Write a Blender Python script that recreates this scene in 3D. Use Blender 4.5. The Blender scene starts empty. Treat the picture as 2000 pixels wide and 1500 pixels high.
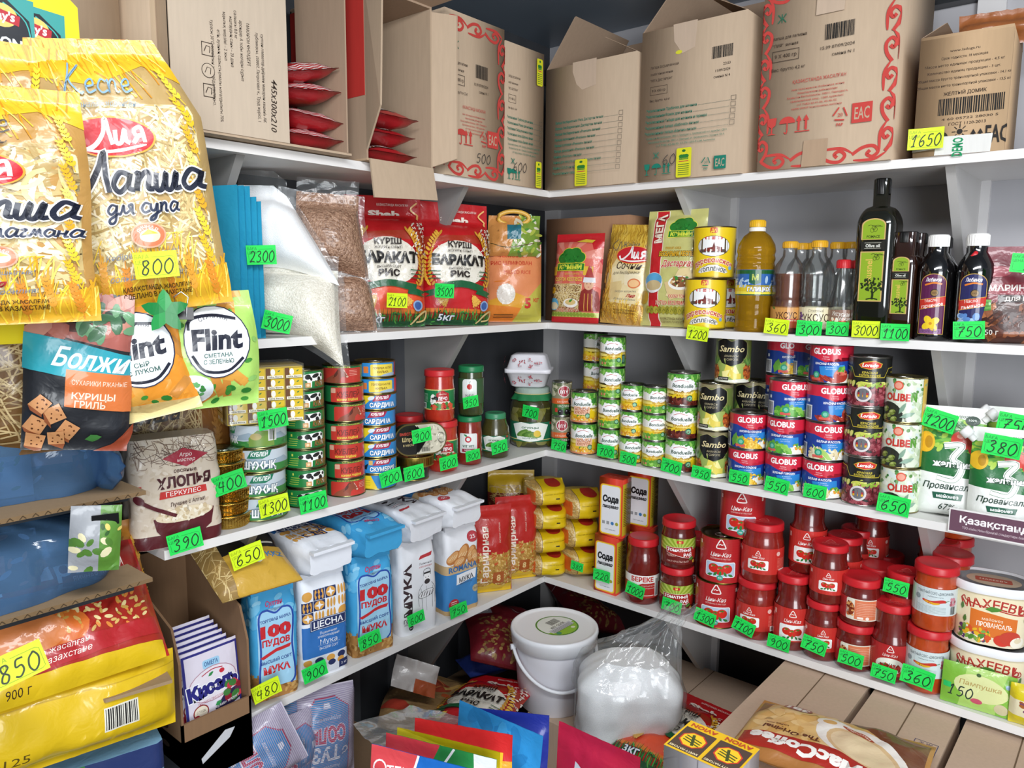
import bpy, bmesh, math, random
from mathutils import Vector, Matrix, noise
PI = math.pi
SC = bpy.context.scene
COL = SC.collection
RND = random.Random(7)

# ---------------------------------------------------------------- camera, world, lights
CAM = Vector((1.197, -1.559, 1.45))
FPX, YAW, PITCH, ROLL = 1490.0, 0.7008, 0.1326, 0.0068
_h = Vector((-math.sin(YAW)*math.cos(PITCH), math.cos(YAW)*math.cos(PITCH), -math.sin(PITCH)))
_r0 = Vector((math.cos(YAW), math.sin(YAW), 0)); _u0 = _r0.cross(_h)
_r = _r0*math.cos(ROLL) + _u0*math.sin(ROLL); _u = -_r0*math.sin(ROLL) + _u0*math.cos(ROLL)
cd = bpy.data.cameras.new('camera'); cd.sensor_width = 36; cd.lens = FPX/2000*36; cd.clip_start = .02
co = bpy.data.objects.new('camera', cd); COL.objects.link(co)
co.matrix_world = Matrix(((_r.x, _u.x, -_h.x, CAM.x), (_r.y, _u.y, -_h.y, CAM.y), (_r.z, _u.z, -_h.z, CAM.z), (0, 0, 0, 1)))
SC.camera = co
vs = SC.view_settings
vs.view_transform = 'Standard'; vs.look = 'None'; vs.gamma = 1; vs.use_curve_mapping = False; vs.exposure = -0.12
SC.cycles.max_bounces = 8; SC.cycles.transparent_max_bounces = 24; SC.cycles.caustics_reflective = False; SC.cycles.caustics_refractive = False
SC.cycles.use_denoising = True; SC.cycles.sample_clamp_indirect = 4.0
w = bpy.data.worlds.new('World'); SC.world = w; w.use_nodes = True
bg = w.node_tree.nodes['Background']; bg.inputs[0].default_value = (.80, .88, 1, 1); bg.inputs[1].default_value = .30

def area(name, loc, target, sx, sy, power, col):
    l = bpy.data.lights.new(name, 'AREA'); l.shape = 'RECTANGLE'; l.size = sx; l.size_y = sy; l.energy = power; l.color = col
    o = bpy.data.objects.new(name, l); COL.objects.link(o); o.location = loc
    o.rotation_euler = (Vector(target)-Vector(loc)).to_track_quat('-Z', 'Y').to_euler()
    return o
area('ceiling_lamp', (1.2, -1.2, 2.11), (.55, -.25, .5), 1.2, .25, 32, (.97, .98, 1))
area('shop_window_light', (2.7, -2.5, 1.4), (.25, -.1, 1.2), 1.3, 1.5, 74, (.93, .97, 1))

# ---------------------------------------------------------------- pixel helpers (a point of the photo onto a plane of the place)
def ray(px, py): return _h + _r*((px-1000)/FPX) - _u*((py-750)/FPX)
def hit(px, py, ax, val):
    d = ray(px, py); return CAM + d*((val-CAM[ax])/d[ax])
def hx(s):
    s = s.lstrip('#')
    if len(s) == 3: s = ''.join(c*2 for c in s)
    o = []
    for i in (0, 2, 4):
        c = int(s[i:i+2], 16)/255
        o.append(c/12.92 if c <= .04045 else ((c+.055)/1.055)**2.4)
    return (o[0], o[1], o[2], 1.0)
_hc = {}
def col(c):
    if isinstance(c, str):
        if c not in _hc: _hc[c] = hx(c)
        return _hc[c]
    return c

# ---------------------------------------------------------------- materials (all procedural, printed colours come from the mesh attribute Col)
M = {}
def mat(name, rough=.5, metal=0, coat=0, spec=.5, bump=0, bscale=60, vary=0, vscale=30, trans=0, ior=1.45, fib=False, sss=0):
    m = bpy.data.materials.new(name); m.use_nodes = True; n = m.node_tree.nodes; l = m.node_tree.links
    b = n['Principled BSDF']; a = n.new('ShaderNodeAttribute'); a.attribute_name = 'Col'
    b.inputs['Roughness'].default_value = rough; b.inputs['Metallic'].default_value = metal
    b.inputs['Coat Weight'].default_value = coat; b.inputs['Coat Roughness'].default_value = .08
    b.inputs['Specular IOR Level'].default_value = spec; b.inputs['IOR'].default_value = ior
    b.inputs['Transmission Weight'].default_value = trans
    tc = n.new('ShaderNodeTexCoord'); src = a.outputs['Color']
    if vary:
        t = n.new('ShaderNodeTexNoise'); t.inputs['Scale'].default_value = vscale; t.inputs['Detail'].default_value = 6
        if fib:
            mp = n.new('ShaderNodeMapping'); mp.inputs['Scale'].default_value = (1, 1, .12); l.new(tc.outputs['Object'], mp.inputs[0]); l.new(mp.outputs[0], t.inputs['Vector'])
        else: l.new(tc.outputs['Object'], t.inputs['Vector'])
        mr = n.new('ShaderNodeMapRange'); mr.inputs[1].default_value = .25; mr.inputs[2].default_value = .75; mr.inputs[3].default_value = 1-vary; mr.inputs[4].default_value = 1+vary*.4
        l.new(t.outputs['Fac'], mr.inputs[0])
        mx = n.new('ShaderNodeVectorMath'); mx.operation = 'SCALE'; l.new(src, mx.inputs[0]); l.new(mr.outputs[0], mx.inputs['Scale']); src = mx.outputs[0]
    l.new(src, b.inputs['Base Color'])
    if bump:
        t = n.new('ShaderNodeTexNoise'); t.inputs['Scale'].default_value = bscale; t.inputs['Detail'].default_value = 3
        t.inputs['Distortion'].default_value = .6
        l.new(tc.outputs['Object'], t.inputs['Vector'])
        bp = n.new('ShaderNodeBump'); bp.inputs['Strength'].default_value = bump; bp.inputs['Distance'].default_value = .004
        l.new(t.outputs['Fac'], bp.inputs['Height']); l.new(bp.outputs[0], b.inputs['Normal'])
        if coat: l.new(bp.outputs[0], b.inputs['Coat Normal'])
    M[name] = m; return m
mat('tin', .32, coat=.35)
mat('film', .36, coat=.3, bump=.45, bscale=34)
mat('paper', .62, bump=.25, bscale=45)
mat('carton', .75, spec=.25, vary=.06, vscale=160, fib=True)
mat('plastic', .35)
mat('matte', .8, spec=.2)
mat('laminate', .42, vary=.05, vscale=14, fib=True)
mat('darkwall', .6, vary=.2, vscale=20, fib=True)
mat('metal', .28, metal=1)
mat('foil', .25, metal=1, bump=.6, bscale=90)
mat('sauce', .25, coat=1, vary=.18, vscale=90)
mat('oil', .06, trans=.75, ior=1.3)
mat('darkglass', .05, coat=1, spec=.8)
mat('tag', .5, vary=.02, vscale=40)

def mat_clear(name, tint, white, gloss, bump, bscale, dc=(.85, .88, .9, 1)):
    m = bpy.data.materials.new(name); m.use_nodes = True; n = m.node_tree.nodes; l = m.node_tree.links
    for x in list(n): n.remove(x)
    out = n.new('ShaderNodeOutputMaterial'); tr = n.new('ShaderNodeBsdfTransparent'); tr.inputs[0].default_value = tint
    gl = n.new('ShaderNodeBsdfGlossy'); gl.inputs['Roughness'].default_value = .12
    df = n.new('ShaderNodeBsdfDiffuse'); df.inputs[0].default_value = dc
    tc = n.new('ShaderNodeTexCoord'); t = n.new('ShaderNodeTexNoise'); t.inputs['Scale'].default_value = bscale; t.inputs['Detail'].default_value = 4; t.inputs['Distortion'].default_value = 1.2
    bp = n.new('ShaderNodeBump'); bp.inputs['Strength'].default_value = bump; bp.inputs['Distance'].default_value = .006
    l.new(tc.outputs['Object'], t.inputs['Vector']); l.new(t.outputs['Fac'], bp.inputs['Height']); l.new(bp.outputs[0], gl.inputs['Normal'])
    fr = n.new('ShaderNodeFresnel'); fr.inputs[0].default_value = 1.45; l.new(bp.outputs[0], fr.inputs['Normal'])
    mu = n.new('ShaderNodeMath'); mu.operation = 'MULTIPLY_ADD'; mu.inputs[1].default_value = gloss; mu.inputs[2].default_value = .03; l.new(fr.outputs[0], mu.inputs[0])
    m1 = n.new('ShaderNodeMixShader'); m1.inputs[0].default_value = white; l.new(tr.outputs[0], m1.inputs[1]); l.new(df.outputs[0], m1.inputs[2])
    m2 = n.new('ShaderNodeMixShader'); l.new(mu.outputs[0], m2.inputs[0]); l.new(m1.outputs[0], m2.inputs[1]); l.new(gl.outputs[0], m2.inputs[2])
    l.new(m2.outputs[0], out.inputs[0]); M[name] = m
mat_clear('glass', (.95, .97, .96, 1), .02, .8, 0, 10)
mat_clear('wrap', (.985, .99, .99, 1), .07, .26, .5, 18)
mat_clear('haze', (.93, .94, .95, 1), .3, .4, .5, 14)
mat_clear('bluefilm', (.36, .54, .80, 1), .32, .35, .6, 12, (.16, .34, .62, 1))

def mat_grain(name, c1, c2, scale, bump, rough=.45, coat=.4):
    m = bpy.data.materials.new(name); m.use_nodes = True; n = m.node_tree.nodes; l = m.node_tree.links; b = n['Principled BSDF']
    tc = n.new('ShaderNodeTexCoord'); v = n.new('ShaderNodeTexVoronoi'); v.inputs['Scale'].default_value = scale
    l.new(tc.outputs['Object'], v.inputs['Vector'])
    cr = n.new('ShaderNodeValToRGB'); cr.color_ramp.elements[0].color = col(c1); cr.color_ramp.elements[1].color = col(c2)
    sp = n.new('ShaderNodeSeparateColor'); l.new(v.outputs['Color'], sp.inputs[0]); l.new(sp.outputs[0], cr.inputs[0]); l.new(cr.outputs[0], b.inputs['Base Color'])
    bp = n.new('ShaderNodeBump'); bp.inputs['Strength'].default_value = bump; bp.inputs['Distance'].default_value = .002; bp.invert = True
    l.new(v.outputs['Distance'], bp.inputs['Height']); l.new(bp.outputs[0], b.inputs['Normal'])
    b.inputs['Roughness'].default_value = rough; b.inputs['Coat Weight'].default_value = coat; b.inputs['Coat Roughness'].default_value = .12
    # the plastic over the grain: coarse folds on the coat
    t = n.new('ShaderNodeTexNoise'); t.inputs['Scale'].default_value = 20; t.inputs['Detail'].default_value = 3; t.inputs['Distortion'].default_value = 1
    b2 = n.new('ShaderNodeBump'); b2.inputs['Strength'].default_value = .6; b2.inputs['Distance'].default_value = .006
    l.new(tc.outputs['Object'], t.inputs['Vector']); l.new(t.outputs['Fac'], b2.inputs['Height']); l.new(b2.outputs[0], b.inputs['Coat Normal'])
    M[name] = m
mat_grain('sugar', '#f2f4f6', '#fcfdfe', 700, .35, coat=.2)
mat_grain('rice', '#d8d2c2', '#efeadd', 330, .5)
mat_grain('buckwheat', '#7d5c48', '#b08c74', 260, .9)

# ---------------------------------------------------------------- mesh collector
class G:
    def __init__(s): s.v = []; s.f = []; s.c = []; s.m = []; s.s = []; s.n = {}
    def add(s, vs, fs, c, mi=0, sm=True):
        b = len(s.v); s.v.extend(vs); c = col(c)
        for f in fs:
            s.f.append(tuple(i+b for i in f)); s.c.append(c); s.m.append(mi); s.s.append(sm)
    def grid(s, rows, c, mi=0, sm=True, wrap=False):
        n = len(rows[0]); vs = [p for r in rows for p in r]; fs = []
        for i in range(len(rows)-1):
            for j in range(n if wrap else n-1):
                k = (j+1) % n; fs.append((i*n+j, i*n+k, (i+1)*n+k, (i+1)*n+j))
        s.add(vs, fs, c, mi, sm)
    def lathe(s, prof, c, seg=40, mi=0, sm=True, cx=0, cy=0, cap=True):
        rows = [[(cx+r*math.sin(2*PI*j/seg), cy-r*math.cos(2*PI*j/seg), z) for j in range(seg)] for r, z in prof]
        s.grid(rows, c, mi, sm, True)
        if cap:
            for r, flip in ((rows[0], True), (rows[-1], False)):
                if abs(r[0][1]-cy) > 1e-5: s.add(r, [tuple(range(seg))[::-1] if flip else tuple(range(seg))], c, mi, False)
    def box(s, x0, x1, y0, y1, z0, z1, c, mi=0, cf=None):
        v = [(x, y, z) for z in (z0, z1) for y in (y0, y1) for x in (x0, x1)]
        fs = dict(b=(0, 2, 3, 1), t=(4, 5, 7, 6), f=(0, 1, 5, 4), k=(3, 2, 6, 7), l=(2, 0, 4, 6), r=(1, 3, 7, 5))
        for k, f in fs.items(): s.add([v[i] for i in f], [(0, 1, 2, 3)], (cf or {}).get(k, c), mi, False)
    def slab(s, pts, t, c, mi=0):
        """a closed panel: 3-D outline extruded by vector t"""
        n = len(pts); a = [Vector(p) for p in pts]; b = [p+Vector(t) for p in a]
        nn = Vector((0, 0, 0))
        for i in range(n): nn += (a[i]).cross(a[(i+1) % n])
        fl = nn.dot(Vector(t)) > 0
        A = tuple(range(n)); B = tuple(range(n, 2*n))
        s.add(a+b, [A[::-1] if fl else A, B if fl else B[::-1]] + [((i, (i+1) % n, n+(i+1) % n, n+i) if fl else ((i+1) % n, i, n+i, n+(i+1) % n)) for i in range(n)], c, mi, False)
    def tube(s, pts, r, c, seg=8, mi=0, rr=None):
        pts = [Vector(p) for p in pts]; rows = []; up = Vector((0, 0, 1))
        for i, p in enumerate(pts):
            d = (pts[min(i+1, len(pts)-1)]-pts[max(i-1, 0)]).normalized()
            a = d.cross(up if abs(d.z) < .95 else Vector((1, 0, 0))).normalized(); b = d.cross(a)
            q = rr[i] if rr else r
            rows.append([tuple(p+(a*math.cos(2*PI*j/seg)+b*math.sin(2*PI*j/seg))*q) for j in range(seg)])
        s.grid(rows, c, mi, True, True); s.add(rows[0], [tuple(range(seg))], c, mi, False); s.add(rows[-1], [tuple(range(seg))[::-1]], c, mi, False)
    def map(s, fn, start=0):
        for i in range(start, len(s.v)): s.v[i] = tuple(fn(Vector(s.v[i])))
        s.n = {}
    def build(s, name, *mats):
        me = bpy.data.meshes.new(name); me.from_pydata([tuple(p) for p in s.v], [], s.f)
        for k in mats: me.materials.append(M[k])
        me.polygons.foreach_set('material_index', s.m); me.polygons.foreach_set('use_smooth', s.s)
        a = me.color_attributes.new('Col', 'FLOAT_COLOR', 'CORNER'); d = []
        for f, c in zip(s.f, s.c): d.extend(tuple(c)*len(f))
        a.data.foreach_set('color', d); me.update()
        if s.n:
            z = (0, 0, 0); me.normals_split_custom_set_from_vertices([s.n.get(i, z) for i in range(len(s.v))])
        return me

# ---------------------------------------------------------------- printed artwork: flat shapes in (u, v) metres, later laid onto a surface
_tc = {}
def glyphs(t, b=0, sh=0):
    k = (t, b, sh)
    if k not in _tc:
        c = bpy.data.curves.new('t', 'FONT'); c.body = t; c.size = 1; c.offset = b; c.shear = sh; c.resolution_u = 2; c.dimensions = '2D'; c.fill_mode = 'FRONT'
        o = bpy.data.objects.new('t', c); COL.objects.link(o)
        ev = o.evaluated_get(bpy.context.evaluated_depsgraph_get()); me = ev.to_mesh()
        vs = [(v.co.x, v.co.y) for v in me.vertices]; fs = [tuple(p.vertices) for p in me.polygons]
        ev.to_mesh_clear(); bpy.data.objects.remove(o); bpy.data.curves.remove(c)
        x0 = min(v[0] for v in vs); x1 = max(v[0] for v in vs)
        _tc[k] = ([((x-(x0+x1)/2), y-.364) for x, y in vs], fs, x1-x0)
    return _tc[k]
def smooth(pts, n=6):
    out = []; P = [pts[0]]+list(pts)+[pts[-1]]
    for i in range(1, len(P)-2):
        a, b, c, d = P[i-1:i+3]
        for k in range(n):
            t = k/n
            out.append(tuple(.5*(2*b[j]+(c[j]-a[j])*t+(2*a[j]-5*b[j]+4*c[j]-d[j])*t*t+(3*b[j]-a[j]-3*c[j]+d[j])*t**3) for j in (0, 1)))
    out.append(tuple(pts[-1])); return out
DIG = {'0': [[(.5, 1), (.15, .75), (.1, .3), (.4, 0), (.75, .2), (.85, .65), (.55, 1), (.4, .95)]],
 '1': [[(.1, .62), (.5, 1), (.42, .5), (.38, .02)], [(.1, .02), (.62, .04)]],
 '2': [[(.12, .78), (.4, 1), (.75, .82), (.6, .45), (.1, .02), (.45, .08), (.85, .02)]],
 '3': [[(.15, .9), (.5, 1), (.72, .8), (.35, .56), (.72, .4), (.68, .1), (.3, 0), (.1, .12)]],
 '4': [[(.3, .95), (.12, .5), (.8, .48)], [(.68, .9), (.55, 0)]],
 '5': [[(.8, .98), (.3, .96), (.22, .58), (.62, .6), (.75, .3), (.45, .02), (.1, .1)]],
 '6': [[(.72, .98), (.3, .7), (.12, .3), (.4, 0), (.75, .2), (.6, .48), (.2, .36)]],
 '7': [[(.12, .92), (.85, .96), (.5, .5), (.35, 0)], [(.25, .48), (.75, .52)]],
 '8': [[(.6, .95), (.25, .9), (.3, .6), (.72, .35), (.55, .02), (.2, .1), (.3, .42), (.72, .75), (.6, .95)]],
 '9': [[(.75, .8), (.45, 1), (.15, .75), (.4, .52), (.75, .75), (.68, .3), (.4, 0)]]}
class Art:
    def __init__(s): s.e = []; s.z = 0
    def _a(s, vs, fs, c): s.e.append((vs, fs, col(c), s.z)); s.z += 1
    def P(s, pts, c): s._a(list(pts), [tuple(range(len(pts)))], c); return s
    def R(s, u0, v0, u1, v1, c): return s.P([(u0, v0), (u1, v0), (u1, v1), (u0, v1)], c)
    def E(s, cx, cy, rx, ry, c, rot=0, n=22):
        k, q = math.cos(rot), math.sin(rot)
        return s.P([(cx+rx*math.cos(a)*k-ry*math.sin(a)*q, cy+rx*math.cos(a)*q+ry*math.sin(a)*k) for a in (2*PI*i/n for i in range(n))], c)
    def RR(s, u0, v0, u1, v1, r, c):
        p = []
        for (x, y, a0) in ((u1-r, v0+r, -PI/2), (u1-r, v1-r, 0), (u0+r, v1-r, PI/2), (u0+r, v0+r, PI)):
            p += [(x+r*math.cos(a0+k*PI/8), y+r*math.sin(a0+k*PI/8)) for k in range(5)]
        return s.P(p, c)
    def T(s, t, cx, cy, h, c, w=0, b=0, sh=0, rot=0, al=0, oc=None, ob=.05):
        """text of cap height h; w squeezes or stretches to a width; al -1 left 1 right; oc outline colour"""
        if oc is not None: s.T(t, cx, cy, h, oc, w*1.03, b+ob, sh, rot, al)
        vs, fs, tw = glyphs(t, b, sh); sy = h/.728; sx = w/tw if w else sy
        dx = -al*tw*sx/2; k, q = math.cos(rot), math.sin(rot)
        s._a([(cx+(x*sx+dx)*k-y*sy*q, cy+(x*sx+dx)*q+y*sy*k) for x, y in vs], fs, c); return s
    def arcT(s, t, cx, cy, R, h, c, b=0, a0=0, sp=1.0, oc=None):
        """letters along an arc of radius R (above the centre when R > 0)"""
        ws = [glyphs(ch, b)[2]*h/.728+h*.18*sp if ch != ' ' else h*.5 for ch in t]; tot = sum(ws); x = -tot/2
        for ch, wd in zip(t, ws):
            a = (x+wd/2)/R+a0; x += wd
            if ch != ' ': s.T(ch, cx+R*math.sin(a), cy+R*math.cos(a), h, c, b=b, rot=-a, oc=oc)
        return s
    def K(s, pts, wd, c, sm=6, taper=False):
        p = smooth(pts, sm) if sm else list(pts); n = len(p); L = []; Rr = []
        for i in range(n):
            a = p[max(i-1, 0)]; b = p[min(i+1, n-1)]; dx, dy = b[0]-a[0], b[1]-a[1]; l = math.hypot(dx, dy) or 1
            k = wd/2*(math.sin(PI*(i+.6)/(n+.2))**.5 if taper else 1)
            L.append((p[i][0]-dy/l*k, p[i][1]+dx/l*k)); Rr.append((p[i][0]+dy/l*k, p[i][1]-dx/l*k))
        s._a(L+Rr, [(n+i, n+i+1, i+1, i) for i in range(n-1)], c); return s
    def hand(s, t, cx, cy, h, c, wd, wid=.62, sl=.15):
        x = cx-len(t)*h*wid/2
        for ch in t:
            for st in DIG.get(ch, []):
                s.K([(x+(q[0]*wid*.95+q[1]*sl)*h, cy+(q[1]-.5)*h) for q in st], wd, c, 5)
            x += h*wid*1.02
        return s
    def bar(s, u0, v0, u1, v1, c='#222', bgc=None, n=16, seed=1):
        if bgc: s.R(u0-.002, v0-.002, u1+.002, v1+.002, bgc)
        r = random.Random(seed); x = u0; z = s.z
        while x < u1:
            k = (u1-u0)/n*r.uniform(.25, .8); s.z = z; s.R(x, v0, min(x+k, u1), v1, c); x += k+(u1-u0)/n*r.uniform(.25, .6)
        return s
    def scat(s, n, box, size, cols, seed=1, asp=1.0, mask=None, shape=None, jit=1.0):
        r = random.Random(seed); z = s.z; u0, v0, u1, v1 = box
        for i in range(n):
            x, y = r.uniform(u0, u1), r.uniform(v0, v1)
            if mask and not mask(x, y): continue
            s.z = z+i % 24; k = size*r.uniform(.75, 1.25); a = r.uniform(-PI, PI)*jit
            s.E(x, y, k, k*asp, r.choice(cols), a, 9)
        s.z = z+25; return s
    def noodle(s, n, box, ln, wd, cols, seed=1, curl=1.2, mask=None, dirn=None):
        r = random.Random(seed); z = s.z; u0, v0, u1, v1 = box
        for i in range(n):
            x, y = r.uniform(u0, u1), r.uniform(v0, v1)
            if mask and not mask(x, y): continue
            a = r.uniform(0, 2*PI) if dirn is None else dirn+r.gauss(0, .22); da = r.uniform(-curl, curl)/5; p = []
            for k in range(6):
                p.append((min(max(x, u0), u1), min(max(y, v0), v1))); x += math.cos(a)*ln/5; y += math.sin(a)*ln/5; a += da
            s.z = z+i % 30; s.K(p, wd*r.uniform(.7, 1.2), r.choice(cols), 0)
        s.z = z+31; return s
    def ear(s, x, y, ln, ang, c, wd=.004, n=7):
        z = s.z; dx, dy = math.cos(ang), math.sin(ang); s.K([(x, y), (x+dx*ln*1.1, y+dy*ln*1.1)], wd*.25, c, 0)
        for i in range(n):
            for sg in (-1, 1):
                s.z = z+1; t = ln*(.25+.75*i/n); s.E(x+dx*t-dy*sg*wd*.55, y+dy*t+dx*sg*wd*.55, wd, wd*.42, c, ang+sg*.45, 8)
        s.z = z+2; return s
    def onto(s, g, S, us, vs, mi=0, off=.0003, step=4e-5, box=None):
        """cut along the grid lines us, vs of the surface, then bend onto it"""
        bm = bmesh.new(); lay = bm.faces.layers.int.new('c')
        cols = []; ci = {}
        for vv, fs, c, z in s.e:
            if c not in ci: ci[c] = len(cols); cols.append(c)
            b = [bm.verts.new((x, y, off+z*step)) for x, y in vv]
            for f in fs:
                try: q = bm.faces.new([b[i] for i in f]); q[lay] = ci[c]
                except ValueError: pass
        big = [f for f in bm.faces if len(f.verts) > 4]
        if big: bmesh.ops.triangulate(bm, faces=big)
        if not bm.verts: bm.free(); return
        x0 = min(v.co.x for v in bm.verts); x1 = max(v.co.x for v in bm.verts); y0 = min(v.co.y for v in bm.verts); y1 = max(v.co.y for v in bm.verts)
        def cut(p, nrm, ci=False, co=False):
            bmesh.ops.bisect_plane(bm, geom=bm.verts[:]+bm.edges[:]+bm.faces[:], plane_co=p, plane_no=nrm, dist=1e-7, clear_inner=ci, clear_outer=co)
        if box:
            cut((box[0], 0, 0), (1, 0, 0), True); cut((box[2], 0, 0), (1, 0, 0), False, True); cut((0, box[1], 0), (0, 1, 0), True); cut((0, box[3], 0), (0, 1, 0), False, True)
        for u in us:
            if x0 < u < x1: cut((u, 0, 0), (1, 0, 0))
        for v in vs:
            if y0 < v < y1: cut((0, v, 0), (0, 1, 0))
        if hasattr(S, 'tab'):
            du, dv = us[1]-us[0], vs[1]-vs[0]
            for k in range(-len(vs), len(us)):
                a_, b_ = (x0-us[0])/du-(y1-vs[0])/dv, (x1-us[0])/du-(y0-vs[0])/dv
                if a_ < k < b_: cut((us[0]+k*du, vs[0], 0), (1/du, -1/dv, 0))
        bm.normal_update(); bm.verts.index_update()
        vv = [S(v.co.x, v.co.y, v.co.z) for v in bm.verts]
        base = len(g.v); g.v.extend(vv); sm = hasattr(S, 'nrm')
        if sm:
            for i, v in enumerate(bm.verts): g.n[base+i] = S.nrm(v.co.x, v.co.y)
        for f in bm.faces:
            ix = [v.index+base for v in f.verts]
            if f.normal.z < 0: ix.reverse()
            g.f.append(tuple(ix)); g.c.append(cols[f[lay]]); g.m.append(mi); g.s.append(sm)
        bm.free()

# ---------------------------------------------------------------- surfaces
class Tab:
    """a wrinkled surface sampled once on its own grid, so that every printed layer follows the very same facets"""
    def __init__(s, pts, us, vs, off):
        s.tab, s.us_, s.vs_, s.off = pts, us, vs, off; nv, nu = len(vs), len(us)
        P = [[Vector(p) for p in r] for r in pts]; s.P = P; s.N = []
        for i in range(nv):
            s.N.append([(P[i][min(j+1, nu-1)]-P[i][max(j-1, 0)]).cross(P[min(i+1, nv-1)][j]-P[max(i-1, 0)][j]).normalized() for j in range(nu)])
    def _w(s, u, v):
        a = (u-s.us_[0])/(s.us_[1]-s.us_[0]); b = (v-s.vs_[0])/(s.vs_[1]-s.vs_[0])
        j = min(max(int(a), 0), len(s.us_)-2); i = min(max(int(b), 0), len(s.vs_)-2); return i, j, a-j, b-i
    def _mix(s, A, u, v):
        i, j, a, b = s._w(u, v)
        if a >= b: return A[i][j]*(1-a)+A[i][j+1]*(a-b)+A[i+1][j+1]*b
        return A[i][j]*(1-b)+A[i+1][j]*(b-a)+A[i+1][j+1]*a
    def __call__(s, u, v, o=0): return tuple(s._mix(s.P, u, v)+s._mix(s.N, u, v)*o)
    def nrm(s, u, v): return tuple(s._mix(s.N, u, v).normalized())
    def fill(s, g, c, mi=0, wrap=False):
        n = len(s.us_)-(1 if wrap else 0); m = len(s.vs_); vs = [tuple(p) for r in s.P for p in r[:n]]; fs = []
        for i in range(m-1):
            for j in range(n if wrap else n-1):
                k = (j+1) % n; a, b, cc, d = i*n+j, i*n+k, (i+1)*n+k, (i+1)*n+j; fs += [(a, b, cc), (a, cc, d)]
        g.add(vs, fs, c, mi, True)
class Peri:
    """upright body: rounded-rectangle cross-section w x d (corner radius r), profile prof(v) -> (kx, ky, dx, dy); u runs round it from the middle of the front"""
    def __init__(s, w, d, r, h, prof=None, wr=0, seed=0, wf=25):
        s.w, s.d, s.h, s.prof, s.wr, s.seed, s.wf = w, d, h, prof, wr, seed, wf
        r = min(r, w/2, d/2); s.r = r; a, b = w/2-r, d/2-r
        s.L = 4*a+4*b+2*PI*r; s.a, s.b = a, b
    def path(s, u):
        r, a, b = s.r, s.a, s.b; sg = 1 if u >= 0 else -1; u = abs(u) % s.L
        q = PI*r/2
        if u <= a: x, y, nx, ny = u, -b-r, 0, -1
        elif u <= a+q: t = (u-a)/r; nx, ny = math.sin(t), -math.cos(t); x, y = a+r*nx, -b+r*ny
        elif u <= a+q+2*b: x, y, nx, ny = a+r, -b+(u-a-q), 1, 0
        elif u <= a+2*q+2*b: t = (u-a-q-2*b)/r; nx, ny = math.cos(t), math.sin(t); x, y = a+r*nx, b+r*ny
        elif u <= 3*a+2*q+2*b: x, y, nx, ny = a-(u-a-2*q-2*b), b+r, 0, 1
        else:
            x, y, nx, ny = s.path(u-s.L); return x*sg, y, nx*sg, ny
        return x*sg, y, nx*sg, ny
    def __call__(s, u, v, o=0):
        x, y, nx, ny = s.path(u); kx, ky, dx, dy = s.prof(v) if s.prof else (1, 1, 0, 0)
        if s.wr:
            q = Vector((x*s.wf, y*s.wf, v*s.wf*.8+s.seed*7.3)); o += s.wr*(noise.noise(q)+.5*noise.noise(q*2.3))
        return (x*kx+nx*o+dx, y*ky+ny*o+dy, v)
    def nrm(s, u, v): x, y, nx, ny = s.path(u); return (nx, ny, 0)
    def us(s, step=.006):
        if s.r < .002:  # sharp box: corners and a middle line
            a, b = s.w/2, s.d/2; out = [-a-2*b-a, -a-2*b, -a, 0, a, a+2*b]
            k = max(1, int(s.w/.03)) if s.wr or s.prof else 1
            return sorted(set([-s.L/2, s.L/2]+[-a+2*a*i/k for i in range(k+1)]+[x+sg*2*b*i/k for x, sg in ((a, 1), (-a, -1)) for i in range(k+1)]))
        n = max(24, int(s.L/step)); return [-s.L/2+s.L*i/n for i in range(n+1)]
    def body(s, g, c, vs, mi=0, us=None, caps=True, cap_c=None):
        us = us or s.us(); rows = [[s(u, v) for u in us[:-1]] for v in vs]
        if s.wr: s.t_ = Tab([[s(u, v) for u in us] for v in vs], us, vs, 0); s.t_.fill(g, c, mi, True)
        else: g.grid(rows, c, mi, s.r >= .002, True)
        if caps:
            n = len(rows[0])
            for r, fl in ((rows[0], True), (rows[-1], False)):
                cx = sum(p[0] for p in r)/n; cy = sum(p[1] for p in r)/n; z = r[0][2]
                mid = [((p[0]+cx)/2, (p[1]+cy)/2, z) for p in r]
                fs = []
                for i in range(n):
                    k = (i+1) % n; fs += [(i, k, n+k, n+i), (n+i, n+k, 2*n)]
                if fl: fs = [f[::-1] for f in fs]
                g.add(r+mid+[(cx, cy, z)], fs, cap_c or c, mi, False)
        return us
def lin(a, b, n): return [a+(b-a)*i/n for i in range(n+1)]

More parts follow.
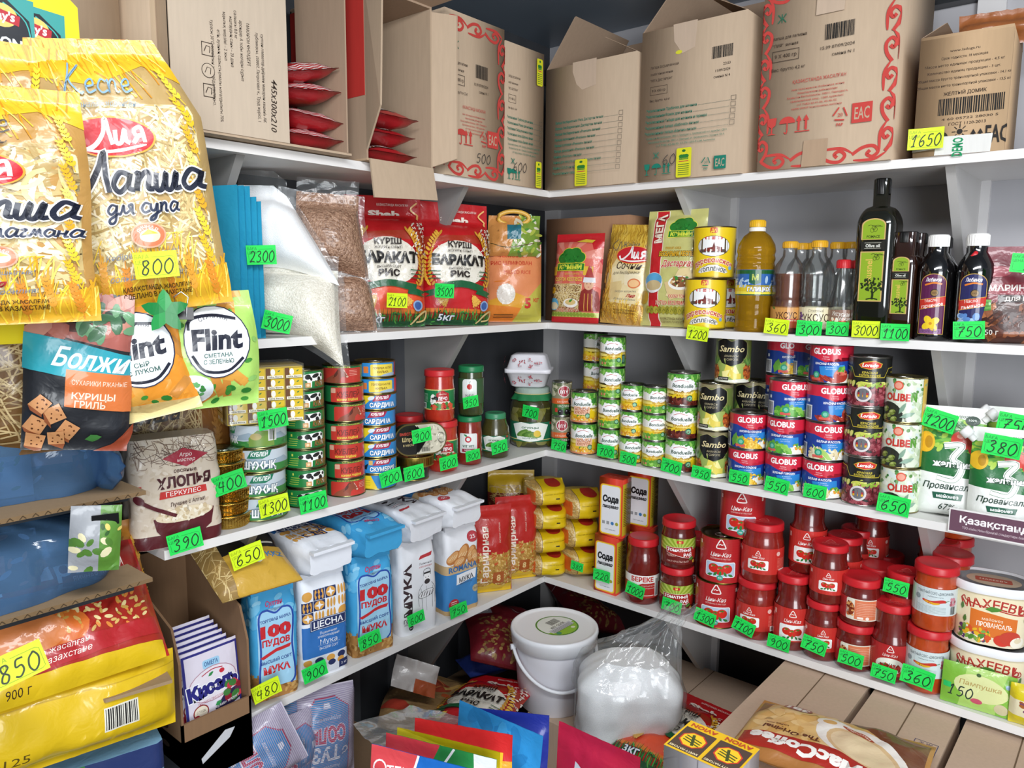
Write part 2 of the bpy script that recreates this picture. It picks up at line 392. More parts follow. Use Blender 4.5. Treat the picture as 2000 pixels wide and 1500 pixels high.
class Pouch:
    """soft packet: u across (-w/2..w/2), v up 0..h; bulging front and back, flat seals"""
    def __init__(s, w, h, t, seed=0, top=.02, bot=.012, wr=.002, wf=28, pu=2.6, pv=3.0, stand=0, pinch=.05, post=None, tip=0, cell=.008, crimp=.0012):
        s.__dict__.update(w=w, h=h, t=t, seed=seed, top=top, bot=bot, wr=wr, wf=wf, pu=pu, pv=pv, stand=stand, pinch=pinch, post=post, tip=tip, crimp=crimp)
        s.us = lin(-w/2, w/2, max(8, int(w/cell))); s.vs = lin(0, h, max(8, int(h/cell)))
    def T(s, u, v):
        a = min(1, abs(u)/(s.w/2)); b = (v-s.bot)/(s.h-s.top-s.bot)
        if b <= 0 or b >= 1: return 0
        fu = (1-a**s.pu)**.5
        if s.stand: fv = min(1, (b/.06)**.5)*((1-b)**.75)*(1+.25*s.stand*math.sin(b*PI))
        else: fv = (1-abs(2*b-1)**s.pv)**.5
        return s.t/2*fu*fv
    def __call__(s, u, v, o=0, sd=-1):
        t = s.T(u, v); f = min(1, t/(s.t*.2+1e-9))
        q = Vector((u*s.wf, v*s.wf, s.seed*3.1+sd)); n = (noise.noise(q)+.45*noise.noise(q*2.1))*s.wr*f
        e = 1-f; n2 = noise.noise(Vector((u*110, v*8, s.seed)))*s.crimp*e  # pleats by the seals
        x = u*(1-s.pinch*min(1, 2*t/s.t)); y = sd*(t+max(n, -t*.5)+o)+n2
        if s.tip: x += s.tip*noise.noise(Vector((v*6, s.seed, 0)))
        p = Vector((x, y, v)); return tuple(s.post(p)) if s.post else tuple(p)
    def body(s, g, c, mi=0, back=None):
        s.t_ = Tab([[s(u, v, 0, -1) for u in s.us] for v in s.vs], s.us, s.vs, 0); s.t_.fill(g, c, mi)
        bk = [[s(u, v, .0004, 1) for u in reversed(s.us)] for v in s.vs]; g.grid(bk, back or c, mi)

# ---------------------------------------------------------------- things and parts
LABELS = {}
def ob(name, me, parent=None):
    o = bpy.data.objects.new(name, me); COL.objects.link(o)
    if parent is not None: o.parent = parent
    return o
def setp(o, label, cat, group=None):
    o['label'] = label; o['category'] = cat
    if group: o['group'] = group
    LABELS.setdefault(label, []).append(o)
def tree(parts, parent):
    for p in parts:
        o = ob(p[0], p[1], parent)
        if len(p) > 3 and p[3]: o['label'] = p[3]
        if len(p) > 2 and p[2]: tree(p[2], o)
def thing(name, label, cat, parts, loc=(0, 0, 0), rz=0, group=None, mx=None):
    """parts: list of (name, mesh, subparts, label) under an Empty, or a single mesh for a thing without parts"""
    if isinstance(parts, list): o = ob(name, None); tree(parts, o)
    else: o = ob(name, parts)
    if mx is not None: o.matrix_world = mx
    else: o.location = loc; o.rotation_euler = (0, 0, rz)
    setp(o, label, cat, group); return o
def structure(name, me):
    o = ob(name, me); o['kind'] = 'structure'; return o
def TR(loc, rx=0, ry=0, rz=0): return Matrix.Translation(loc) @ Matrix.Rotation(rz, 4, 'Z') @ Matrix.Rotation(ry, 4, 'Y') @ Matrix.Rotation(rx, 4, 'X')
def facing(x, y): return math.atan2(CAM.x-x, -(CAM.y-y))
Z1, Z2, Z3, Z4 = 1.678, 1.348, 1.014, .668      # tops of the four shelves
def atR(px, off, py, z): p = hit(px, py, 1, off); return (p.x, off, z)
def atL(px, off, py, z): p = hit(px, py, 0, -off); return (-off, p.y, z)
ORD = ['lowest', 'second up', 'third up', 'fourth up', 'fifth up', 'sixth up', 'seventh up', 'eighth up']
def pos_word(i, n): return 'topmost' if i == n-1 and n > 1 else ORD[i]
XW, YW = -.235, .30                       # left wall plane, right wall plane
HC = 2.13
def box_mesh(name, mt, c, *b):
    g = G(); g.box(*b, c); return g.build(name, mt)
structure('floor', box_mesh('floor', 'matte', '#5b5650', XW-.05, 2.6, -3.6, YW+.05, -.04, 0))
structure('ceiling', box_mesh('ceiling', 'plastic', '#8592a0', XW-.05, 2.6, -3.6, YW+.05, HC, HC+.03))
g = G(); g.box(XW-.04, XW, -3.6, YW+.04, 0, HC, '#3b3d41')
structure('wall_left', g.build('wall_left', 'darkwall'))
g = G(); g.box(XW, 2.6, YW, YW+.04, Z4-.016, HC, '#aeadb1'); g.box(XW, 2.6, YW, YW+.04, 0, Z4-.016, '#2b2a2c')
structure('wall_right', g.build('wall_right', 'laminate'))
structure('trim_1', box_mesh('trim_1', 'plastic', '#1b1d20', XW, 2.6, YW-.035, YW, 2.02, 2.06))
for i, x in enumerate((-.2355, .32, .862)):
    structure('trim_%d' % (i+2), box_mesh('batten', 'laminate', '#d4d2d2', x, x+.05, YW-.014, YW, Z4-.3, 2.02))
for i, y in enumerate((-.335, -.885)):
    structure('trim_%d' % (i+5), box_mesh('batten', 'darkwall', '#56585c', XW, XW+.012, y, y+.05, .1, 2.02))
g = G()
for k in range(9): g.box(XW, XW+.008, -1.0+k*.13, -1.0+k*.13+.035, .02, .655, '#5d6064')
structure('trim_7', g.build('wall_ribs', 'darkwall'))
structure('trim_8', box_mesh('ceiling_seam', 'plastic', '#a3aebb', XW, 2.5, -.44, -.425, HC-.006, HC))

# ---------------------------------------------------------------- shelves: board and triangular brackets
WHITE = '#e6e4e2'
def bracket(along, side, top, ln, drop):
    g = G(); t = .016
    if side == 'R': pts = [(along, YW-.014, top), (along, YW-.014-ln, top), (along, YW-.05, top-drop), (along, YW-.014, top-drop)]; ext = (t, 0, 0)
    else: pts = [(XW+.012, along, top), (XW+.012+ln, along, top), (XW+.045, along, top-drop), (XW+.012, along, top-drop)]; ext = (0, t, 0)
    g.slab(pts, ext, '#c2c0be' if side == 'R' else '#8f8e8c'); return g.build('bracket', 'laminate')  # left brackets: shade under the shelf put into a darker grey
names = {1: 'top', 2: 'second', 3: 'third', 4: 'bottom'}
yl = {1: -1.36, 2: -.95, 3: -1.012, 4: -.885}
for k, z in ((1, Z1), (2, Z2), (3, Z3), (4, Z4)):
    bm_ = box_mesh('board', 'laminate', WHITE, 0.0006, 1.6, 0, YW-.0005, z-.016, z)
    br = [('bracket', bracket(x, 'R', z-.016, .262, .24), None, None) for x in (.337, .879)]
    thing('wall_shelf', 'white laminate %s shelf along the right wall' % names[k], 'shelf', [('board', bm_, None, None)]+br)
    bm_ = box_mesh('board', 'laminate', WHITE, XW+.0005, 0, yl[k], YW-.0005, z-.016, z)
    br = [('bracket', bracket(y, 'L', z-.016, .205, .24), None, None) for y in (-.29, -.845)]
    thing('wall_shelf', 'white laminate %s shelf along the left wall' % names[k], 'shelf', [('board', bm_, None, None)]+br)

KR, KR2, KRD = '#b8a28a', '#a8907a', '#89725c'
def carton_parts(w, d, h, art=None, flaps=(), tape=True, c=KR, open_top=False, extra=None):
    """closed or open corrugated box, front at -y, base at z=0; flaps: (side, length, tilt from vertical inward in degrees)"""
    g = G(); S = Peri(w, d, .0008, h); us = S.us(); t = .004
    S.body(g, c, lin(0, h, 4), 0, us, caps=not open_top)
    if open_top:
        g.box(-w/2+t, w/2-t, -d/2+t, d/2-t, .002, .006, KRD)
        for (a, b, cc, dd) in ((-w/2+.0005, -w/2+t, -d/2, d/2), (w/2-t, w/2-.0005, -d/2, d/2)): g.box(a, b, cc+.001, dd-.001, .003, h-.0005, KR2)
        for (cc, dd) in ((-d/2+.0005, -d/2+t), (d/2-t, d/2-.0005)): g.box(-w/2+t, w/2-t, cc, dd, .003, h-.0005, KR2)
    a = Art()
    if art: art(a)
    a.onto(g, S, us, [], 0, .0004)
    if extra: extra(g)
    parts = [('carton_body', g.build('carton_body', 'carton'), None, None)]
    for sd, ln, tilt in flaps:
        g = G(); tt = math.radians(tilt); s_, c_ = math.sin(tt)*ln, math.cos(tt)*ln
        if sd == 'l': pts = [(-w/2, -d/2+.002, h), (-w/2, d/2-.002, h), (-w/2+s_, d/2-.006, h+c_), (-w/2+s_, -d/2+.006, h+c_)]; e = (.004, 0, .001)
        elif sd == 'r': pts = [(w/2, -d/2+.002, h), (w/2, d/2-.002, h), (w/2-s_, d/2-.006, h+c_), (w/2-s_, -d/2+.006, h+c_)]; e = (-.004, 0, .001)
        elif sd == 'k': pts = [(-w/2, d/2, h), (w/2, d/2, h), (w/2-.004, d/2-s_, h+c_), (-w/2+.004, d/2-s_, h+c_)]; e = (0, -.004, .001)
        else: pts = [(-w/2, -d/2, h), (w/2, -d/2, h), (w/2-.004, -d/2-s_, h+c_), (-w/2+.004, -d/2-s_, h+c_)]; e = (0, -.004, .001)
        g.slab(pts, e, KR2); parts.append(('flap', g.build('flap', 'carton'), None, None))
    return parts
TEAL, BRED, INK = '#1f7a66', '#c2453f', '#3b3029'
def glass_icon(a, x, y, s, c):
    a.P([(x-.3*s, y+s), (x+.3*s, y+s), (x+.24*s, y+.55*s), (x+.05*s, y+.42*s), (x+.05*s, y+.08*s), (x+.3*s, y), (x-.3*s, y), (x-.05*s, y+.08*s), (x-.05*s, y+.42*s), (x-.24*s, y+.55*s)], c)
def umb_icon(a, x, y, s, c):
    a.P([(x+.5*s*math.cos(t), y+.6*s+.4*s*math.sin(t)) for t in lin(0, PI, 12)], c); a.K([(x, y+.6*s), (x, y+.1*s), (x-.08*s, y), (x-.18*s, y+.08*s)], .07*s, c)
def up_icon(a, x, y, s, c):
    for k in (-.22, .22): a.R(x+(k-.07)*s, y+.12*s, x+(k+.07)*s, y+.7*s, c); a.P([(x+(k-.18)*s, y+.66*s), (x+(k+.18)*s, y+.66*s), (x+k*s, y+s)], c)
    a.R(x-.45*s, y, x+.45*s, y+.06*s, c)
def eac(a, x, y, s, c, bgc):
    a.R(x-.5*s, y, x+.5*s, y+s, c); a.T('EAC', x, y+.5*s, .62*s, bgc, w=.74*s, b=.01)
def pap(a, x, y, s, c):
    for k in range(3):
        t = PI/2+k*2*PI/3; t2 = t+2*PI/3*.8; a.K([(x+.42*s*math.cos(t+.2), y+.6*s+.42*s*math.sin(t+.2)), (x+.42*s*math.cos(t2), y+.6*s+.42*s*math.sin(t2))], .08*s, c, 0)
    a.T('20', x, y+.58*s, .22*s, c); a.T('PAP', x, y+.02*s, .17*s, c, b=.02)
def frame_box(a, u0, v0, u1, v1, t, c):
    a.R(u0, v0, u1, v0+t, c); a.R(u0, v1-t, u1, v1, c); a.R(u0, v0, u0+t, v1, c); a.R(u1-t, v0, u1, v1, c)
def zhe(a, x, y, s, c):
    for k in (-1, 1): a.K([(x+k*.5*s, y+s), (x+k*.08*s, y+.5*s), (x+k*.5*s, y)], .13*s, c, 0)
    a.R(x-.06*s, y, x+.06*s, y+s, c)
def ornament(a, u0, v0, u1, v1, c):
    """scrolling border"""
    def scroll(x, y, dx, dy, L):
        n = max(2, round(L/.055)); st = L/n
        for i in range(n):
            cx, cy = x+dx*st*(i+.5), y+dy*st*(i+.5); sg = 1 if i % 2 else -1; px, py = -dy*sg, dx*sg
            def q(f, k): return (cx+dx*f*st+px*k*st, cy+dy*f*st+py*k*st)
            a.K([q(-.5, -.02), q(-.2, .17), q(.12, .2), q(.28, .02), q(.12, -.13), q(-.05, -.04), q(.04, .07)], .0062, c, 5)
            a.K([q(-.45, -.2), q(-.15, -.22), q(.2, -.2), q(.5, -.03)], .0055, c, 4, True)
    scroll(u0, v0, 1, 0, u1-u0); scroll(u0, v1, 1, 0, u1-u0); scroll(u0, v0, 0, 1, v1-v0); scroll(u1, v0, 0, 1, v1-v0)
def kemmi_sticker(a, x, y, w, h):
    a.RR(x-w/2, y, x+w/2, y+h, .004, '#d8d62a')
    for i, s in enumerate((.5, .32, .42)): a.E(x+(i-1)*w*.16, y+h*.72, w*.17, h*.06, '#2b7a33')
    a.R(x-w*.3, y+h*.6, x+w*.3, y+h*.68, '#2b7a33'); a.T('КЭММИ', x, y+h*.64, h*.035, '#d8d62a', w=w*.5)
    a.R(x-w*.32, y+h*.53, x+w*.32, y+h*.56, '#c2453f')
    for k in range(6): a.R(x-w*.36, y+h*(.08+.07*k), x+w*.36, y+h*(.105+.07*k), '#5d7a2e')
    a.E(x, y+h*.9, w*.12, h*.045, '#2b6a33')
def hand_ink(a, t, x, y, h, c='#3a3a3a', wd=.0016): a.hand(t, x, y, h, c, wd, .8)
LIST_A = ['Лапша бесбармачная Мега Дастархан яичная', 'Лапша бесбармачная Дастархан яичная', 'Лапша бесбармачная «Premium» яичная', 'Лапша лагманная «Premium» яичная', 'Лапша суповая «Premium» яичная', 'Лапша домашняя «Premium» яичная', 'Жайма «Premium» яичная', 'Жайма для мяса по-казахски «Premium» яичная', 'Жайма GOLD яичная', 'Эксклюзивная лапша яичная']
LIST_B = ['Эксклюзивная Трубочка для начинки', 'Эксклюзивная Рожок для начинки', 'Эксклюзивная Гнёзда для начинки и гарнира', 'Эксклюзивная лапша «Бабочка» яичная', 'Эксклюзивная лапша «Бантик» яичная']
def checklist(a, u0, u1, v1, dy, L, h):
    for i, t in enumerate(L):
        v = v1-i*dy; wd = min(glyphs(t)[2]*h/.728*.82, (u1-u0)*.72); a.T(t, u0, v, h, TEAL, w=wd, b=.012, al=-1)
        x = u0+wd+.003
        while x < u1-.014: a.R(x, v-h*.45, x+.0016, v-h*.3, '#4f6f66'); x += .0032
        frame_box(a, u1-.011, v-h*.55, u1, v+dy*.5, .0007, '#5d5a50')
def art_boxA(a):
    a.P([(-.048, .292), (.02, .292), (.02, .232), (-.02, .226), (-.036, .24), (-.048, .27)], '#c3ad98')
    checklist(a, -.098, .096, .158, .0135, LIST_A, .0062); kemmi_sticker(a, -.012, .002, .036, .062)
def art_boxB(a, w=.231, full=True):
    k = w/.231
    if full: a.P([(-.045*k, .325), (.012*k, .325), (.008, .27), (-.022, .262), (-.042*k, .29)], '#c3ad98'); a.E(-.03*k, .266, .008, .004, '#d5d23a')
    x = -.098*k
    for i, t in enumerate(('ЛАПША БЕСБАРМАЧНАЯ', 'особо тонкая яичная', '"МЕГА ДАСТАРХАН"')): a.T(t, x, .243-i*.0135, .0052, INK, al=-1, w=(.068, .055, .054)[i]*k)
    frame_box(a, x, .185, x+.043*k, .203, .0007, INK); a.T('9 Х 450 гр', x+.0215*k, .194, .0055, INK, w=.033*k)
    a.T('Вес: брутто  4,6 кг', x, .173, .005, INK, al=-1, w=.05*k)
    if full:
        a.bar(.048, .238, .094, .262); a.T('23:53', .09, .225, .0055, INK, al=1); a.T('11/09/2024', .09, .213, .0055, INK, al=1); a.T('смена N 4', .09, .201, .0055, INK, al=1)
    checklist(a, -.106*k, .106*k, .152, .0125, LIST_B, .006)
    for i, t in enumerate(('Қазақстан Республикасы, 140011, Павлодар қ., Циолковский к-сі, құрылыс 128 А', 'Республика Казахстан, 140011, г. Павлодар, ул. Циолковского, строение 120 А', '(+7 7182) 62-46-02, +7-701-550-91-08, kemmi.kz')): a.T(t, -.005, .091-i*.0085, .0042, TEAL, w=(.19, .18, .14)[i]*k)
    zhe(a, -.075*k, .047, .013, TEAL)
    glass_icon(a, -.097*k, .012, .024, TEAL); umb_icon(a, -.073*k, .012, .024, TEAL); up_icon(a, -.048*k, .012, .024, TEAL)
    if full: pap(a, .046, .014, .024, TEAL); eac(a, .078, .012, .027, TEAL, KR)
    hand_ink(a, '600', -.034*k, .042, .021); kemmi_sticker(a, -.006*k if full else .08*k, .001, .036*k, .062)
    if not full: kemmi_sticker(a, .08*k, .24, .036*k, .062)
def art_lia(a, w=.262, h=.355, price=None, side=True):
    k = w/.262; ornament(a, -.118*k, .016, .118*k, h-.024, BRED)
    zhe(a, -.088*k, h-.075, .016, '#2f6a52')
    x = -.104*k; v = h-.103
    a.T('лапша для лагмана', x, v, .0062, INK, al=-1, w=.066*k); a.T('"ЛИЯ"  яичная', x, v-.014, .006, INK, al=-1, w=.05*k)
    frame_box(a, x, v-.045, x+.053*k, v-.024, .0009, INK); a.T('9 Х 400 гр', x+.0265*k, v-.0345, .0072, INK, w=.043*k)
    a.T('Вес: брутто 4,2 кг', x, v-.06, .0062, INK, al=-1, w=.066*k)
    a.bar(-.003*k, v-.02, .05*k, v+.008); a.T('15:39 07/09/2024', .052*k, v-.034, .006, INK, al=1, w=.062*k); a.T('смена N 1', .052*k, v-.048, .006, INK, al=1, w=.04*k)
    a.T('ҚАЗАҚСТАНДА ЖАСАЛҒАН', -.01*k, v-.088, .0065, BRED, w=.1*k)
    for i, t in enumerate(('лия тапсырысы бойынша және', 'бақылауымен дайындалды', 'Қазақстан Республикасы, 140011, Павлодар қ.', 'Циолковский көш., 128А құрылыс', '(+7 7182) 62-41-06, 62-46-02', 'KEMMI GROUP технологиялық желісінде')): a.T(t, -.012*k, v-.103-i*.0073, .0036, BRED, w=(.1, .075, .115, .1, .075, .095)[i]*k)
    b = .068; glass_icon(a, -.098*k, b, .032, BRED); umb_icon(a, -.067*k, b, .032, BRED); up_icon(a, -.037*k, b, .032, BRED); pap(a, .034*k, b+.004, .032, BRED); eac(a, .073*k, b+.004, .036, BRED, KR)
    if h > .35: a.P([(-.035, .0), (.012, .0), (.014, .05), (-.032, .05)], '#ab9178'); a.P([(-.02, h), (.035, h), (.03, h-.075), (-.022, h-.075)], '#c3ad98')
    if price: hand_ink(a, price, .03*k, .045, .02)
    if side and h < .35:
        u = -(w/2+.115); ornament(a, u-.085, .016, u+.085, h-.024, BRED)
def art_yellow(a):
    a.R(-.0825, 0, .0825, .2, '#b89a78')
    for i, (t, wd) in enumerate((('www.ladoga.ru', .045), ('Срок годности: 18 месяцев', .07), ('Масса нетто единицы продукции - 4,5 кг', .12), ('Количество единиц продукции - 3 шт.', .11), ('Общая масса брутто транспортной упаковки - 14,1 кг', .142), ('Общая масса нетто транспортной упаковки - 13,5 кг', .142))): a.T(t, 0, .176-i*.0115, .0044, INK, w=wd)
    a.T('ЖЕЛТЫЙ ДОМИК', .005, .104, .006, INK, w=.065, b=.01); a.bar(-.034, .068, .065, .096, n=30, seed=4); a.T('4 60 05722 28030 5', .015, .061, .004, INK, w=.085); a.T('ГОСТ 1120-2013', .012, .052, .005, INK, w=.056)
    c = '#2d2a28'; a.R(-.055, .026, -.041, .042, c); umb_icon(a, -.027, .018, .022, c)
    a.E(.002, .038, .0045, .0045, c)
    for k in range(8): t = k*PI/4; a.K([(.002+.006*math.cos(t), .038+.006*math.sin(t)), (.002+.012*math.cos(t), .038+.012*math.sin(t))], .0013, c, 0)
    a.R(-.004, .014, .006, .022, c); up_icon(a, .028, .016, .024, c); a.T('EAC', .058, .03, .03, c, w=.034, b=.02)
    a.P([(-.072, .008), (-.03, .012), (-.03, .03), (-.07, .03)], '#d4d2cc'); a.P([(-.035, -.0), (.05, 0), (.052, .03), (-.033, .032)], '#d9d8d4')
    a.T('DEMO', .0, .012, .016, '#1f8a58', w=.032, b=.03, rot=PI/2)
p0 = hit(1150, 360, 1, -.012)
def put_box(parts, x0, x1, d, label, rz=0, front=-.012):
    return thing('cardboard_box', label, 'box', parts, ((x0+x1)/2, front+d/2, Z1), rz)
xa0, xa1 = hit(1064, 360, 1, -.012).x, hit(1238, 345, 1, -.012).x
put_box(carton_parts(xa1-xa0, .25, .288, art_boxA, (('l', .135, 36), ('r', .1, 62), ('k', .1, -3))), xa0, xa1, .25, 'open brown box with green checklist and yellow sticker, right of the corner')
xb0, xb1 = hit(1247, 350, 1, -.012).x, hit(1447, 325, 1, -.012).x
put_box(carton_parts(xb1-xb0, .26, .322, art_boxB, (('l', .14, 42), ('r', .11, 62), ('k', .1, -3))), xb0, xb1, .26, 'open brown box with green print, EAC mark and handwritten 600 beside yellow sticker')
xl0, xl1 = hit(1478, 330, 1, -.012).x, hit(1738, 310, 1, -.012).x
put_box(carton_parts(xl1-xl0, .25, .352, art_lia, (('l', .07, 40),)), xl0, xl1, .25, 'large brown box with red scroll border, right of the open boxes')
xy0, xy1 = hit(1774, 305, 1, -.012).x, hit(1950, 290, 1, -.012).x
yb = carton_parts(xy1-xy0, .2, .205, art_yellow, (('k', .05, -20), ('l', .04, 60)), c='#b89a78')
put_box(yb, xy0, xy1, .2, 'tan box with barcode and shiny silver tape at the right end of the top shelf', .06, -.004)
# crumpled brown plastic sacks behind the tan box
S = Pouch(.12, .26, .07, 5, wr=.012, wf=14, top=.03, tip=.02, crimp=.006); g = G(); S.body(g, '#6d3a26')
thing('plastic_sack', 'brown plastic sack behind the red scroll bordered box', 'sack', g.build('sack', 'film'), (xl1+.055, .2, Z1+.002), .3)
S = Pouch(.14, .06, .06, 9, wr=.012, wf=18, top=.02, tip=.02, crimp=.006); g = G(); S.body(g, '#96592f')
thing('plastic_sack', 'crumpled brown plastic sack poking out of the tan box top', 'sack', g.build('sack', 'film'), (xy1-.03, .13, Z1+.2065), .2)
# left run of the top shelf
yA0, yA1 = hit(870, 330, 0, .008).y, hit(984, 350, 0, .008).y
w_ = yA1-yA0
thing('cardboard_box', 'brown box with red scroll border and handwritten 500 left of the corner', 'box',
      carton_parts(w_, .23, .338, lambda a: art_lia(a, w_, .338, '500', True), ()), (.008-.115, (yA0+yA1)/2, Z1), PI/2)
yB0, yB1 = hit(986, 355, 0, .006).y, hit(1060, 370, 0, .006).y
w2_ = yB1-yB0
thing('cardboard_box', 'narrow brown box with green print in the corner of the top shelf', 'box',
      carton_parts(w2_, .2, .318, lambda a: art_boxB(a, w2_, False), ()), (.006-.1, (yB0+yB1)/2, Z1), PI/2)
# carton lying on its side, printed panel and open end with instant noodles
def panel(g, x0, x1, y0, y1, z0, z1, c=KR): g.box(x0, x1, y0, y1, z0, z1, c)
ya, yb_, yc = hit(338, 225, 0, .03).y, hit(566, 272, 0, .03).y, hit(688, 290, 0, .03).y
g = G(); X0 = XW+.02
panel(g, X0, .028, ya, yc, Z1+.002, Z1+.006); panel(g, X0, .028, ya, yc, 2.0, 2.004); panel(g, X0, X0+.004, ya, yc, Z1+.006, 2.0, KRD); panel(g, X0, .028, ya, ya+.004, Z1+.006, 2.0)
panel(g, .025, .03, ya, yb_, Z1+.006, 2.0, '#c3b29e')
a = Art(); L = [('турасы 30°С аспайтын жағдайда сақтаңыз.', -.033, .045), ('етін, ауаның салыстырмалы ылғалдылығы 70%', -.022, .022), ('мдылық мерзімі – 2 жыл', -.011, .118), ('ыштардың саны – 20 дана', 0, .11), ('салмағы 8,0 кг', .008, .155), ('арондар А тобы жоғары сұрып', .017, .092), ('МАКАРОН ӨНІМДЕРІ', .029, .118), ('публикасы, 150007, Петропавл к., Труд журісі, 1', .045, .033), ('султан-элеватор-диірмен макарон кешені» АК', .055, .033)]
for t, dx, ve in L: a.T(t, dx, ve, .0055, INK, rot=-PI/2, al=1, w=min(.24, glyphs(t)[2]*.0062))
a.T('445х300х210', .075, .105, .011, INK, rot=-PI/2-.04, al=-1, w=.085, b=.01, sh=.2)
for k, v in ((0, .128), (1, .096), (2, .066)):
    (frame_box(a, -.052, v-.01, -.033, v+.01, .001, INK) if k != 1 else [a.E(-.0425, v, .011, .011, INK), a.E(-.0425, v, .01, .01, '#c3b29e')])
    a.K([(-.048, v-.004), (-.044, v+.005), (-.038, v+.004), (-.039, v-.005)], .0012, INK, 0)
ym = (ya+yb_)/2
a.onto(g, lambda u, v, o: (.03+o, ym+u, Z1+v), [], [], 0, .0004, box=(-(yb_-ya)/2, .004, (yb_-ya)/2, .32))
fl = []
for k in range(4):
    q = G(); q.slab([(.03-.012*k, yc-.012+.007*k, Z1+.006), (.03-.012*k, yc-.012+.007*k, 2.0), (-.11, yc-.02+.006*k, 2.0), (-.11, yc-.02+.006*k, Z1+.006)], (0, .003, 0), KR2); fl.append(('flap', q.build('flap', 'carton'), None, None))
thing('cardboard_box', 'carton on its side marked 445x300x210 holding striped red noodle packs', 'box', [('carton_body', g.build('carton_body', 'carton'), None, None)]+fl)
def ramen(seed, top, pic):
    S = Pouch(.115, .125, .034, seed, top=.012, bot=.012, wr=.0035, pinch=.03, cell=.007); a = Art()
    a.R(-.0575, 0, .0575, .125, '#b5252b')
    if top == 'stripe':
        for k in range(5): a.K([(-.057+i*.011, .004+k*.0045+.0012*(-1)**i) for i in range(11)], .0018, '#efe9e6', 2)
        a.R(-.02, .03, .002, .04, '#f0efec'); a.R(.004, .03, .022, .04, '#23203a'); a.K([(-.05, .075), (0, .08), (.05, .07)], .0015, '#e8dcd8', 4)
        a.E(-.03, .1, .018, .014, '#6f5a2a'); a.E(-.03, .1, .012, .009, '#c9b06a'); a.P([(.02, .09), (.055, .1), (.055, .06)], '#e6e3e6')
        if pic: a.scat(60, (-.05, .045, .03, .08), .006, ['#c9762a', '#d79a55', '#7a2d1b', '#3f9a35'], seed, .5); a.E(.042, .06, .01, .012, '#2f8f35')
    else:
        a.R(-.0575, .02, .012, .105, '#3a1d14'); a.scat(50, (-.055, .03, .01, .1), .007, ['#c9762a', '#5b3a20', '#a4602c', '#2a1a14'], seed, .5)
        a.T('РАМЕН', -.022, .028, .011, '#f2ece6', b=.04); a.T('Чан', .0, .09, .016, '#f2ece6', b=.04, sh=.3)
    g = G(); S.body(g, '#a8242a'); a.onto(g, S.t_, S.us, S.vs, 0, .0005); return g.build('noodle_pack', 'film')
for k, (z, dy, tl, pic, lb) in enumerate(((.004, .0, 0, 0, 'lowest'), (.038, .004, 3, 1, 'second up, with noodle picture'), (.072, -.004, -6, 0, 'third up'), (.106, -.006, -14, 0, 'topmost, slanting'))):
    zz = Z1+.006+z+.017
    mx = Matrix.Translation((-.038, (yb_+yc)/2-.002+dy, zz+(.012 if tl < -3 else 0))) @ Matrix.Rotation(PI/2, 4, 'Z') @ Matrix.Rotation(math.radians(tl), 4, 'Y') @ Matrix.Translation((0, -.06, .0)) @ Matrix.Rotation(-PI/2, 4, 'X')
    thing('noodle_pack', 'striped red instant noodle pack in the carton on its side, '+lb, 'noodle pack', ramen(20+k, 'stripe', pic), mx=mx, group='striped noodle packs')
# carton 2: open front, flaps left, right and hanging down
y0, y1 = hit(716, 290, 0, .02).y, hit(845, 315, 0, .02).y
g = G()
panel(g, X0, .02, y0, y1, Z1+.001, Z1+.005, '#b89d80'); panel(g, X0, .02, y0, y1, 1.995, 1.999, KR2); panel(g, X0, X0+.004, y0, y1, Z1+.005, 1.995, KR2); panel(g, X0, .02, y0, y0+.004, Z1+.005, 1.995, KR2); panel(g, X0, .02, y1-.004, y1, Z1+.005, 1.995, KR)
g.box(X0, .018, y0-.0008, y0, Z1+.12, 1.99, '#b8352f')
def flap(*pts, e=(.004, 0, 0), c=KR): q = G(); q.slab(pts, e, c); return ('flap', q.build('flap', 'carton'), None, None)
fl = [flap((.02, y0, Z1+.02), (.02, y0, 2.0), (.085, y0-.012, 2.0), (.085, y0-.02, Z1+.09), e=(0, .004, 0)),
      flap((.02, y1, Z1+.008), (.02, y1, 1.99), (.055, y1+.035, 1.985), (.055, y1+.035, Z1+.025), e=(0, .004, 0)),
      flap((.022, y0+.004, Z1+.004), (.022, y1-.004, Z1+.004), (.038, y1-.007, Z1-.062), (.038, y0, Z1-.07)),
      flap((.02, y0+.004, 1.999), (.02, y1, 1.999), (.075, y1+.02, 2.01), (.075, y0, 2.015), e=(0, 0, .004), c=KR2)]
thing('cardboard_box', 'open carton with a flap hanging over the shelf edge, dark red ramen packs inside', 'box', [('carton_body', g.build('carton_body', 'carton'), None, None)]+fl)
for k, (z, dy, lb) in enumerate(((.0, .0, 'lowest'), (.036, -.004, 'second up'), (.072, .004, 'topmost'))):
    mx = Matrix.Translation((-.05, (y0+y1)/2-.004+dy, Z1+.0235+z)) @ Matrix.Rotation(PI/2, 4, 'Z') @ Matrix.Translation((0, -.06, .0)) @ Matrix.Rotation(-PI/2, 4, 'X')
    thing('noodle_pack', 'dark red ramen pack in the carton with the hanging flap, '+lb, 'noodle pack', ramen(30+k, 'dark', 1), mx=mx, group='ramen packs')
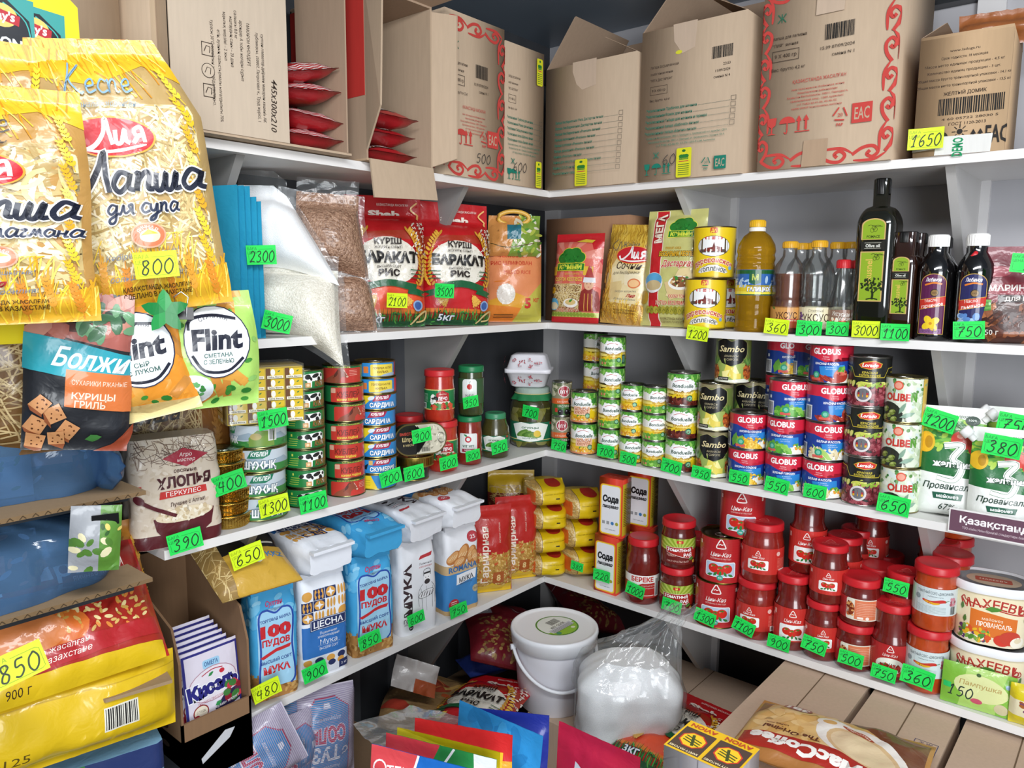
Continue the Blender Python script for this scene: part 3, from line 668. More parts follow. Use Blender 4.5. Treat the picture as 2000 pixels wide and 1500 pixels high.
# plain cartons at the far left
for (x, y, w_, d_, h_, rz, lb) in ((-.12, ya-.16, .22, .18, .3, .2, 'plain brown carton at the left end of the top shelf, nearest the yellow board'), (-.105, ya-.016-.0, .02, .2, .26, .1, 'plain brown folded carton squeezed against the printed carton on its side')):
    thing('cardboard_box', lb, 'box', carton_parts(w_, d_, h_, lambda a: a.P([(-.004, 0), (.004, 0), (.004, .26), (-.004, .26)], '#b7a288'), ()), (x, y, Z1), PI/2+rz)
def can_parts(r, h, art, base='#888', lid='#b9b8b4', ring=True, mt='tin', dark_lid=False):
    g = G(); S = Peri(2*r, 2*r, r, h); us = S.us(.0065)
    S.body(g, base, [.0028, h-.0028], 0, us, caps=False)
    g.lathe([(r-.002, 0), (r+.0007, .0006), (r+.0009, .0018), (r, .003)], lid, 40, 1)
    a = Art(); art(a, r, h); q = PI*r*.98
    a.onto(g, S, us, [], 0, .00022, 1.5e-5, box=(-q, .003, q, h-.003))
    body = g.build('tin_body', mt, 'metal'); g = G()
    g.lathe([(r, h-.003), (r+.0009, h-.0018), (r+.0008, h-.0004), (r-.0006, h), (r-.002, h-.0006), (r-.0025, h-.004), (r*.8, h-.0042), (r*.78, h-.0036), (r*.45, h-.0036), (0.0001, h-.0037)], lid, 40, 0, cap=False)
    sub = None
    if ring:
        q = G(); n = 14
        q.tube([(r*.32*math.cos(2*PI*i/n), -r*.35+r*.24*math.sin(2*PI*i/n), h-.0018) for i in range(n+1)], .0012, '#d5d5d2', 6)
        q.box(-r*.1, r*.1, -r*.82, -r*.5, h-.0032, h-.0012, '#d5d5d2'); sub = [('pull_ring', q.build('pull_ring', 'metal'), None, None)]
    return [('tin_body', body, None, None), ('tin_lid', g.build('tin_lid', 'metal'), sub, None)]
def tomatoes(a, x, y, s, c='#cf2a20'):
    for dx, dy in ((-.75, .1), (.75, .1), (0, -.12)):
        a.E(x+dx*s, y+dy*s, .62*s, .55*s, c); a.E(x+dx*s-.2*s, y+dy*s+.18*s, .14*s, .08*s, '#f08a7a', .6)
        for k in range(5): a.E(x+dx*s+.16*s*math.cos(k*1.3), y+dy*s+.32*s+.05*s*math.sin(k*1.3), .15*s, .045*s, '#2f7d2c', k*1.3, 8)
def leaf(a, x, y, ln, ang, c, k=.38):
    dx, dy = math.cos(ang), math.sin(ang); a.P([(x, y), (x+dx*ln*.4-dy*ln*k*.6, y+dy*ln*.4+dx*ln*k*.6), (x+dx*ln*.75-dy*ln*k*.4, y+dy*ln*.75+dx*ln*k*.4), (x+dx*ln, y+dy*ln), (x+dx*ln*.75+dy*ln*k*.4, y+dy*ln*.75-dx*ln*k*.4), (x+dx*ln*.4+dy*ln*k*.6, y+dy*ln*.4-dx*ln*k*.6)], c)
GREENS = ['#5fa83a', '#7cbf4a', '#4c9334', '#93cc63']
def lb_bond(kind):
    def f(a, r, h):
        q = PI*r; a.R(-q, 0, q, h, '#f4f3ea')
        a.P([(-q, h*.2), (q, h*.2), (q, h*.62)]+[(q-i*q/8, h*(.4+.1*math.cos(i*.9))) for i in range(17)], '#f0cf2a')
        a.P([(-q, h*.36), (q, h*.36), (q, h*.5), (0, h*.42), (-q, h*.5)], '#f6e27a')
        # green leaf fringe
        a.scat(130, (-q, h*.82, q, h), .006, GREENS+['#3b8a35'], 3, .5); a.R(-q, h*.93, q, h, '#4c9d38')
        a.scat(40, (r*.55, h*.55, r*1.3, h*.95), .006, GREENS, 5, .5)
        # white splash with the brand
        a.P([(r*.78*math.cos(t)*(1+.07*(-1)**i), h*.64+h*.19*math.sin(t)*(1+.16*(-1)**i)) for i, t in enumerate(lin(0, 2*PI, 36)[:-1])], '#ffffff')
        a.K([(-r*.5, h*.73), (-r*.1, h*.79), (r*.35, h*.74)], .0012, '#c23a3a', 5)
        a.T('Bonduelle', -.0, h*.62, h*.115, '#1d4a33', w=r*1.32, b=.025, sh=.15)
        a.T('Classique', 0, h*.5, h*.035, '#7a7a6a', w=r*.6)
        if kind == 'pea': tx, cs, n = 'ЗЕЛЁНЫЙ ГОРОШЕК', ['#6fae3a', '#86c24e', '#5a9a30', '#a4d36a'], 150
        elif kind == 'corn': tx, cs, n = 'СЛАДКАЯ КУКУРУЗА', ['#f0bb2e', '#e8a820', '#f6cf55', '#d99415'], 190
        elif kind == 'young': tx, cs, n = 'МОЛОДАЯ КУКУРУЗА', ['#f0bb2e', '#e8a820', '#f6cf55', '#d99415'], 190
        else: tx, cs, n = 'КРАСНАЯ ФАСОЛЬ', ['#5a1f18', '#6e2a20', '#47140f', '#7e352a'], 170
        if kind == 'young':
            a.R(-r*.62, h*.28, r*.62, h*.54, '#f3c6a6'); a.T('МОЛОДАЯ', 0, h*.46, h*.085, '#b0552f', w=r*1.0, b=.03); a.T('КУКУРУЗА', 0, h*.35, h*.085, '#b0552f', w=r*1.0, b=.03)
            a.RR(-r*.35, h*.2, r*.35, h*.27, .002, '#3f8a3a'); a.E(r*.95, h*.72, r*.24, r*.2, '#3f8a3a', .4)
        else: a.T(tx.split()[0], 0, h*.42, h*.06, '#c58a15', w=r*1.0, b=.02); a.T(tx.split()[1], 0, h*.33, h*.06, '#c58a15', w=r*.7, b=.02)
        sz = {'pea': .0042, 'corn': .003, 'young': .003, 'bean': .0048}[kind]
        a.scat(n*2, (-q, .004, q, h*.24), sz, cs, 9, .95 if kind == 'pea' else .62)
        a.E(r*.45, h*.25, r*.2, r*.2, '#2f6a4a'); a.E(r*.45, h*.25, r*.13, r*.13, '#8fc6a0')
        if kind == 'pea': a.RR(r*.72, h*.12, r*1.1, h*.42, .002, '#2b4a44'); a.RR(r*.77, h*.18, r*1.05, h*.38, .002, '#5a8a7c')
        if kind in ('pea', 'corn'): a.RR(-r*.98, h*.1, -r*.55, h*.18, .002, '#e08a6a')
        if kind in ('young', 'bean'): a.RR(r*.6, h*.18, r*1.02, h*.4, .002, '#e6c520'); a.R(-q, .003, q, h*.09 if kind == 'young' else .003, '#d98a62')
        a.R(r*1.45, .003, r*2.1, h*.9, '#e7ead8')
        for k in range(16): a.R(r*1.5, h*(.12+.045*k), r*2.05, h*(.13+.045*k), '#8a9a7a')
        a.bar(r*1.55, h*.1, r*1.95, h*.35)
    return f
def lb_globus(kind):
    def f(a, r, h):
        q = PI*r; a.R(-q, 0, q, h, '#1d3f96')
        a.P([(-q, h*.68), (-r*.7, h*.68), (-r*.25, h*.6), (0, h*.55), (r*.25, h*.6), (r*.7, h*.68), (q, h*.68), (q, h), (-q, h)], '#cf2740')
        a.T('GLOBUS', 0, h*.83, h*.15, '#ffffff', w=r*1.35, b=.035); a.T('Любимы', 0, h*.69, h*.035, '#f4d8dc', w=r*.3); a.T('с 1924 года', 0, h*.635, h*.03, '#f4d8dc', w=r*.36)
        t = {'pea': 'ЗЕЛЕНЫЙ ГОРОШЕК', 'red': 'КРАСНАЯ ФАСОЛЬ', 'white': 'БЕЛАЯ ФАСОЛЬ', 'corn': 'КУКУРУЗА СЛАДКАЯ'}[kind]
        a.P([(-r*.3, h*.44), (r*.9, h*.5), (r*.95, h*.2), (-r*.2, h*.2)], '#2f86d0')
        a.T(t, r*.05, h*.51, h*.055, '#ffffff', w=r*1.15, b=.025); a.T('в зернах', r*.2, h*.43, h*.03, '#cfe2f5', w=r*.4); a.T('для салатов', r*.25, h*.38, h*.03, '#cfe2f5', w=r*.45)
        a.P([(r*.1, .003), (r*1.5, .003), (r*1.5, h*.28), (r*.5, h*.22)], '#f1efe9')
        if kind == 'pea':
            a.scat(130, (-r*.95, .004, r*.5, h*.36), .0045, GREENS, 4, .95, lambda x, y: y < h*.36-abs(x+r*.3)*.35)
            a.K([(-r*.1, h*.3), (r*.3, h*.2), (r*.6, h*.06)], .006, '#86c24e', 5, True)
        elif kind == 'corn':
            for i in range(4): a.E(-r*.45+i*r*.3, h*.2-i*.003, r*.5, r*.13, '#e6b62c', -.75); a.scat(34, (-r*.7+i*r*.3, h*.06, -r*.2+i*r*.3, h*.34), .0022, ['#f4d35a', '#d79f1d'], i, .8)
            leaf(a, -r*.9, h*.06, r*.8, 1.3, '#5c9a3a'); leaf(a, -r*.7, h*.1, r*.7, 1.0, '#7cb54a')
        elif kind == 'red':
            for i in range(9): a.E(-r*.7+i*r*.15, h*.16-abs(i-4)*.0016, r*.3, r*.07, ['#a03428', '#8d2a20', '#b8483a'][i % 3], -.7+.1*(i % 3))
            a.E(r*.75, h*.22, r*.36, h*.17, '#a9362a'); a.E(r*.75, h*.29, r*.32, h*.07, '#c2543f'); a.scat(14, (r*.5, h*.26, r*1., h*.34), .003, ['#8d2a20', '#d9705a'], 3); a.scat(14, (r*.65, h*.33, r*.9, h*.43), .004, GREENS, 6, .5)
        else:
            a.scat(46, (-r*.9, .004, r*.45, h*.3), .0055, ['#e9dcb8', '#f2e8cc', '#d8c593'], 4, .6); leaf(a, -r*.75, h*.42, r*1.4, -.9, '#8fbf55', .16); leaf(a, -r*.4, h*.38, r*1.2, -.9, '#a9cf6a', .16)
            a.E(r*.8, h*.2, r*.3, h*.12, '#c9a24a'); a.scat(12, (r*.6, h*.2, r*1.0, h*.3), .004, GREENS+['#e9dcb8'], 6, .5)
        if kind != 'red': a.E(r*.85, h*.17, r*.3, h*.1, '#f4f1e6'); a.scat(16, (r*.65, h*.17, r*1.05, h*.3), .004, GREENS+['#f1efe9', '#e9a13a'], 8, .6)
        a.E(r*1.25, h*.12, r*.15, r*.15, '#e9bd2d'); a.E(r*1.25, h*.12, r*.08, r*.08, '#f5dc7a')
        a.E(-r*.42, h*.22, r*.17, r*.17, '#2f9a78'); a.E(-r*.42, h*.22, r*.1, r*.1, '#7cc9ae')
        a.RR(-r*.7, h*.08, -r*.2, h*.15, .0015, '#d95f54')
        a.bar(-r*1.5, h*.08, -r*1.12, h*.4, '#333', '#e8eaf0', 12); a.R(-r*1.38, h*.5, -r*1.24, h*.58, '#d6dcec')
        for k in range(12): a.R(-r*2.2, h*(.08+.045*k), -r*1.7, h*(.095+.045*k), '#7f93c9')
    return f
def lb_sambo(a, r, h):
    q = PI*r; a.R(-q, 0, q, h, '#6f7f3d'); a.P([(-q, h*.3), (-r*.4, h*.5), (r*.6, h*.42), (q, h*.5), (q, 0), (-q, 0)], '#9db05a'); a.R(-q, h*.9, q, h, '#8d8460')
    a.P([(-r*.92, h*.86), (-r*.4, h*.93), (0, h*.87), (r*.5, h*.93), (r*.92, h*.84), (r*.95, h*.6), (r*.6, h*.43), (.0, h*.36), (-r*.55, h*.42), (-r*.9, h*.6)], '#141414')
    a.K([(-r*.92, h*.86), (-r*.4, h*.93), (0, h*.87), (r*.5, h*.93), (r*.92, h*.84), (r*.95, h*.6), (r*.6, h*.43)], .0008, '#b9ad7a', 4)
    a.T('Sambo', 0, h*.72, h*.13, '#e3d3a0', w=r*1.5, b=.015, sh=.3); a.T('АНАНАСЫ', -.0, h*.57, h*.045, '#b9ad8a', w=r*.8); a.T('В СИРОПЕ', 0, h*.5, h*.045, '#b9ad8a', w=r*.8)
    a.P([(-r*1.2, .003), (r*1.3, .003), (r*1.1, h*.12), (0, h*.08), (-r, h*.14)], '#e9ead8')
    for x, y, s, rt in ((-.1, .3, .2, .3), (.25, .27, .18, -.4), (-.25, .2, .2, .8), (.1, .18, .2, .1), (.4, .16, .16, .6)):
        a.P([(x*r+s*r*1.4*math.cos(rt+k*PI/2+.4*(k % 2)), y*h+s*h*.62*math.sin(rt+k*PI/2+.4*(k % 2))) for k in range(4)], ['#efe07a', '#e6d25a', '#f5eb9c'][int(abs(x*10)) % 3])
    for sx in (-1, 1):
        a.E(sx*r*1.05, h*.24, r*.34, h*.16, '#a9532a')
        a.scat(30, (sx*r*1.05-r*.3, h*.12, sx*r*1.05+r*.3, h*.38), .0028, ['#d98a3a', '#7a3a1e', '#c96f30'], 3, .8)
        for k in range(5): leaf(a, sx*r*1.05, h*.36, r*.6, PI/2+(k-2)*.35, ['#4f7a35', '#6f9a45'][k % 2], .18)
    a.RR(-r*.75, h*.07, -r*.1, h*.14, .001, '#1c1a18'); a.T('КУСОЧКИ', -r*.42, h*.105, h*.035, '#f3f0e6', w=r*.52)
def lb_lorado(a, r, h):
    q = PI*r; a.R(-q, 0, q, h, '#20211f')
    a.scat(420, (-q, .003, q, h*.44), .0052, ['#7d2b36', '#93404a', '#6a1f2a', '#a4545c'], 5, .6)
    a.scat(90, (-q, h*.42, q, h*.5), .0055, ['#c9cf5a', '#a8bd45', '#dcd77a', '#8aa83a'], 8, .5)
    a.P([(-q, h*.52), (q, h*.52), (q, h*.49), (r, h*.52), (0, h*.5), (-r, h*.53), (-q, h*.49)], '#20211f')
    a.K([(-r*1.5, h*.8), (-r*.95, h*.78), (-r*.72, h*.6), (r*.72, h*.6), (r*.95, h*.78), (r*1.5, h*.8)], .0014, '#c9b53c', 0)
    a.P([(-r*.55, h*.84), (-r*.3, h*.9), (r*.2, h*.93), (r*.58, h*.87), (r*.5, h*.79), (0, h*.75), (-r*.4, h*.78)], '#c9a53a'); a.P([(-r*.5, h*.84), (-r*.28, h*.885), (r*.2, h*.915), (r*.53, h*.865), (r*.46, h*.795), (0, h*.765), (-r*.37, h*.79)], '#cf3326')
    a.T('Lorado', 0, h*.84, h*.07, '#ffffff', w=r*.75, b=.03, sh=.25); a.T('КРАСНАЯ', 0, h*.69, h*.045, '#d9c64a', w=r*.7, b=.02); a.T('ФАСОЛЬ-КИДНЕЙ', 0, h*.635, h*.04, '#d9c64a', w=r*1.0, b=.02)
    a.T('КРАСНАЯ', -r*1.35, h*.7, h*.03, '#d9c64a', w=r*.4); a.T('РАЙСКОЕ', r*1.35, h*.7, h*.03, '#d9c64a', w=r*.4)
    x, y = -r*.25, h*.26; a.E(x, y, r*.4, h*.155, '#d9d4d4'); a.E(x, y, r*.3, h*.115, '#6f6f74')
    for i, c in enumerate(('#2a2426', '#b5252b', '#e0a92a')): a.R(x-r*.25, y+h*(.03-.043*i), x+r*.25, y+h*(.073-.043*i), c)
    for k in range(9): a.R(-r*1.6, h*(.84+.015*k), -r*.9, h*(.846+.015*k), '#8f9498')
    a.bar(r*1.1, h*.25, r*1.5, h*.5, '#333', '#d8d8d4', 10)
def lb_oliben(a, r, h):
    q = PI*r; a.R(-q, 0, q, h, '#dfe6d2'); a.scat(120, (-q, h*.0, q, h), .009, ['#cfdcc0', '#eef2e6', '#b9cba6', '#d4e0dc'], 3, .5)
    a.scat(40, (-q, h*.6, q, h), .003, ['#5f8f4a', '#3f7a3a'], 6, .9)
    for k in range(9): leaf(a, -q+k*q*.23, h*(.75+.06*(-1)**k), r*.55, .6+k, '#7fa56a', .2)
    a.R(r*1.2, 0, r*2.2, h, '#d7b13a'); a.E(-.1*r, h*.82, r*.24, h*.1, '#d9573f'); a.E(-.1*r, h*.82, r*.18, h*.07, '#e9a08a')
    a.T('OLIBE', -r*.12, h*.57, h*.16, '#c2352b', w=r*1.25, b=.04); a.T('N', r*.68, h*.58, h*.19, '#5a9a35', w=r*.3, b=.04)
    a.arcT('оливки без косточки', -r*.6, -h*.05, r*1.0, h*.055, '#3a3a35', a0=.35)
    a.E(-r*.55, h*.12, r*.75, h*.33, '#2b2f26')
    for x, y, s in ((-.75, .28, .2), (-.35, .22, .2), (-.8, .1, .2), (-.25, .08, .18), (-.5, .15, .16)): a.E(x*r, y*h, s*r, s*r*.75, '#7d8f3f', .5); a.E(x*r-.04*r, y*h+.02*h, s*r*.5, s*r*.3, '#a9b56a', .5); a.E(x*r+s*r*.7, y*h, .05*r, .05*r, '#4a5420')
    leaf(a, r*.05, h*.12, r*.8, .4, '#8fae9a', .25); leaf(a, r*.0, h*.2, r*.7, 1.1, '#7fa08a', .25)
def lb_itlv(a, r, h):
    q = PI*r; a.R(-q, 0, q, h, '#8f8a70'); a.scat(50, (-q, h*.6, q, h), .008, ['#a49c7c', '#c9c4a8', '#77785c', '#5f6a48'], 3, .6)
    a.R(-q, 0, q, h*.36, '#3f6a35'); a.R(-q, h*.36, q, h*.52, '#d2622f'); a.T('LUIS CLASICO', -.1*r, h*.43, h*.05, '#f3e3c8', w=r*1.2)
    a.E(0, h*.73, r*.62, h*.17, '#efe3dc'); a.E(0, h*.73, r*.55, h*.15, '#a8283a'); a.T('ITLV', 0, h*.72, h*.095, '#ffffff', w=r*.8, b=.03)
    a.T('МАСЛИНЫ', 0, h*.3, h*.07, '#e6e8d8', w=r*1.3)
    for x, y in ((-.35, .12), (.3, .13), (.75, .1), (.8, .27), (.7, .45), (.95, .38)): a.E(x*r, y*h, r*.28, h*.085, '#161418'); a.E(x*r-.06*r, y*h+.03*h, r*.08, h*.02, '#8a8a92')
    a.RR(-r*.95, h*.12, -r*.65, h*.24, .001, '#c23a30')
def lb_ghee(a, r, h):
    q = PI*r; a.R(-q, 0, q, h, '#e9c81f'); a.R(-q, 0, q, h*.05, '#c9a81a')
    for cx in (0, 2.2*r, -2.2*r):
        a.RR(cx-r*.17, h*.87, cx+r*.17, h*.97, .002, '#c23028'); a.T('ДА', cx, h*.92, h*.06, '#f2d23a', w=r*.26, b=.04)
        a.E(cx, h*.62, r*.82, h*.2, '#4a3a1a'); a.E(cx, h*.62, r*.8, h*.19, '#eef0ee'); a.RR(cx-r*.42, h*.745, cx+r*.42, h*.8, .003, '#c23a3a'); a.T('СЛИВОЧНЫЙ ВКУС', cx, h*.772, h*.028, '#f6e2d8', w=r*.7)
        a.P([(cx-r*.7, h*.5), (cx+r*.68, h*.5), (cx+r*.6, h*.56), (cx-r*.66, h*.56)], '#5a4a44'); a.P([(cx-r*.45, h*.52), (cx+r*.42, h*.52), (cx+r*.4, h*.6), (cx+r*.15, h*.62), (cx-r*.1, h*.6), (cx-r*.4, h*.58)], '#7a2a22'); a.P([(cx-r*.05, h*.6), (cx+r*.1, h*.6), (cx+r*.02, h*.7)], '#6a241e')
        for k in range(3): a.R(cx-r*(.35-.25*k), h*.525, cx-r*(.3-.25*k), h*.56, '#d9c8b8')
        a.arcT('деревенское', cx, h*.36-r*1.9, r*1.9, h*.095, '#c23a28', b=.03, sp=.4, oc='#f7e9d8')
        a.P([(cx-r*.75, h*.12), (cx-r*.6, h*.2), (cx-r*.2, h*.26), (cx+r*.2, h*.26), (cx+r*.6, h*.2), (cx+r*.75, h*.12), (cx+r*.6, h*.1), (cx, h*.15), (cx-r*.6, h*.1)], '#e6e4de'); a.K([(cx-r*.72, h*.13), (cx-r*.2, h*.265), (cx+r*.2, h*.265), (cx+r*.72, h*.13)], .0008, '#3a3a3a', 4)
        a.arcT('ТОПЛЁНОЕ', cx, h*.185-r*1.7, r*1.7, h*.065, '#2b2b30', b=.03, sp=.8); a.E(cx+r*.88, h*.2, r*.1, h*.035, '#7ab4d8')
def lb_cow(a, r, h):
    q = PI*r; a.R(-q, 0, q, h, '#1d7a3a'); a.R(-q, h*.02, q, h*.1, '#0f5a2a')
    a.P([(-.1*r, h*.75), (r*.2, h*.8), (r*.85, h*.85), (r*1.0, h*.75), (r*.98, h*.2), (r*.8, h*.2), (r*.7, h*.45), (r*.35, h*.42), (r*.33, h*.12), (r*.18, h*.12), (r*.1, h*.45), (-.02*r, h*.5), (-r*.3, h*.55), (-r*.32, h*.68)], '#f1f2ee')
    for x, y, w_, h_ in ((-.2, .63, .12, .1), (.15, .65, .14, .13), (.55, .7, .2, .1), (.75, .5, .1, .15), (.3, .55, .06, .1), (.9, .7, .07, .08)): a.E(x*r, y*h, w_*r, h_*h, '#1f2020', .3)
    a.T('КУБЛЕЙ', r*.9, h*.3, h*.25, '#8a6a35', w=r*.85, b=.05, sh=.2, oc='#3a2c14')
    for k in range(4): a.R(-r*(.85-.04*k), h*(.22+.11*k), -r*(.35-.02*k), h*(.245+.11*k), '#b9c24a')
    a.R(-r*.65, h*.68, -r*.57, h*.8, '#c9cf5a'); a.RR(r*.02, h*.12, r*.28, h*.36, .001, '#d9a36a'); a.E(r*.15, h*.24, r*.07, h*.07, '#f0d8b0')
    for k in range(3): a.R(-r*1.25, h*(.3+.15*k), -r*1.05, h*(.36+.15*k), '#b9c24a')
def lb_horse(text):
    def f(a, r, h):
        q = PI*r; a.R(-q, 0, q, h, '#1d6a3a'); a.RR(-r*.8, h*.05, r*1.5, h*.84, .004, '#c23a30')
        a.T('ҚҰЯТЫЛҒАН ҚАЗЫЛЫҚ', r*.2, h*.91, h*.09, '#d9cf4a', w=r*1.2, b=.02)
        if text:
            a.T('КУБЛЕЙ', r*.15, h*.48, h*.28, '#7a2a20', w=r*1.25, b=.03, sh=.1); a.T('КОНИНА ТУШЁНАЯ', r*.1, h*.2, h*.11, '#f0d84a', w=r*1.1, b=.03)
            a.RR(-r*.78, h*.55, -r*.52, h*.8, .001, '#d9a890')
        else:
            a.P([(-r*.7, h*.05), (-r*.45, h*.3), (-r*.05, h*.5), (r*.2, h*.78), (r*.42, h*.84), (r*.55, h*.62), (r*.7, h*.42), (r*.6, h*.33), (r*.42, h*.42), (r*.3, h*.3), (r*.25, h*.05)], '#8f4a35')
            a.P([(r*.05, h*.6), (r*.2, h*.8), (r*.3, h*.8), (r*.12, h*.45), (-r*.1, h*.3)], '#5a2a20'); a.E(r*.64, h*.4, r*.06, h*.05, '#d8b09a'); a.K([(r*.47, h*.75), (r*.62, h*.5)], .001, '#e6d0c0', 0)
            for k in range(4): a.R(r*.75, h*(.7-.08*k), r*1.2, h*(.72-.08*k), '#e9b9a8')
    return f
def lb_sard(kind):
    def f(a, r, h):
        q = PI*r; a.R(-q, 0, q, h, '#2f86c9')
        if kind == 'low': a.P([(-q, 0), (r*.1, 0), (-r*.3, h), (-q, h)], '#e6c82a'); [a.R(-r*.8, h*(.3+.15*k), -r*.3, h*(.34+.15*k), '#b9a42a') for k in range(3)]; a.P([(r*.4, h), (r*.8, h*.5), (r*1.4, h*.6), (r*1.4, h)], '#e6c82a'); return
        if kind == 'top':
            a.RR(-r*.35, h*.12, r*.9, h*.82, .003, '#ead24a'); a.T('ГОРБУША НАТУР.', r*.28, h*.6, h*.13, '#7a5a1a', w=r*1.0, b=.03); a.T('КИЛЬКА', r*.28, h*.36, h*.14, '#7a5a1a', w=r*.6, b=.03)
            a.E(r*.6, h*.15, r*.45, h*.12, '#9fb4c9', .1); a.R(r*1.05, 0, r*1.6, h, '#c23a4a'); a.RR(-r*.7, h*.3, -r*.45, h*.7, .001, '#d97a3a'); return
        if kind == 'yel': a.P([(-q, h*.05), (-r*.95, 0), (-r*.1, h), (-q, h)], '#e6c82a'); a.E(-r*.35, h*.75, r*.17, h*.12, '#dfe9f2', .3)
        a.P([(-r*.3, h*.55), (-r*.1, h*.92), (r*.75, h*.95), (r*.55, h*.6)], '#a8284a'); a.T('КУБЛЕЙ', r*.22, h*.77, h*.17, '#ffffff', w=r*.65, b=.03, sh=.2)
        a.T('САРДИНА' if kind != 'mack' else 'СКУМБРИЯ', r*.25, h*.33, h*.27, '#ffffff', w=r*1.35, b=.035, oc='#1f5f9a')
        if kind == 'mack': a.P([(-r*.9, h*.4), (-r*.5, h*.7), (-r*.6, h*.3)], '#1c2530'); a.RR(-r*.48, h*.6, -r*.28, h*.88, .001, '#d9b36a'); a.P([(r*1.1, .0), (r*1.6, 0), (r*1.6, h), (r*1.3, h)], '#e6c82a')
    return f
def lb_shuz(kind):
    def f(a, r, h):
        q = PI*r; a.R(-q, 0, q, h, '#c9d4dd'); a.P([(-q, h*.28), (-r, h*.36), (-.2*r, h*.3), (r*.6, h*.4), (q, h*.3), (q, 0), (-q, 0)], '#3f8a45'); a.scat(40, (-q, h*.03, q, h*.25), .006, ['#4f9a4a', '#2f7a3a', '#6aa85a'], 3, .4, jit=.1)
        a.P([(-r*1.4, h*.36), (-r*.9, h*.62), (-r*.5, h*.5), (0, h*.66), (r*.5, h*.5), (r*1.2, h*.62), (r*1.6, h*.36)], '#9fb2c0')
        if kind == 'side':
            a.P([(-r*.95, h*.98), (-r*.5, h*.98), (-r*.6, h*.6), (-r*.95, h*.55)], '#1f8a5a'); a.T('БЛЕЙ', -r*.73, h*.8, h*.17, '#ffffff', w=r*.35, sh=.2, b=.02); a.T('ЖЫК', -r*.7, h*.35, h*.26, '#ffffff', w=r*.55, b=.04)
            a.P([(0, h*.45), (r*.3, h*.75), (r*.9, h*.7), (r*.9, h*.1), (0, h*.1)], '#7a9a45'); a.E(r*.25, h*.5, r*.2, h*.14, '#b9a86a'); a.bar(r*.72, h*.35, r*.95, h*.8, '#333', '#e8e8e4', 8); return
        a.P([(-r*.25, h*.62), (-r*.1, h*.9), (r*.15, h*.97), (r*.65, h*.97), (r*.55, h*.72), (r*.3, h*.6)], '#1f7a5a'); a.T('КУБЛЕЙ', r*.2, h*.79, h*.17, '#ffffff', w=r*.62, b=.03, sh=.25)
        a.T('ШҰЖЫҚ', r*.2, h*.34, h*.3, '#ffffff', w=r*1.2, b=.045, sh=.05, oc='#3a5a6a')
        if kind == 'horse': a.E(-r*.75, h*.5, r*.2, h*.35, '#4a3a34'); a.RR(-r*.48, h*.6, -r*.32, h*.85, .001, '#d9a36a')
    return f
def lb_darkgreen(a, r, h):
    q = PI*r; a.R(-q, 0, q, h, '#1f4a2a')
    for k in range(9): a.R(-r*.6, h*(.2+.07*k), r*.5, h*(.215+.07*k), '#7f9a5a')
    a.bar(r*.6, h*.2, r*.9, h*.5, '#222', '#cfd4c6', 8)
def lb_zinkaz(a, r, h):
    q = PI*r; a.R(-q, 0, q, h, '#b3262a')
    for k in range(18): a.R(-q, h*(.03+.053*k), q, h*(.034+.053*k), '#a82025')
    for cx in (0, 2.6*r, -2.6*r):
        zk_logo(a, cx, h*.85, r*.3, '#f4ece8'); a.T('Цин-Каз', cx, h*.64, h*.085, '#f4ece8', w=r*.95, b=.01, sh=.3); a.T('ОСНОВАНО В 1996 ГОДУ', cx, h*.55, h*.03, '#f0d0c8', w=r*.95)
        a.RR(cx-r*.7, h*.15, cx+r*.7, h*.48, .005, '#f4f2f0'); a.RR(cx-r*.66, h*.165, cx+r*.66, h*.465, .004, '#b9cbe0')
        tomatoes(a, cx, h*.32, r*.4); 
        for k in range(5): leaf(a, cx-r*.6+k*r*.3, h*.17, r*.28, .3+k*.6, '#2f7d3a')
        a.E(cx, h*.14, r*.14, h*.055, '#3aa08a'); a.T('950', cx, h*.14, h*.035, '#ffffff')
    for sx in (-1, 1): a.RR(sx*r*1.02-.003, h*.8, sx*r*1.02+.003, h*.88, .001, '#e6c4bc')
def zk_logo(a, x, y, s, c):
    a.K([(x-.7*s, y-.35*s), (x-.15*s, y+.75*s), (x+.15*s, y+.75*s), (x+.7*s, y-.35*s), (x+.5*s, y-.55*s), (x-.5*s, y-.55*s), (x-.7*s, y-.35*s)], s*.16, c, 3)
    a.K([(x-.35*s, y-.05*s), (x-.1*s, y+.12*s), (x+.1*s, y+.0*s), (x+.35*s, y+.1*s)], s*.13, c, 4)

CAN = {}
def cans(key, r, h, fn, **k): CAN[key] = (can_parts(r, h, fn, **k), r, h)
DL = '#77736a'
for kk in ('pea', 'corn', 'young', 'bean'):
    r_, h_ = {'pea': (.0315, .0765), 'corn': (.0295, .0645), 'young': (.0345, .081), 'bean': (.0375, .0775)}[kk]
    cans('b_'+kk, r_, h_, lb_bond(kk), lid='#8d8a84')
cans('b_cornbig', .0315, .0765, lb_bond('corn'), lid='#6b6862'); cans('b_peasmall', .0295, .0645, lb_bond('pea'), lid='#a9a8a4')
for kk in ('pea', 'red', 'white', 'corn'): cans('g_'+kk, .0412, .079, lb_globus(kk), lid='#8f8f8d')
cans('sambo', .0385, .108, lb_sambo, lid='#8a8468'); cans('lorado', .0385, .099, lb_lorado, lid='#a9a8a2'); cans('oliben', .0355, .0875, lb_oliben, lid='#b3a878')
cans('itlv', .0262, .09, lb_itlv, lid='#b9b8b4'); cans('ghee', .0455, .113, lb_ghee, lid='#8d7d55', ring=False)
cans('cow', .0405, .0382, lb_cow, lid='#7d7a55', ring=True); cans('horse_t', .0395, .0385, lb_horse(True), lid='#7d7a55'); cans('horse_h', .0395, .0385, lb_horse(False), lid='#7d7a55')
for kk in ('low', 'top', 'yel', 'blue', 'mack'): cans('s_'+kk, .0425, .0338, lb_sard(kk), lid='#a9975a')
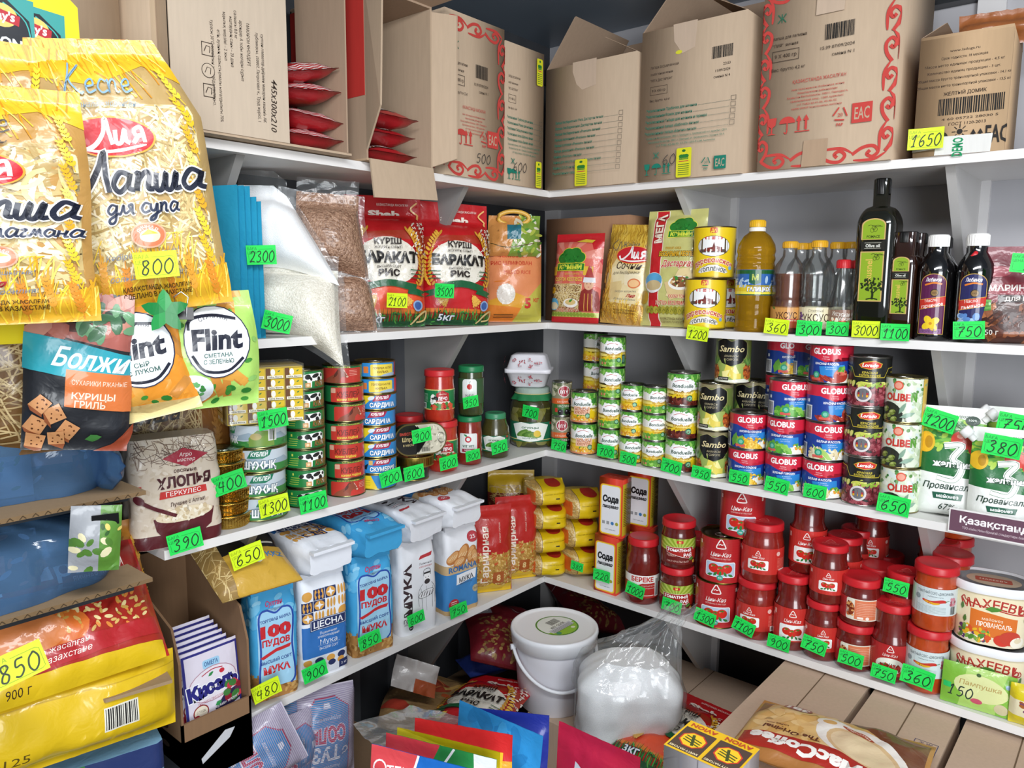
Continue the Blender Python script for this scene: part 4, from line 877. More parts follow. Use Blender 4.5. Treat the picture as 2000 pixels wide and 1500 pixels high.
for kk in ('side', 'horse', 'plain'): cans('sh_'+kk, .05, .045, lb_shuz(kk), lid='#9d9a6a')
cans('darkgreen', .042, .085, lb_darkgreen, lid='#4a5a3a'); cans('zinkaz', .049, .108, lb_zinkaz, lid='#6a5a2a', base='#b3262a')
def put_can(key, label, loc, drot=0, group=None, name='tin_can', cat='tin'):
    return thing(name, label, cat, CAN[key][0], loc, facing(loc[0], loc[1])+drot, group)
def stack(keys, desc, where, px, off, py, side, z, group, rots=(0,), jit=.0012, top_py=None, name='tin_can', descs=None):
    x, y, _ = (atR if side == 'R' else atL)(px, off, py, z); n = len(keys); zz = z
    for i, k in enumerate(keys):
        d = descs[i] if descs else desc
        lb = '%s, %s %s' % (d, pos_word(i, n), where) if n > 1 else '%s %s' % (d, where)
        put_can(k, lb, (x+RND.uniform(-jit, jit), y+RND.uniform(-jit, jit), zz), rots[i % len(rots)], group, name); zz += CAN[k][2]+.0002
    return x, y, zz
# ---- third shelf, right wall
stack(['itlv']*2, 'slim tin of black olives', 'of the two at the shelf corner', 1096, .045, 875, 'R', Z3, 'slim olive tins', (.1, .25))
stack(['b_young']*2, 'tin of young sweetcorn with orange band', 'of the two beside the slim olive tins', 1140, .045, 885, 'R', Z3, 'young sweetcorn tins', (.0, -.2))
stack(['b_cornbig']*4, 'tin of sweetcorn', 'in the tall stack behind the young sweetcorn', 1160, .125, 855, 'R', Z3, 'tall sweetcorn stack', (.35, .2, .3, .75))
stack(['b_pea']*4, 'tin of green peas', 'in the tall stack behind the first 700 tag', 1191, .045, 890, 'R', Z3, 'tall pea stack', (-.1, .0, .05, .05), .002)
stack(['b_corn']*3, 'small tin of sweetcorn', 'in the stack above the 500 tag', 1233, .042, 905, 'R', Z3, 'small sweetcorn tins', (.15, -.35, -.3))
stack(['b_peasmall']*3, 'small tin of green peas', 'between the 500 tag and the red beans', 1277, .042, 912, 'R', Z3, 'small pea tins', (-.05, .2, .25))
stack(['b_bean']*3, 'white yellow tin of red beans', 'of three behind the second 700 tag', 1329, .05, 922, 'R', Z3, 'red bean tins', (.0, -.05, -.05))
stack(['b_pea'], 'dusty green pea tin standing alone', 'at the back beside the bracket', 1281, .24, 790, 'R', Z3+.0, None, (0,))
_x = atR(1283, .25, 800, Z3)
stack(['b_pea']*1, 'upper dark pea tin at the back wall', 'behind the small pea tins', 1240, .2, 800, 'R', Z3, None, (0,))
stack(['sambo']*2, 'black and green tin of pineapple', 'of three above the 950 tag', 1390, .05, 935, 'R', Z3, 'pineapple tins', (.0, -.25), .004)
_b = atR(1421, .065, 935, Z3)
put_can('sambo', 'black and green tin of pineapple, topmost, just under the second shelf', (_b[0], _b[1], Z3+2*.1084), -.1, 'pineapple tins')
for i, (px, of) in enumerate(((1460, .14), (1493, .15))):
    stack(['sambo']*2, 'pineapple tin in the back row', ('behind the sweetcorn with red top' if i == 0 else 'behind the tall pea tins with red top'), px, of, 900, 'R', Z3, 'pineapple tins in the back row', (.1, -.1))
stack(['g_corn']*2, 'blue and red tin of sweetcorn', 'of two right of the pineapple', 1457, .048, 945, 'R', Z3, 'blue sweetcorn tins', (-.15, .05))
stack(['g_pea']*3, 'blue and red tin of green peas', 'in the stack above the 550 tag', 1530, .05, 960, 'R', Z3, 'blue pea tins', (-.1, -.3, .3))
stack(['g_corn']*4, 'blue and red sweetcorn tin', 'in the back stack behind the blue pea tins', 1522, .135, 930, 'R', Z3, 'blue sweetcorn tins in the back stack', (.3, .5, .4, .35))
stack(['g_pea']*4, 'blue and red pea tin', 'in the back stack behind the red bean tin', 1572, .135, 930, 'R', Z3, 'blue pea tins in the back stack', (.35,))
stack(['g_white', 'g_white', 'g_red', 'g_red'], '', 'in the stack above the 600 tag', 1606, .05, 975, 'R', Z3, 'blue bean tins', (-.2, .1, .35, -.25), .002, descs=['blue and red tin of white beans']*2+['blue and red tin of red beans']*2)
stack(['lorado']*3, 'black tin of kidney beans', 'of three right of the 600 tag', 1681, .047, 988, 'R', Z3, 'kidney bean tins', (.05, .1, .0))
stack(['oliben']*3, 'pale green tin of pitted olives', 'of three above the 650 tag', 1752, .045, 998, 'R', Z3, 'pale green olive tins', (.15, -.1, -.25))
stack(['oliben']*2, 'dusty olive tin at the back wall', 'of two behind the big mayonnaise pouch', 1858, .2, 900, 'R', Z3, 'olive tins at the back', (.1, 0))
stack(['lorado']*2, 'black bean tin at the back wall', 'of two behind the kidney bean stack', 1715, .17, 900, 'R', Z3, 'bean tins at the back', (.2, 0))
# ---- third shelf, left wall
stack(['sh_plain', 'sh_plain', 'sh_horse', 'sh_side'], 'grey green tin of horse sausage', 'in the wide stack above the 1300 tag', 508, .062, 1005, 'L', Z3, 'wide grey green tins', (.1, -.05, -.2, -.35), .003)
stack(['cow']*7, 'green tin with a spotted cow', 'in the stack above the 1100 tag', 599, .06, 975, 'L', Z3, 'green cow tins', (-.1, .0, .05, .02, -.05, .0, .1), .002)
stack(['horse_h', 'horse_t', 'horse_t', 'horse_t', 'horse_h', 'horse_t', 'horse_h'], 'red tin of stewed horse meat', 'in the stack beside the green cow tins', 676, .06, 955, 'L', Z3, 'red horse tins', (-.05, .25, -.05, .1, .2, .1, -.4), .002)
stack(['s_low', 's_mack', 's_yel', 's_yel', 's_blue', 's_yel', 's_top', 's_top'], 'flat blue tin of fish', 'in the tall stack above the left 700 tag', 736, .06, 940, 'L', Z3, 'flat blue fish tins', (0, .1, .1, .15, -.1, .1, .0, .15), .002)
stack(['darkgreen']*2, 'dark green tin at the back', 'of two behind the dairy packet block', 530, .175, 900, 'L', Z3+.05, 'dark green tins', (0,))
# ---- second shelf
stack(['ghee'], 'yellow tin of melted butter', 'on the shelf edge under another', 1376, .05, 640, 'R', Z2, 'yellow butter tins', (-.05,))
_b = atR(1389, .055, 640, Z2)
put_can('ghee', 'yellow tin of melted butter balanced on top of another', (_b[0], _b[1], Z2+.1132), -.05, 'yellow butter tins')
stack(['ghee'], 'yellow tin of melted butter half hidden', 'behind the lower one', 1410, .13, 640, 'R', Z2, 'yellow butter tins', (.3,))

LIDR = '#c4222a'
def jar_parts(prof, lid_r, lid_h, content, label=None, lv=(0, 0), lr=0, lidc=LIDR, lid_art=None, lid_mt='plastic', label_span=PI, lbase='#b3262a', mt='sauce', art_off=0):
    """prof: (r, z) outline; printed label wraps the straight part lv at radius lr"""
    g = G(); g.lathe(prof, content, 40, 0); H = prof[-1][1]
    parts = [('glass_body', g.build('glass_body', mt), None, None)]
    if label:
        g = G(); S = Peri(2*lr, 2*lr, lr, H); us = S.us(.0065); q = min(PI*.99, label_span)*lr
        us2 = [u for u in us if -q < u < q]; us2 = [-q]+us2+[q]
        S0 = lambda u, v, o=0: S(u, v, o+.0006)
        g.grid([[S0(u, v) for u in us2] for v in lv], lbase, 0, True)
        a = Art(); label(a, lr, lv[0], lv[1]); a.onto(g, S0, us, [], 0, .0002, 1.5e-5, box=(-q, lv[0], q, lv[1]))
        parts.append(('paper_label', g.build('paper_label', 'tin'), None, None))
    g = G(); z = H; R = lid_r
    g.lathe([(R-.0015, z-.003), (R+.0006, z-.002), (R, z+.001), (R, z+lid_h-.003), (R-.0012, z+lid_h-.001), (R-.004, z+lid_h), (R-.007, z+lid_h-.0012), (.0001, z+lid_h-.0012)], lidc, 44, 0, cap=False)
    if lid_art:
        a = Art(); lid_art(a, R); a.onto(g, lambda u, v, o: (u, v, z+lid_h-.0012+o), [], [], 0, .0003)
    parts.append(('jar_lid', g.build('jar_lid', lid_mt), None, None)); return parts
def jp(r, h, neck, nr, foot=.004):  # jar outline: foot, straight wall, shoulder, neck
    sh = h-neck
    return [(r-foot, 0), (r-.0015, .0015), (r, .006)]+[(r, sh*.5), (r, sh*.8), (r-.25*(r-nr), sh*.9), (r-.7*(r-nr), sh*.97), (nr, sh+.002), (nr, h)]
def la_lid(a, R): zk_logo(a, 0, R*.1, R*.35, '#dd6a66'); a.T('Цин-Каз', 0, -R*.3, R*.2, '#dd6a66', w=R*.9, sh=.3)
def jl_zk(big=True, side=0):
    def f(a, r, v0, v1):
        h = v1-v0; a.R(-r*PI, v0, r*PI, v1, '#c4322c'); x = side*r
        if big: zk_logo(a, x, v0+h*.82, r*.26, '#f4ece8'); a.T('Цин-Каз', x, v0+h*.62, h*.1, '#f4ece8', w=r*.95, b=.01, sh=.3); a.RR(x-r*.72, v0+h*.04, x+r*.72, v0+h*.5, .004, '#f4f2f0'); tomatoes(a, x, v0+h*.28, r*.4); [leaf(a, x-r*.55+k*r*.28, v0+h*.07, r*.26, .3+k*.6, '#2f7d3a') for k in range(5)]
        else: zk_logo(a, x, v0+h*.78, r*.17, '#f4ece8'); a.T('Цин-Каз', x, v0+h*.64, h*.08, '#f4ece8', w=r*.6, b=.01, sh=.3); a.RR(x-r*.5, v0+h*.16, x+r*.5, v0+h*.54, .003, '#f4f2f0'); tomatoes(a, x, v0+h*.37, r*.27); [leaf(a, x-r*.4+k*r*.2, v0+h*.19, r*.2, .3+k*.6, '#2f7d3a') for k in range(5)]
        a.E(x+r*1.0, v0+h*.8, r*.11, r*.11, '#e6b9b0'); a.RR(x-r*1.15, v0+h*.74, x-r*.97, v0+h*.88, .001, '#e6b9b0')
        for k in range(9): a.R(x+r*.95, v0+h*(.2+.05*k), x+r*1.5, v0+h*(.218+.05*k), '#df7a6c')
        a.bar(x+r*1.1, v0+h*.04, x+r*1.45, v0+h*.17, '#333', '#e9d8d2', 10)
    return f
def jl_bereke(a, r, v0, v1):
    h = v1-v0; a.R(-r*PI, v0, r*PI, v1, '#b3302c'); a.R(-r*PI, v0+h*.66, r*PI, v1, '#f2efec'); a.T('БЕРЕКЕ', 0, v0+h*.83, h*.2, '#c4322c', w=r*1.35, b=.04)
    a.P([(-r*.9, v0+h*.66), (0, v0+h*.66), (-r*.5, v0+h*.5)], '#f2efec'); tomatoes(a, -r*.45, v0+h*.33, r*.3, '#d9392c'); a.T('ТОМАТНАЯ ПАСТА', r*.35, v0+h*.55, h*.05, '#f6ded8', w=r*.8); a.T('25% натуральная', r*.35, v0+h*.45, h*.05, '#f6ded8', w=r*.8)
    a.bar(r*.82, v0+h*.1, r*1.02, v0+h*.85, '#333', '#efece8', 8); a.R(-r*.2, v0+h*.1, r*.7, v0+h*.14, '#f0c8c0')
def jl_trai(a, r, v0, v1):
    h = v1-v0; a.R(-r*PI, v0, r*PI, v1, '#8fa82f'); a.P([(-r*PI, v0), (r*PI, v0), (r*PI, v0+h*.5), (r*.9, v0+h*.55), (-r*.9, v0+h*.55), (-r*PI, v0+h*.5)], '#6a1f1c')
    for k in range(11): t = PI*(k+.5)/11; a.P([(0, v0+h*.5), (r*1.5*math.cos(t-.07), v0+h*.5+r*1.0*math.sin(t-.07)), (r*1.5*math.cos(t+.07), v0+h*.5+r*1.0*math.sin(t+.07))], '#b9c95a')
    a.RR(-r*.2, v0+h*.82, r*.2, v0+h*.94, .003, '#c4322c'); a.T('М', 0, v0+h*.88, h*.07, '#f4dc6a', b=.05)
    a.P([(-r*.85, v0+h*.66), (r*.85, v0+h*.68), (r*.98, v0+h*.4), (r*.6, v0+h*.24), (r*.1, v0+h*.3), (-r*.8, v0+h*.44)], '#f0e6e0'); a.P([(-r*.82, v0+h*.65), (r*.83, v0+h*.67), (r*.94, v0+h*.41), (r*.58, v0+h*.26), (r*.1, v0+h*.32), (-r*.78, v0+h*.45)], '#a8241f')
    a.T('ТОМАТНЫЙ', -.02*r, v0+h*.56, h*.1, '#ffffff', w=r*1.45, b=.04); a.T('РАЙ', r*.5, v0+h*.38, h*.12, '#ffffff', w=r*.55, b=.04); a.T('ТОМАТ', -r*.5, v0+h*.34, h*.08, '#d9a89a', w=r*.6, b=.02); a.T('НАТУРАЛЬНЫЙ', -r*.1, v0+h*.12, h*.07, '#d9b8aa', w=r*1.3)
    a.E(r*1.05, v0+h*.4, r*.3, h*.2, '#b5281f'); a.E(r*.75, v0+h*.22, r*.18, h*.05, '#4f8a35', .4); a.E(r*.95, v0+h*.1, r*.1, r*.1, '#d9a83a')
def jl_lecho(a, r, v0, v1):
    h = v1-v0; a.R(-r*PI, v0, r*PI, v1, '#1f7a45'); a.R(-r*PI, v1-h*.05, r*PI, v1, '#d9c87a'); a.R(-r*PI, v0, r*PI, v0+h*.05, '#d9c87a')
    a.P([(0, v0+h*.4), (r*.85, v0+h*.4), (r*.85, v0+h*.8), (r*.6, v0+h*.88), (r*.42, v0+h*.97), (r*.2, v0+h*.88), (0, v0+h*.8)], '#b3262a'); a.T('Цин-Каз', r*.42, v0+h*.78, h*.07, '#f0e0c8', w=r*.5, sh=.3); a.T('ЛЕЧО', r*.42, v0+h*.56, h*.17, '#ffffff', w=r*.62, b=.03)
    a.RR(-r*.15, v0+h*.3, r*.95, v0+h*.42, .003, '#e9d9c8'); a.scat(40, (-r*.3, v0+h*.06, r*1.1, v0+h*.3), .005, ['#c4322c', '#d9573a', '#3f8a3a', '#8f1f1c'], 4, .7); a.scat(12, (-r*.35, v0+h*.3, 0, v0+h*.7), .005, ['#f0efe6', '#2a2a2a', '#3f8a3a'], 5, .7)
    for k in range(7): a.R(-r*1.2, v0+h*(.4+.06*k), -r*.6, v0+h*(.42+.06*k), '#9fc4a8')
    a.bar(-r*1.2, v0+h*.1, -r*.8, v0+h*.3, '#333', '#dfe6dc', 8)
def jl_navi(a, r, v0, v1):
    h = v1-v0; a.R(-r*PI, v0, r*PI, v1, '#3a5a3a'); a.RR(-r*.5, v0+h*.1, r*.65, v1-h*.02, .008, '#eef2ee'); a.E(.08*r, v0+h*.68, r*.2, r*.22, '#c4322c'); a.K([(r*.08, v0+h*.8), (r*.16, v0+h*.92)], .001, '#3a6a3a', 0); a.T('NAVI', .08*r, v0+h*.32, h*.14, '#3a3a4a', w=r*.6)
def jl_vit(a, r, v0, v1):
    h = v1-v0; a.RR(-r*.72, v0, r*.72, v1, .004, '#e9ece9'); a.E(0, v0+h*.7, r*.25, r*.25, '#c4283a'); a.E(0, v0+h*.7, r*.14, r*.14, '#e9ece9'); leaf(a, -r*.05, v0+h*.84, r*.35, 2.6, '#3a8a55'); a.T('VIT VIT', 0, v0+h*.36, h*.12, '#2f5a45', w=r*.95, b=.03); a.R(-r*.5, v0+h*.06, r*.5, v0+h*.22, '#a8284a'); a.T('ЧЕРРИ', 0, v0+h*.14, h*.08, '#ffffff', w=r*.6, b=.03)
def jl_pickle(a, r, v0, v1):
    h = v1-v0; a.R(-r*PI, v0, r*PI, v1, '#1f6a4a'); a.R(-r*PI, v0+h*.08, r*PI, v0+h*.12, '#d9c87a')
    a.P([(-r*.85, v0+h*.85), (-r*.4, v1), (0, v0+h*.93), (r*.4, v1), (r*.85, v0+h*.85), (r*.6, v0+h*.1), (0, v0), (-r*.6, v0+h*.1)], '#eef2ea'); a.T('ОГУРЦЫ', 0, v0+h*.72, h*.09, '#2f6a45', w=r*.75, b=.03)
    for k in range(5): a.E(-r*.35+k*r*.14, v0+h*(.45-.03*k), r*.3, r*.11, ['#5f8a3a', '#7aa04a', '#4f7a30'][k % 3], .5-.15*k)
    a.E(r*.32, v0+h*.42, r*.16, r*.15, '#e6c545'); a.T('СОЛЕНЫЕ', 0, v0+h*.18, h*.06, '#2f6a45', w=r*.7, b=.02)
    for k in range(8): a.R(r*1.0, v0+h*(.2+.07*k), r*1.5, v0+h*(.22+.07*k), '#8fbfa5')
    a.RR(r*.95, v0+h*.86, r*1.15, v0+h*.98, .001, '#c4322c')
def jl_sauce(a, r, v0, v1):
    h = v1-v0; a.RR(-r*.85, v0, r*.85, v1, .004, '#e6e0d0'); a.R(-r*.4, v0+h*.05, r*.78, v0+h*.95, '#d97a55'); a.E(-r*.62, v0+h*.5, r*.22, h*.32, '#8a3a1f'); a.scat(24, (-r*.8, v0+h*.2, -r*.45, v0+h*.8), .003, ['#c4622c', '#7a2a18', '#e0a060'], 3, .7)
    for k in range(8): a.R(-r*.3, v0+h*(.25+.08*k), r*.7, v0+h*(.27+.08*k), '#e9b49a')
    a.RR(-r*.25, v0+h*.08, r*.05, v0+h*.18, .001, '#f4e6da'); a.E(r*.25, v0+h*.13, r*.09, r*.09, '#f4e6da')
def jl_adj(a, r, v0, v1):
    h = v1-v0; a.R(-r*PI, v0, r*PI, v1, '#b3262a'); zk_logo(a, 0, v0+h*.85, r*.24, '#f4ece8'); a.T('Цин-Каз', 0, v0+h*.67, h*.09, '#f4ece8', w=r*.75, sh=.3); a.E(0, v0+h*.32, r*.72, h*.26, '#f4f0e6'); a.arcT('АДЖИКА', 0, v0+h*.36-r*.9, r*.9, h*.1, '#2a2a2a', b=.02); a.scat(40, (-r*.5, v0+h*.16, r*.5, v0+h*.36), .004, ['#c4322c', '#3f8a3a', '#8a2a1c'], 4, .6, lambda x, y: (x/(r*.6))**2+((y-v0-h*.26)/(h*.16))**2 < 1)
    for k in range(7): a.R(-r*1.5, v0+h*(.3+.06*k), -r*1.0, v0+h*(.32+.06*k), '#d9706a')
def jl_adj2(a, r, v0, v1):
    h = v1-v0; a.R(-r*PI, v0, r*PI, v1, '#b3302c'); a.E(r*.3, v0+h*.3, r*.6, h*.27, '#f4f0e6'); a.T('АДЖИКА', r*.3, v0+h*.44, h*.08, '#2a2a2a', w=r*.7, b=.02); a.scat(30, (-r*.1, v0+h*.22, r*.7, v0+h*.38), .004, ['#8a4a2a', '#5a7a3a', '#7a3a1c'], 4, .6); a.T('СОУС', r*.3, v0+h*.14, h*.07, '#2a2a2a', w=r*.5, b=.02); a.T('Цин-Каз', r*.3, v0+h*.65, h*.07, '#f4ece8', w=r*.5, sh=.3)
def jl_chili(a, r, v0, v1):
    h = v1-v0; a.R(-r*PI, v0, r*PI, v1, '#cfdcdf'); a.T('ТОМАТНЫЙ СОУС «ДИКСИЧИЛИ»', 0, v0+h*.83, h*.1, '#3a4a50', w=r*1.75, b=.01); a.T('Кубанские соусы', -.0, v0+h*.7, h*.045, '#3a4a50', w=r*.7)
    a.K([(-r*.6, v0+h*.53), (-r*.2, v0+h*.47), (r*.3, v0+h*.55), (r*.5, v0+h*.53)], h*.13, '#c4322c', 6, True); a.K([(-r*.5, v0+h*.5), (-r*.1, v0+h*.44), (r*.2, v0+h*.46)], h*.08, '#e0a92a', 6, True); a.K([(r*.45, v0+h*.54), (r*.65, v0+h*.58)], .0012, '#3a7a3a', 0)
    for k in range(6): a.R(-r*.9, v0+h*(.08+.045*k), r*.5, v0+h*(.092+.045*k), '#93a4a8')
    a.E(-r*.85, v0+h*.6, r*.14, r*.14, '#8a9aa0'); a.bar(r*.75, v0+h*.05, r*1.05, v0+h*.35, '#333', None, 8); a.scat(10, (r*.7, v0+h*.4, r*1.0, v0+h*.65), .003, ['#a85a6a', '#c98a9a'], 3)
TOM, TOMD = '#8a2018', '#6d1a15'
JAR = {}
JAR['bereke'] = jar_parts(jp(.0415, .147, .02, .036), .0375, .016, TOMD, jl_bereke, (.018, .075), .0415)
JAR['trai'] = jar_parts(jp(.0395, .1, .014, .037), .0395, .014, '#5f1a14', jl_trai, (.012, .074), .0395)
JAR['pla'] = jar_parts(jp(.0445, .118, .018, .041), .0425, .014, TOM, jl_zk(False), (.022, .08), .0445, lid_art=la_lid)
JAR['tall'] = jar_parts(jp(.0375, .15, .042, .031), .0345, .014, TOMD, jl_zk(True), (.022, .096), .0375, lid_art=la_lid)
JAR['mid'] = jar_parts(jp(.0365, .112, .022, .033), .0355, .013, TOMD, jl_zk(False), (.022, .075), .0365, lid_art=la_lid)
JAR['low'] = jar_parts(jp(.0375, .083, .014, .035), .037, .014, TOMD, jl_sauce, (.014, .058), .0375)
JAR['adj'] = jar_parts(jp(.0365, .143, .052, .031), .0335, .014, TOMD, jl_adj, (.014, .078), .0365, lid_art=la_lid)
JAR['adj2'] = jar_parts(jp(.0375, .1, .03, .033), .0355, .014, TOMD, jl_adj2, (.004, .068), .0375, lid_art=la_lid)
JAR['chili'] = jar_parts(jp(.0372, .113, .022, .035), .0385, .014, '#b8451a', jl_chili, (.034, .086), .0374)
JAR['lecho'] = jar_parts(jp(.0345, .106, .02, .033), .0345, .0125, '#b8301f', jl_lecho, (.028, .075), .0345, lidc='#c62a2e')
JAR['navi'] = jar_parts(jp(.0305, .107, .02, .029), .031, .0125, '#3f4a28', jl_navi, (.03, .09), .0305, lidc='#1f7a4a')
JAR['vit'] = jar_parts(jp(.0305, .107, .018, .0285), .0295, .011, '#8a2a1c', jl_vit, (.03, .078), .0305, label_span=.8, lidc='#1f7a4a')
PCK = [(.031, 0), (.034, .003), (.0355, .02), (.0355, .06), (.034, .075), (.028, .09), (.026, .1)]
JAR['pick'] = jar_parts(PCK, .0265, .012, '#47431f', jl_pickle, (.018, .058), .0357, lidc='#3f8a62', mt='sauce')
def put_jar(key, label, loc, drot=0, group=None): return thing('glass_jar', label, 'jar', JAR[key], loc, facing(loc[0], loc[1])+drot, group)
JH = dict(bereke=.163, trai=.114, pla=.132, tall=.164, mid=.125, low=.097, adj=.157, adj2=.114, chili=.127, lecho=.1185, navi=.1195, vit=.118, pick=.112)
def jarR(key, label, px, off, py, z=Z4, drot=0, group=None, side='R', dxy=(0, 0)):
    p = (atR if side == 'R' else atL)(px, off, py, z); return put_jar(key, label, (p[0]+dxy[0], p[1]+dxy[1], z), drot, group)
jarR('bereke', 'large tomato paste jar with white and red label above the 1000 tag', 1254, .045, 1160)
for i in range(2): jarR('trai', 'jar of tomato sauce with lime green label, %s of two above the right 700 tag' % ('lower', 'upper')[i], 1320, .045, 1195, Z4+i*.1145, (.0, .1)[i], 'lime green label jars')
jarR('bereke', 'red lidded jar behind the upper lime green label jar', 1358, .14, 1150); jarR('bereke', 'dim red lidded jar farthest back beside the bracket', 1393, .215, 1120)
for i in range(2): stack(['zinkaz'], 'large red tin of tomato paste, %s of three' % ('lowest', 'middle')[i], 'above the 1300 tag', (1397, 1403)[i], .052, 1220, 'R', Z4+i*.1082, 'red tomato tins', (-.05,))
_b = atR(1440, .075, 1210, 0); put_can('zinkaz', 'large red tin of tomato paste, topmost of three, touching the shelf above', (_b[0], _b[1], Z4+.2164), -.05, 'red tomato tins')
for i in range(2): jarR('pla', 'wide tomato paste jar with red label, %s of two above the lower 1100 tag' % ('lower', 'upper')[i], (1475, 1481)[i], .052, 1240, Z4+i*.1325, (-.35, -.2)[i], 'wide red label jars')
jarR('tall', 'tall tomato paste jar with big tomato picture, standing above the 900 tag', 1543, .048, 1268, Z4, .05, 'tall tomato jars')
jarR('tall', 'tall tomato paste jar, upper one with lid nearly touching the shelf', 1566, .085, 1250, Z4+.1642, -.05, 'tall tomato jars')
jarR('tall', 'tall tomato paste jar carrying another tall jar, partly hidden', 1569, .126, 1250, Z4, 0, 'tall tomato jars')
for i in range(2): jarR('mid', 'tomato paste jar with small picture label, %s of two beside the 900 tag' % ('lower', 'upper')[i], (1603, 1608)[i], .045, 1285, Z4+i*.1255, (.05, .0)[i], 'small picture jars')
for i, (px, of, lb) in enumerate(((1637, .115, 'behind the small picture jars'), (1662, .185, 'second row behind the small picture jars'))):
    jarR('mid', 'red lidded jar under another %s' % lb, px, of, 1250, Z4, .2, 'jars behind'); jarR('mid', 'red lidded jar on another %s' % lb, px, of, 1250, Z4+.1255, .2, 'jars behind')
for i in range(2): jarR('low', 'squat sauce jar with orange label, %s of two above the 500 tag' % ('lower', 'upper')[i], (1666, 1671)[i], .045, 1303, Z4+i*.0975, (.1, .15)[i], 'squat sauce jars')
for i in range(2): jarR('low', 'squat sauce jar in the second row, %s of two behind the orange labelled pair' % ('lower', 'upper')[i], 1707, .13, 1260, Z4+i*.0975, 0, 'squat sauce jars in the second row')
for i in range(2): jarR('low', 'squat dim sauce jar at the back wall, %s of two behind the bracket' % ('lower', 'upper')[i], 1722, .22, 1200, Z4+i*.0975, 0, 'squat sauce jars at the back')
jarR('tall', 'dark jar at the back, left of the bracket', 1700, .2, 1200, Z4, 0, 'dark jars at the back'); jarR('mid', 'dark jar on another at the back, left of the bracket', 1690, .2, 1200, Z4+.1642, 0, 'dark jars at the back')
jarR('adj', 'adjika jar with narrow shoulders above the lowest 750 tag', 1735, .047, 1325)
jarR('low', 'squat jar carrying the adjika jar with the 550 tag', 1758, .105, 1290)
jarR('adj2', 'adjika jar with white oval picture and the 550 tag on it', 1757, .085, 1290, Z4+.0975, -.1)
for i in range(2): jarR('chili', 'orange chilli sauce jar with pale label, %s of two above the lower 360 tag' % ('lower', 'upper')[i], (1804, 1810)[i], .047, 1352, Z4+i*.1275, (.0, .05)[i], 'chilli sauce jars')
for k, (px, of, n) in enumerate(((1842, .13, 2), (1815, .2, 2), (1842, .25, 3))):
    for i in range(n): jarR('chili', 'red lidded jar %s of %d, %s row behind the chilli sauce jars' % (pos_word(i, n), n, ('second', 'third', 'last')[k]), px, of, 1290, Z4+i*.1275, 0, 'jars behind the chilli sauce')
# left wall jars on the third shelf
for i in range(2): jarR('lecho', 'red lidded jar of lecho with green label, %s of two above the 600 tag' % ('lower', 'upper')[i], (865, 859)[i], .055, 910, Z3+i*.119, (-.1, -.2)[i], 'lecho jars', 'L')
jarR('vit', 'jar of cherry tomatoes with small white label above the 800 tag', 917, .052, 895, Z3, -.1, None, 'L')
jarR('navi', 'green lidded jar of pickles standing on the cherry tomato jar', 920, .055, 895, Z3+.1185, -.2, None, 'L')
jarR('pick', 'small pickle jar with green cover above the lower 550 tag', 967, .055, 885, Z3, -.1, None, 'L')
def cap_mesh(r, h, z, c, ribs=True, nm='cap'):
    g = G(); g.lathe([(r, z), (r, z+h-.002), (r-.002, z+h), (.0001, z+h)], c, 32, 0, cap=False)
    if ribs:
        for k in range(24): t = 2*PI*k/24; g.tube([(r*math.sin(t), r*math.cos(t), z+.001), (r*math.sin(t), r*math.cos(t), z+h-.003)], .0006, c, 4)
    return g.build(nm, 'plastic')
def wrap_label(S, art, v0, v1, span, base=None, mt='tin', off=.0006):
    g = G(); us = S.us(.006); q = span; u2 = [-q]+[u for u in us if -q < u < q]+[q]; vs_ = lin(v0, v1, 6 if S.prof else 1)
    f = lambda u, v, o=0: S(u, v, o+off)
    if base: g.grid([[f(u, v) for u in u2] for v in vs_], base, 0, True)
    a = Art(); art(a); a.onto(g, f, us, vs_ if S.prof else [], 0, .0002, 1.5e-5, box=(-q, v0, q, v1)); return g.build('paper_label', mt)
def rings(r, z0, z1, n, amp): return [(r-amp*(.5-.5*math.cos(2*PI*n*(z-z0)/(z1-z0))), z) for z in lin(z0, z1, n*6)]
def oil_art(a):
    r = .04; a.R(-.1, .08, .1, .13, '#2f62a8'); a.R(-.1, .123, .1, .131, '#1f5a2a'); a.P([(-.1, .08), (.1, .08), (.1, .098), (.02, .092), (-.03, .1), (-.1, .095)], '#dcc02a'); a.R(-.1, .079, .1, .086, '#e9d84a'); a.R(-.1, .0785, .1, .0805, '#1f5a2a')
    a.scat(20, (-.06, .098, .06, .112), .007, ['#dfe6ea', '#a9c4dc'], 4, .4); a.P([(-.012, .105), (-.012, .124), (0, .13), (.012, .124), (.012, .105), (0, .1)], '#1f5a3a'); a.T('М', 0, .116, .012, '#b9c45a', b=.03)
    a.T('ГАЛИЦКОЕ', .01, .091, .009, '#ffffff', w=.05, b=.03, oc='#1c3a6a')
def bottle(name, label, cat, parts, px, off, py, drot=0, group=None, z=Z2, dx=0, dy=0):
    x, y, _ = atR(px, off, py, z); return thing(name, label, cat, parts, (x+dx, y+dy, z), facing(x, y)+drot, group)
g = G(); g.lathe([(.036, 0), (.04, .004)]+rings(.0402, .01, .07, 2, .0018)+[(.0402, .075), (.0402, .135)]+rings(.0402, .138, .172, 2, .002)+[(.038, .185), (.028, .203), (.0165, .212), (.0155, .222)], '#e6ac22', 40)
gl = g.build('bottle_body', 'oil'); S = Peri(.0804, .0804, .0402, .2)
bottle('oil_bottle', 'large bottle of sunflower oil with yellow cap beside the butter tins', 'bottle', [('bottle_body', gl, None, None), ('paper_label', wrap_label(S, oil_art, .078, .132, .11, '#2f62a8'), None, None), ('collar', cap_mesh(.0172, .009, .213, '#f2efe8', False, 'collar'), None, 'white collar'), ('cap', cap_mesh(.0165, .015, .222, '#e3b21f'), None, None)], 1470, .05, 648)
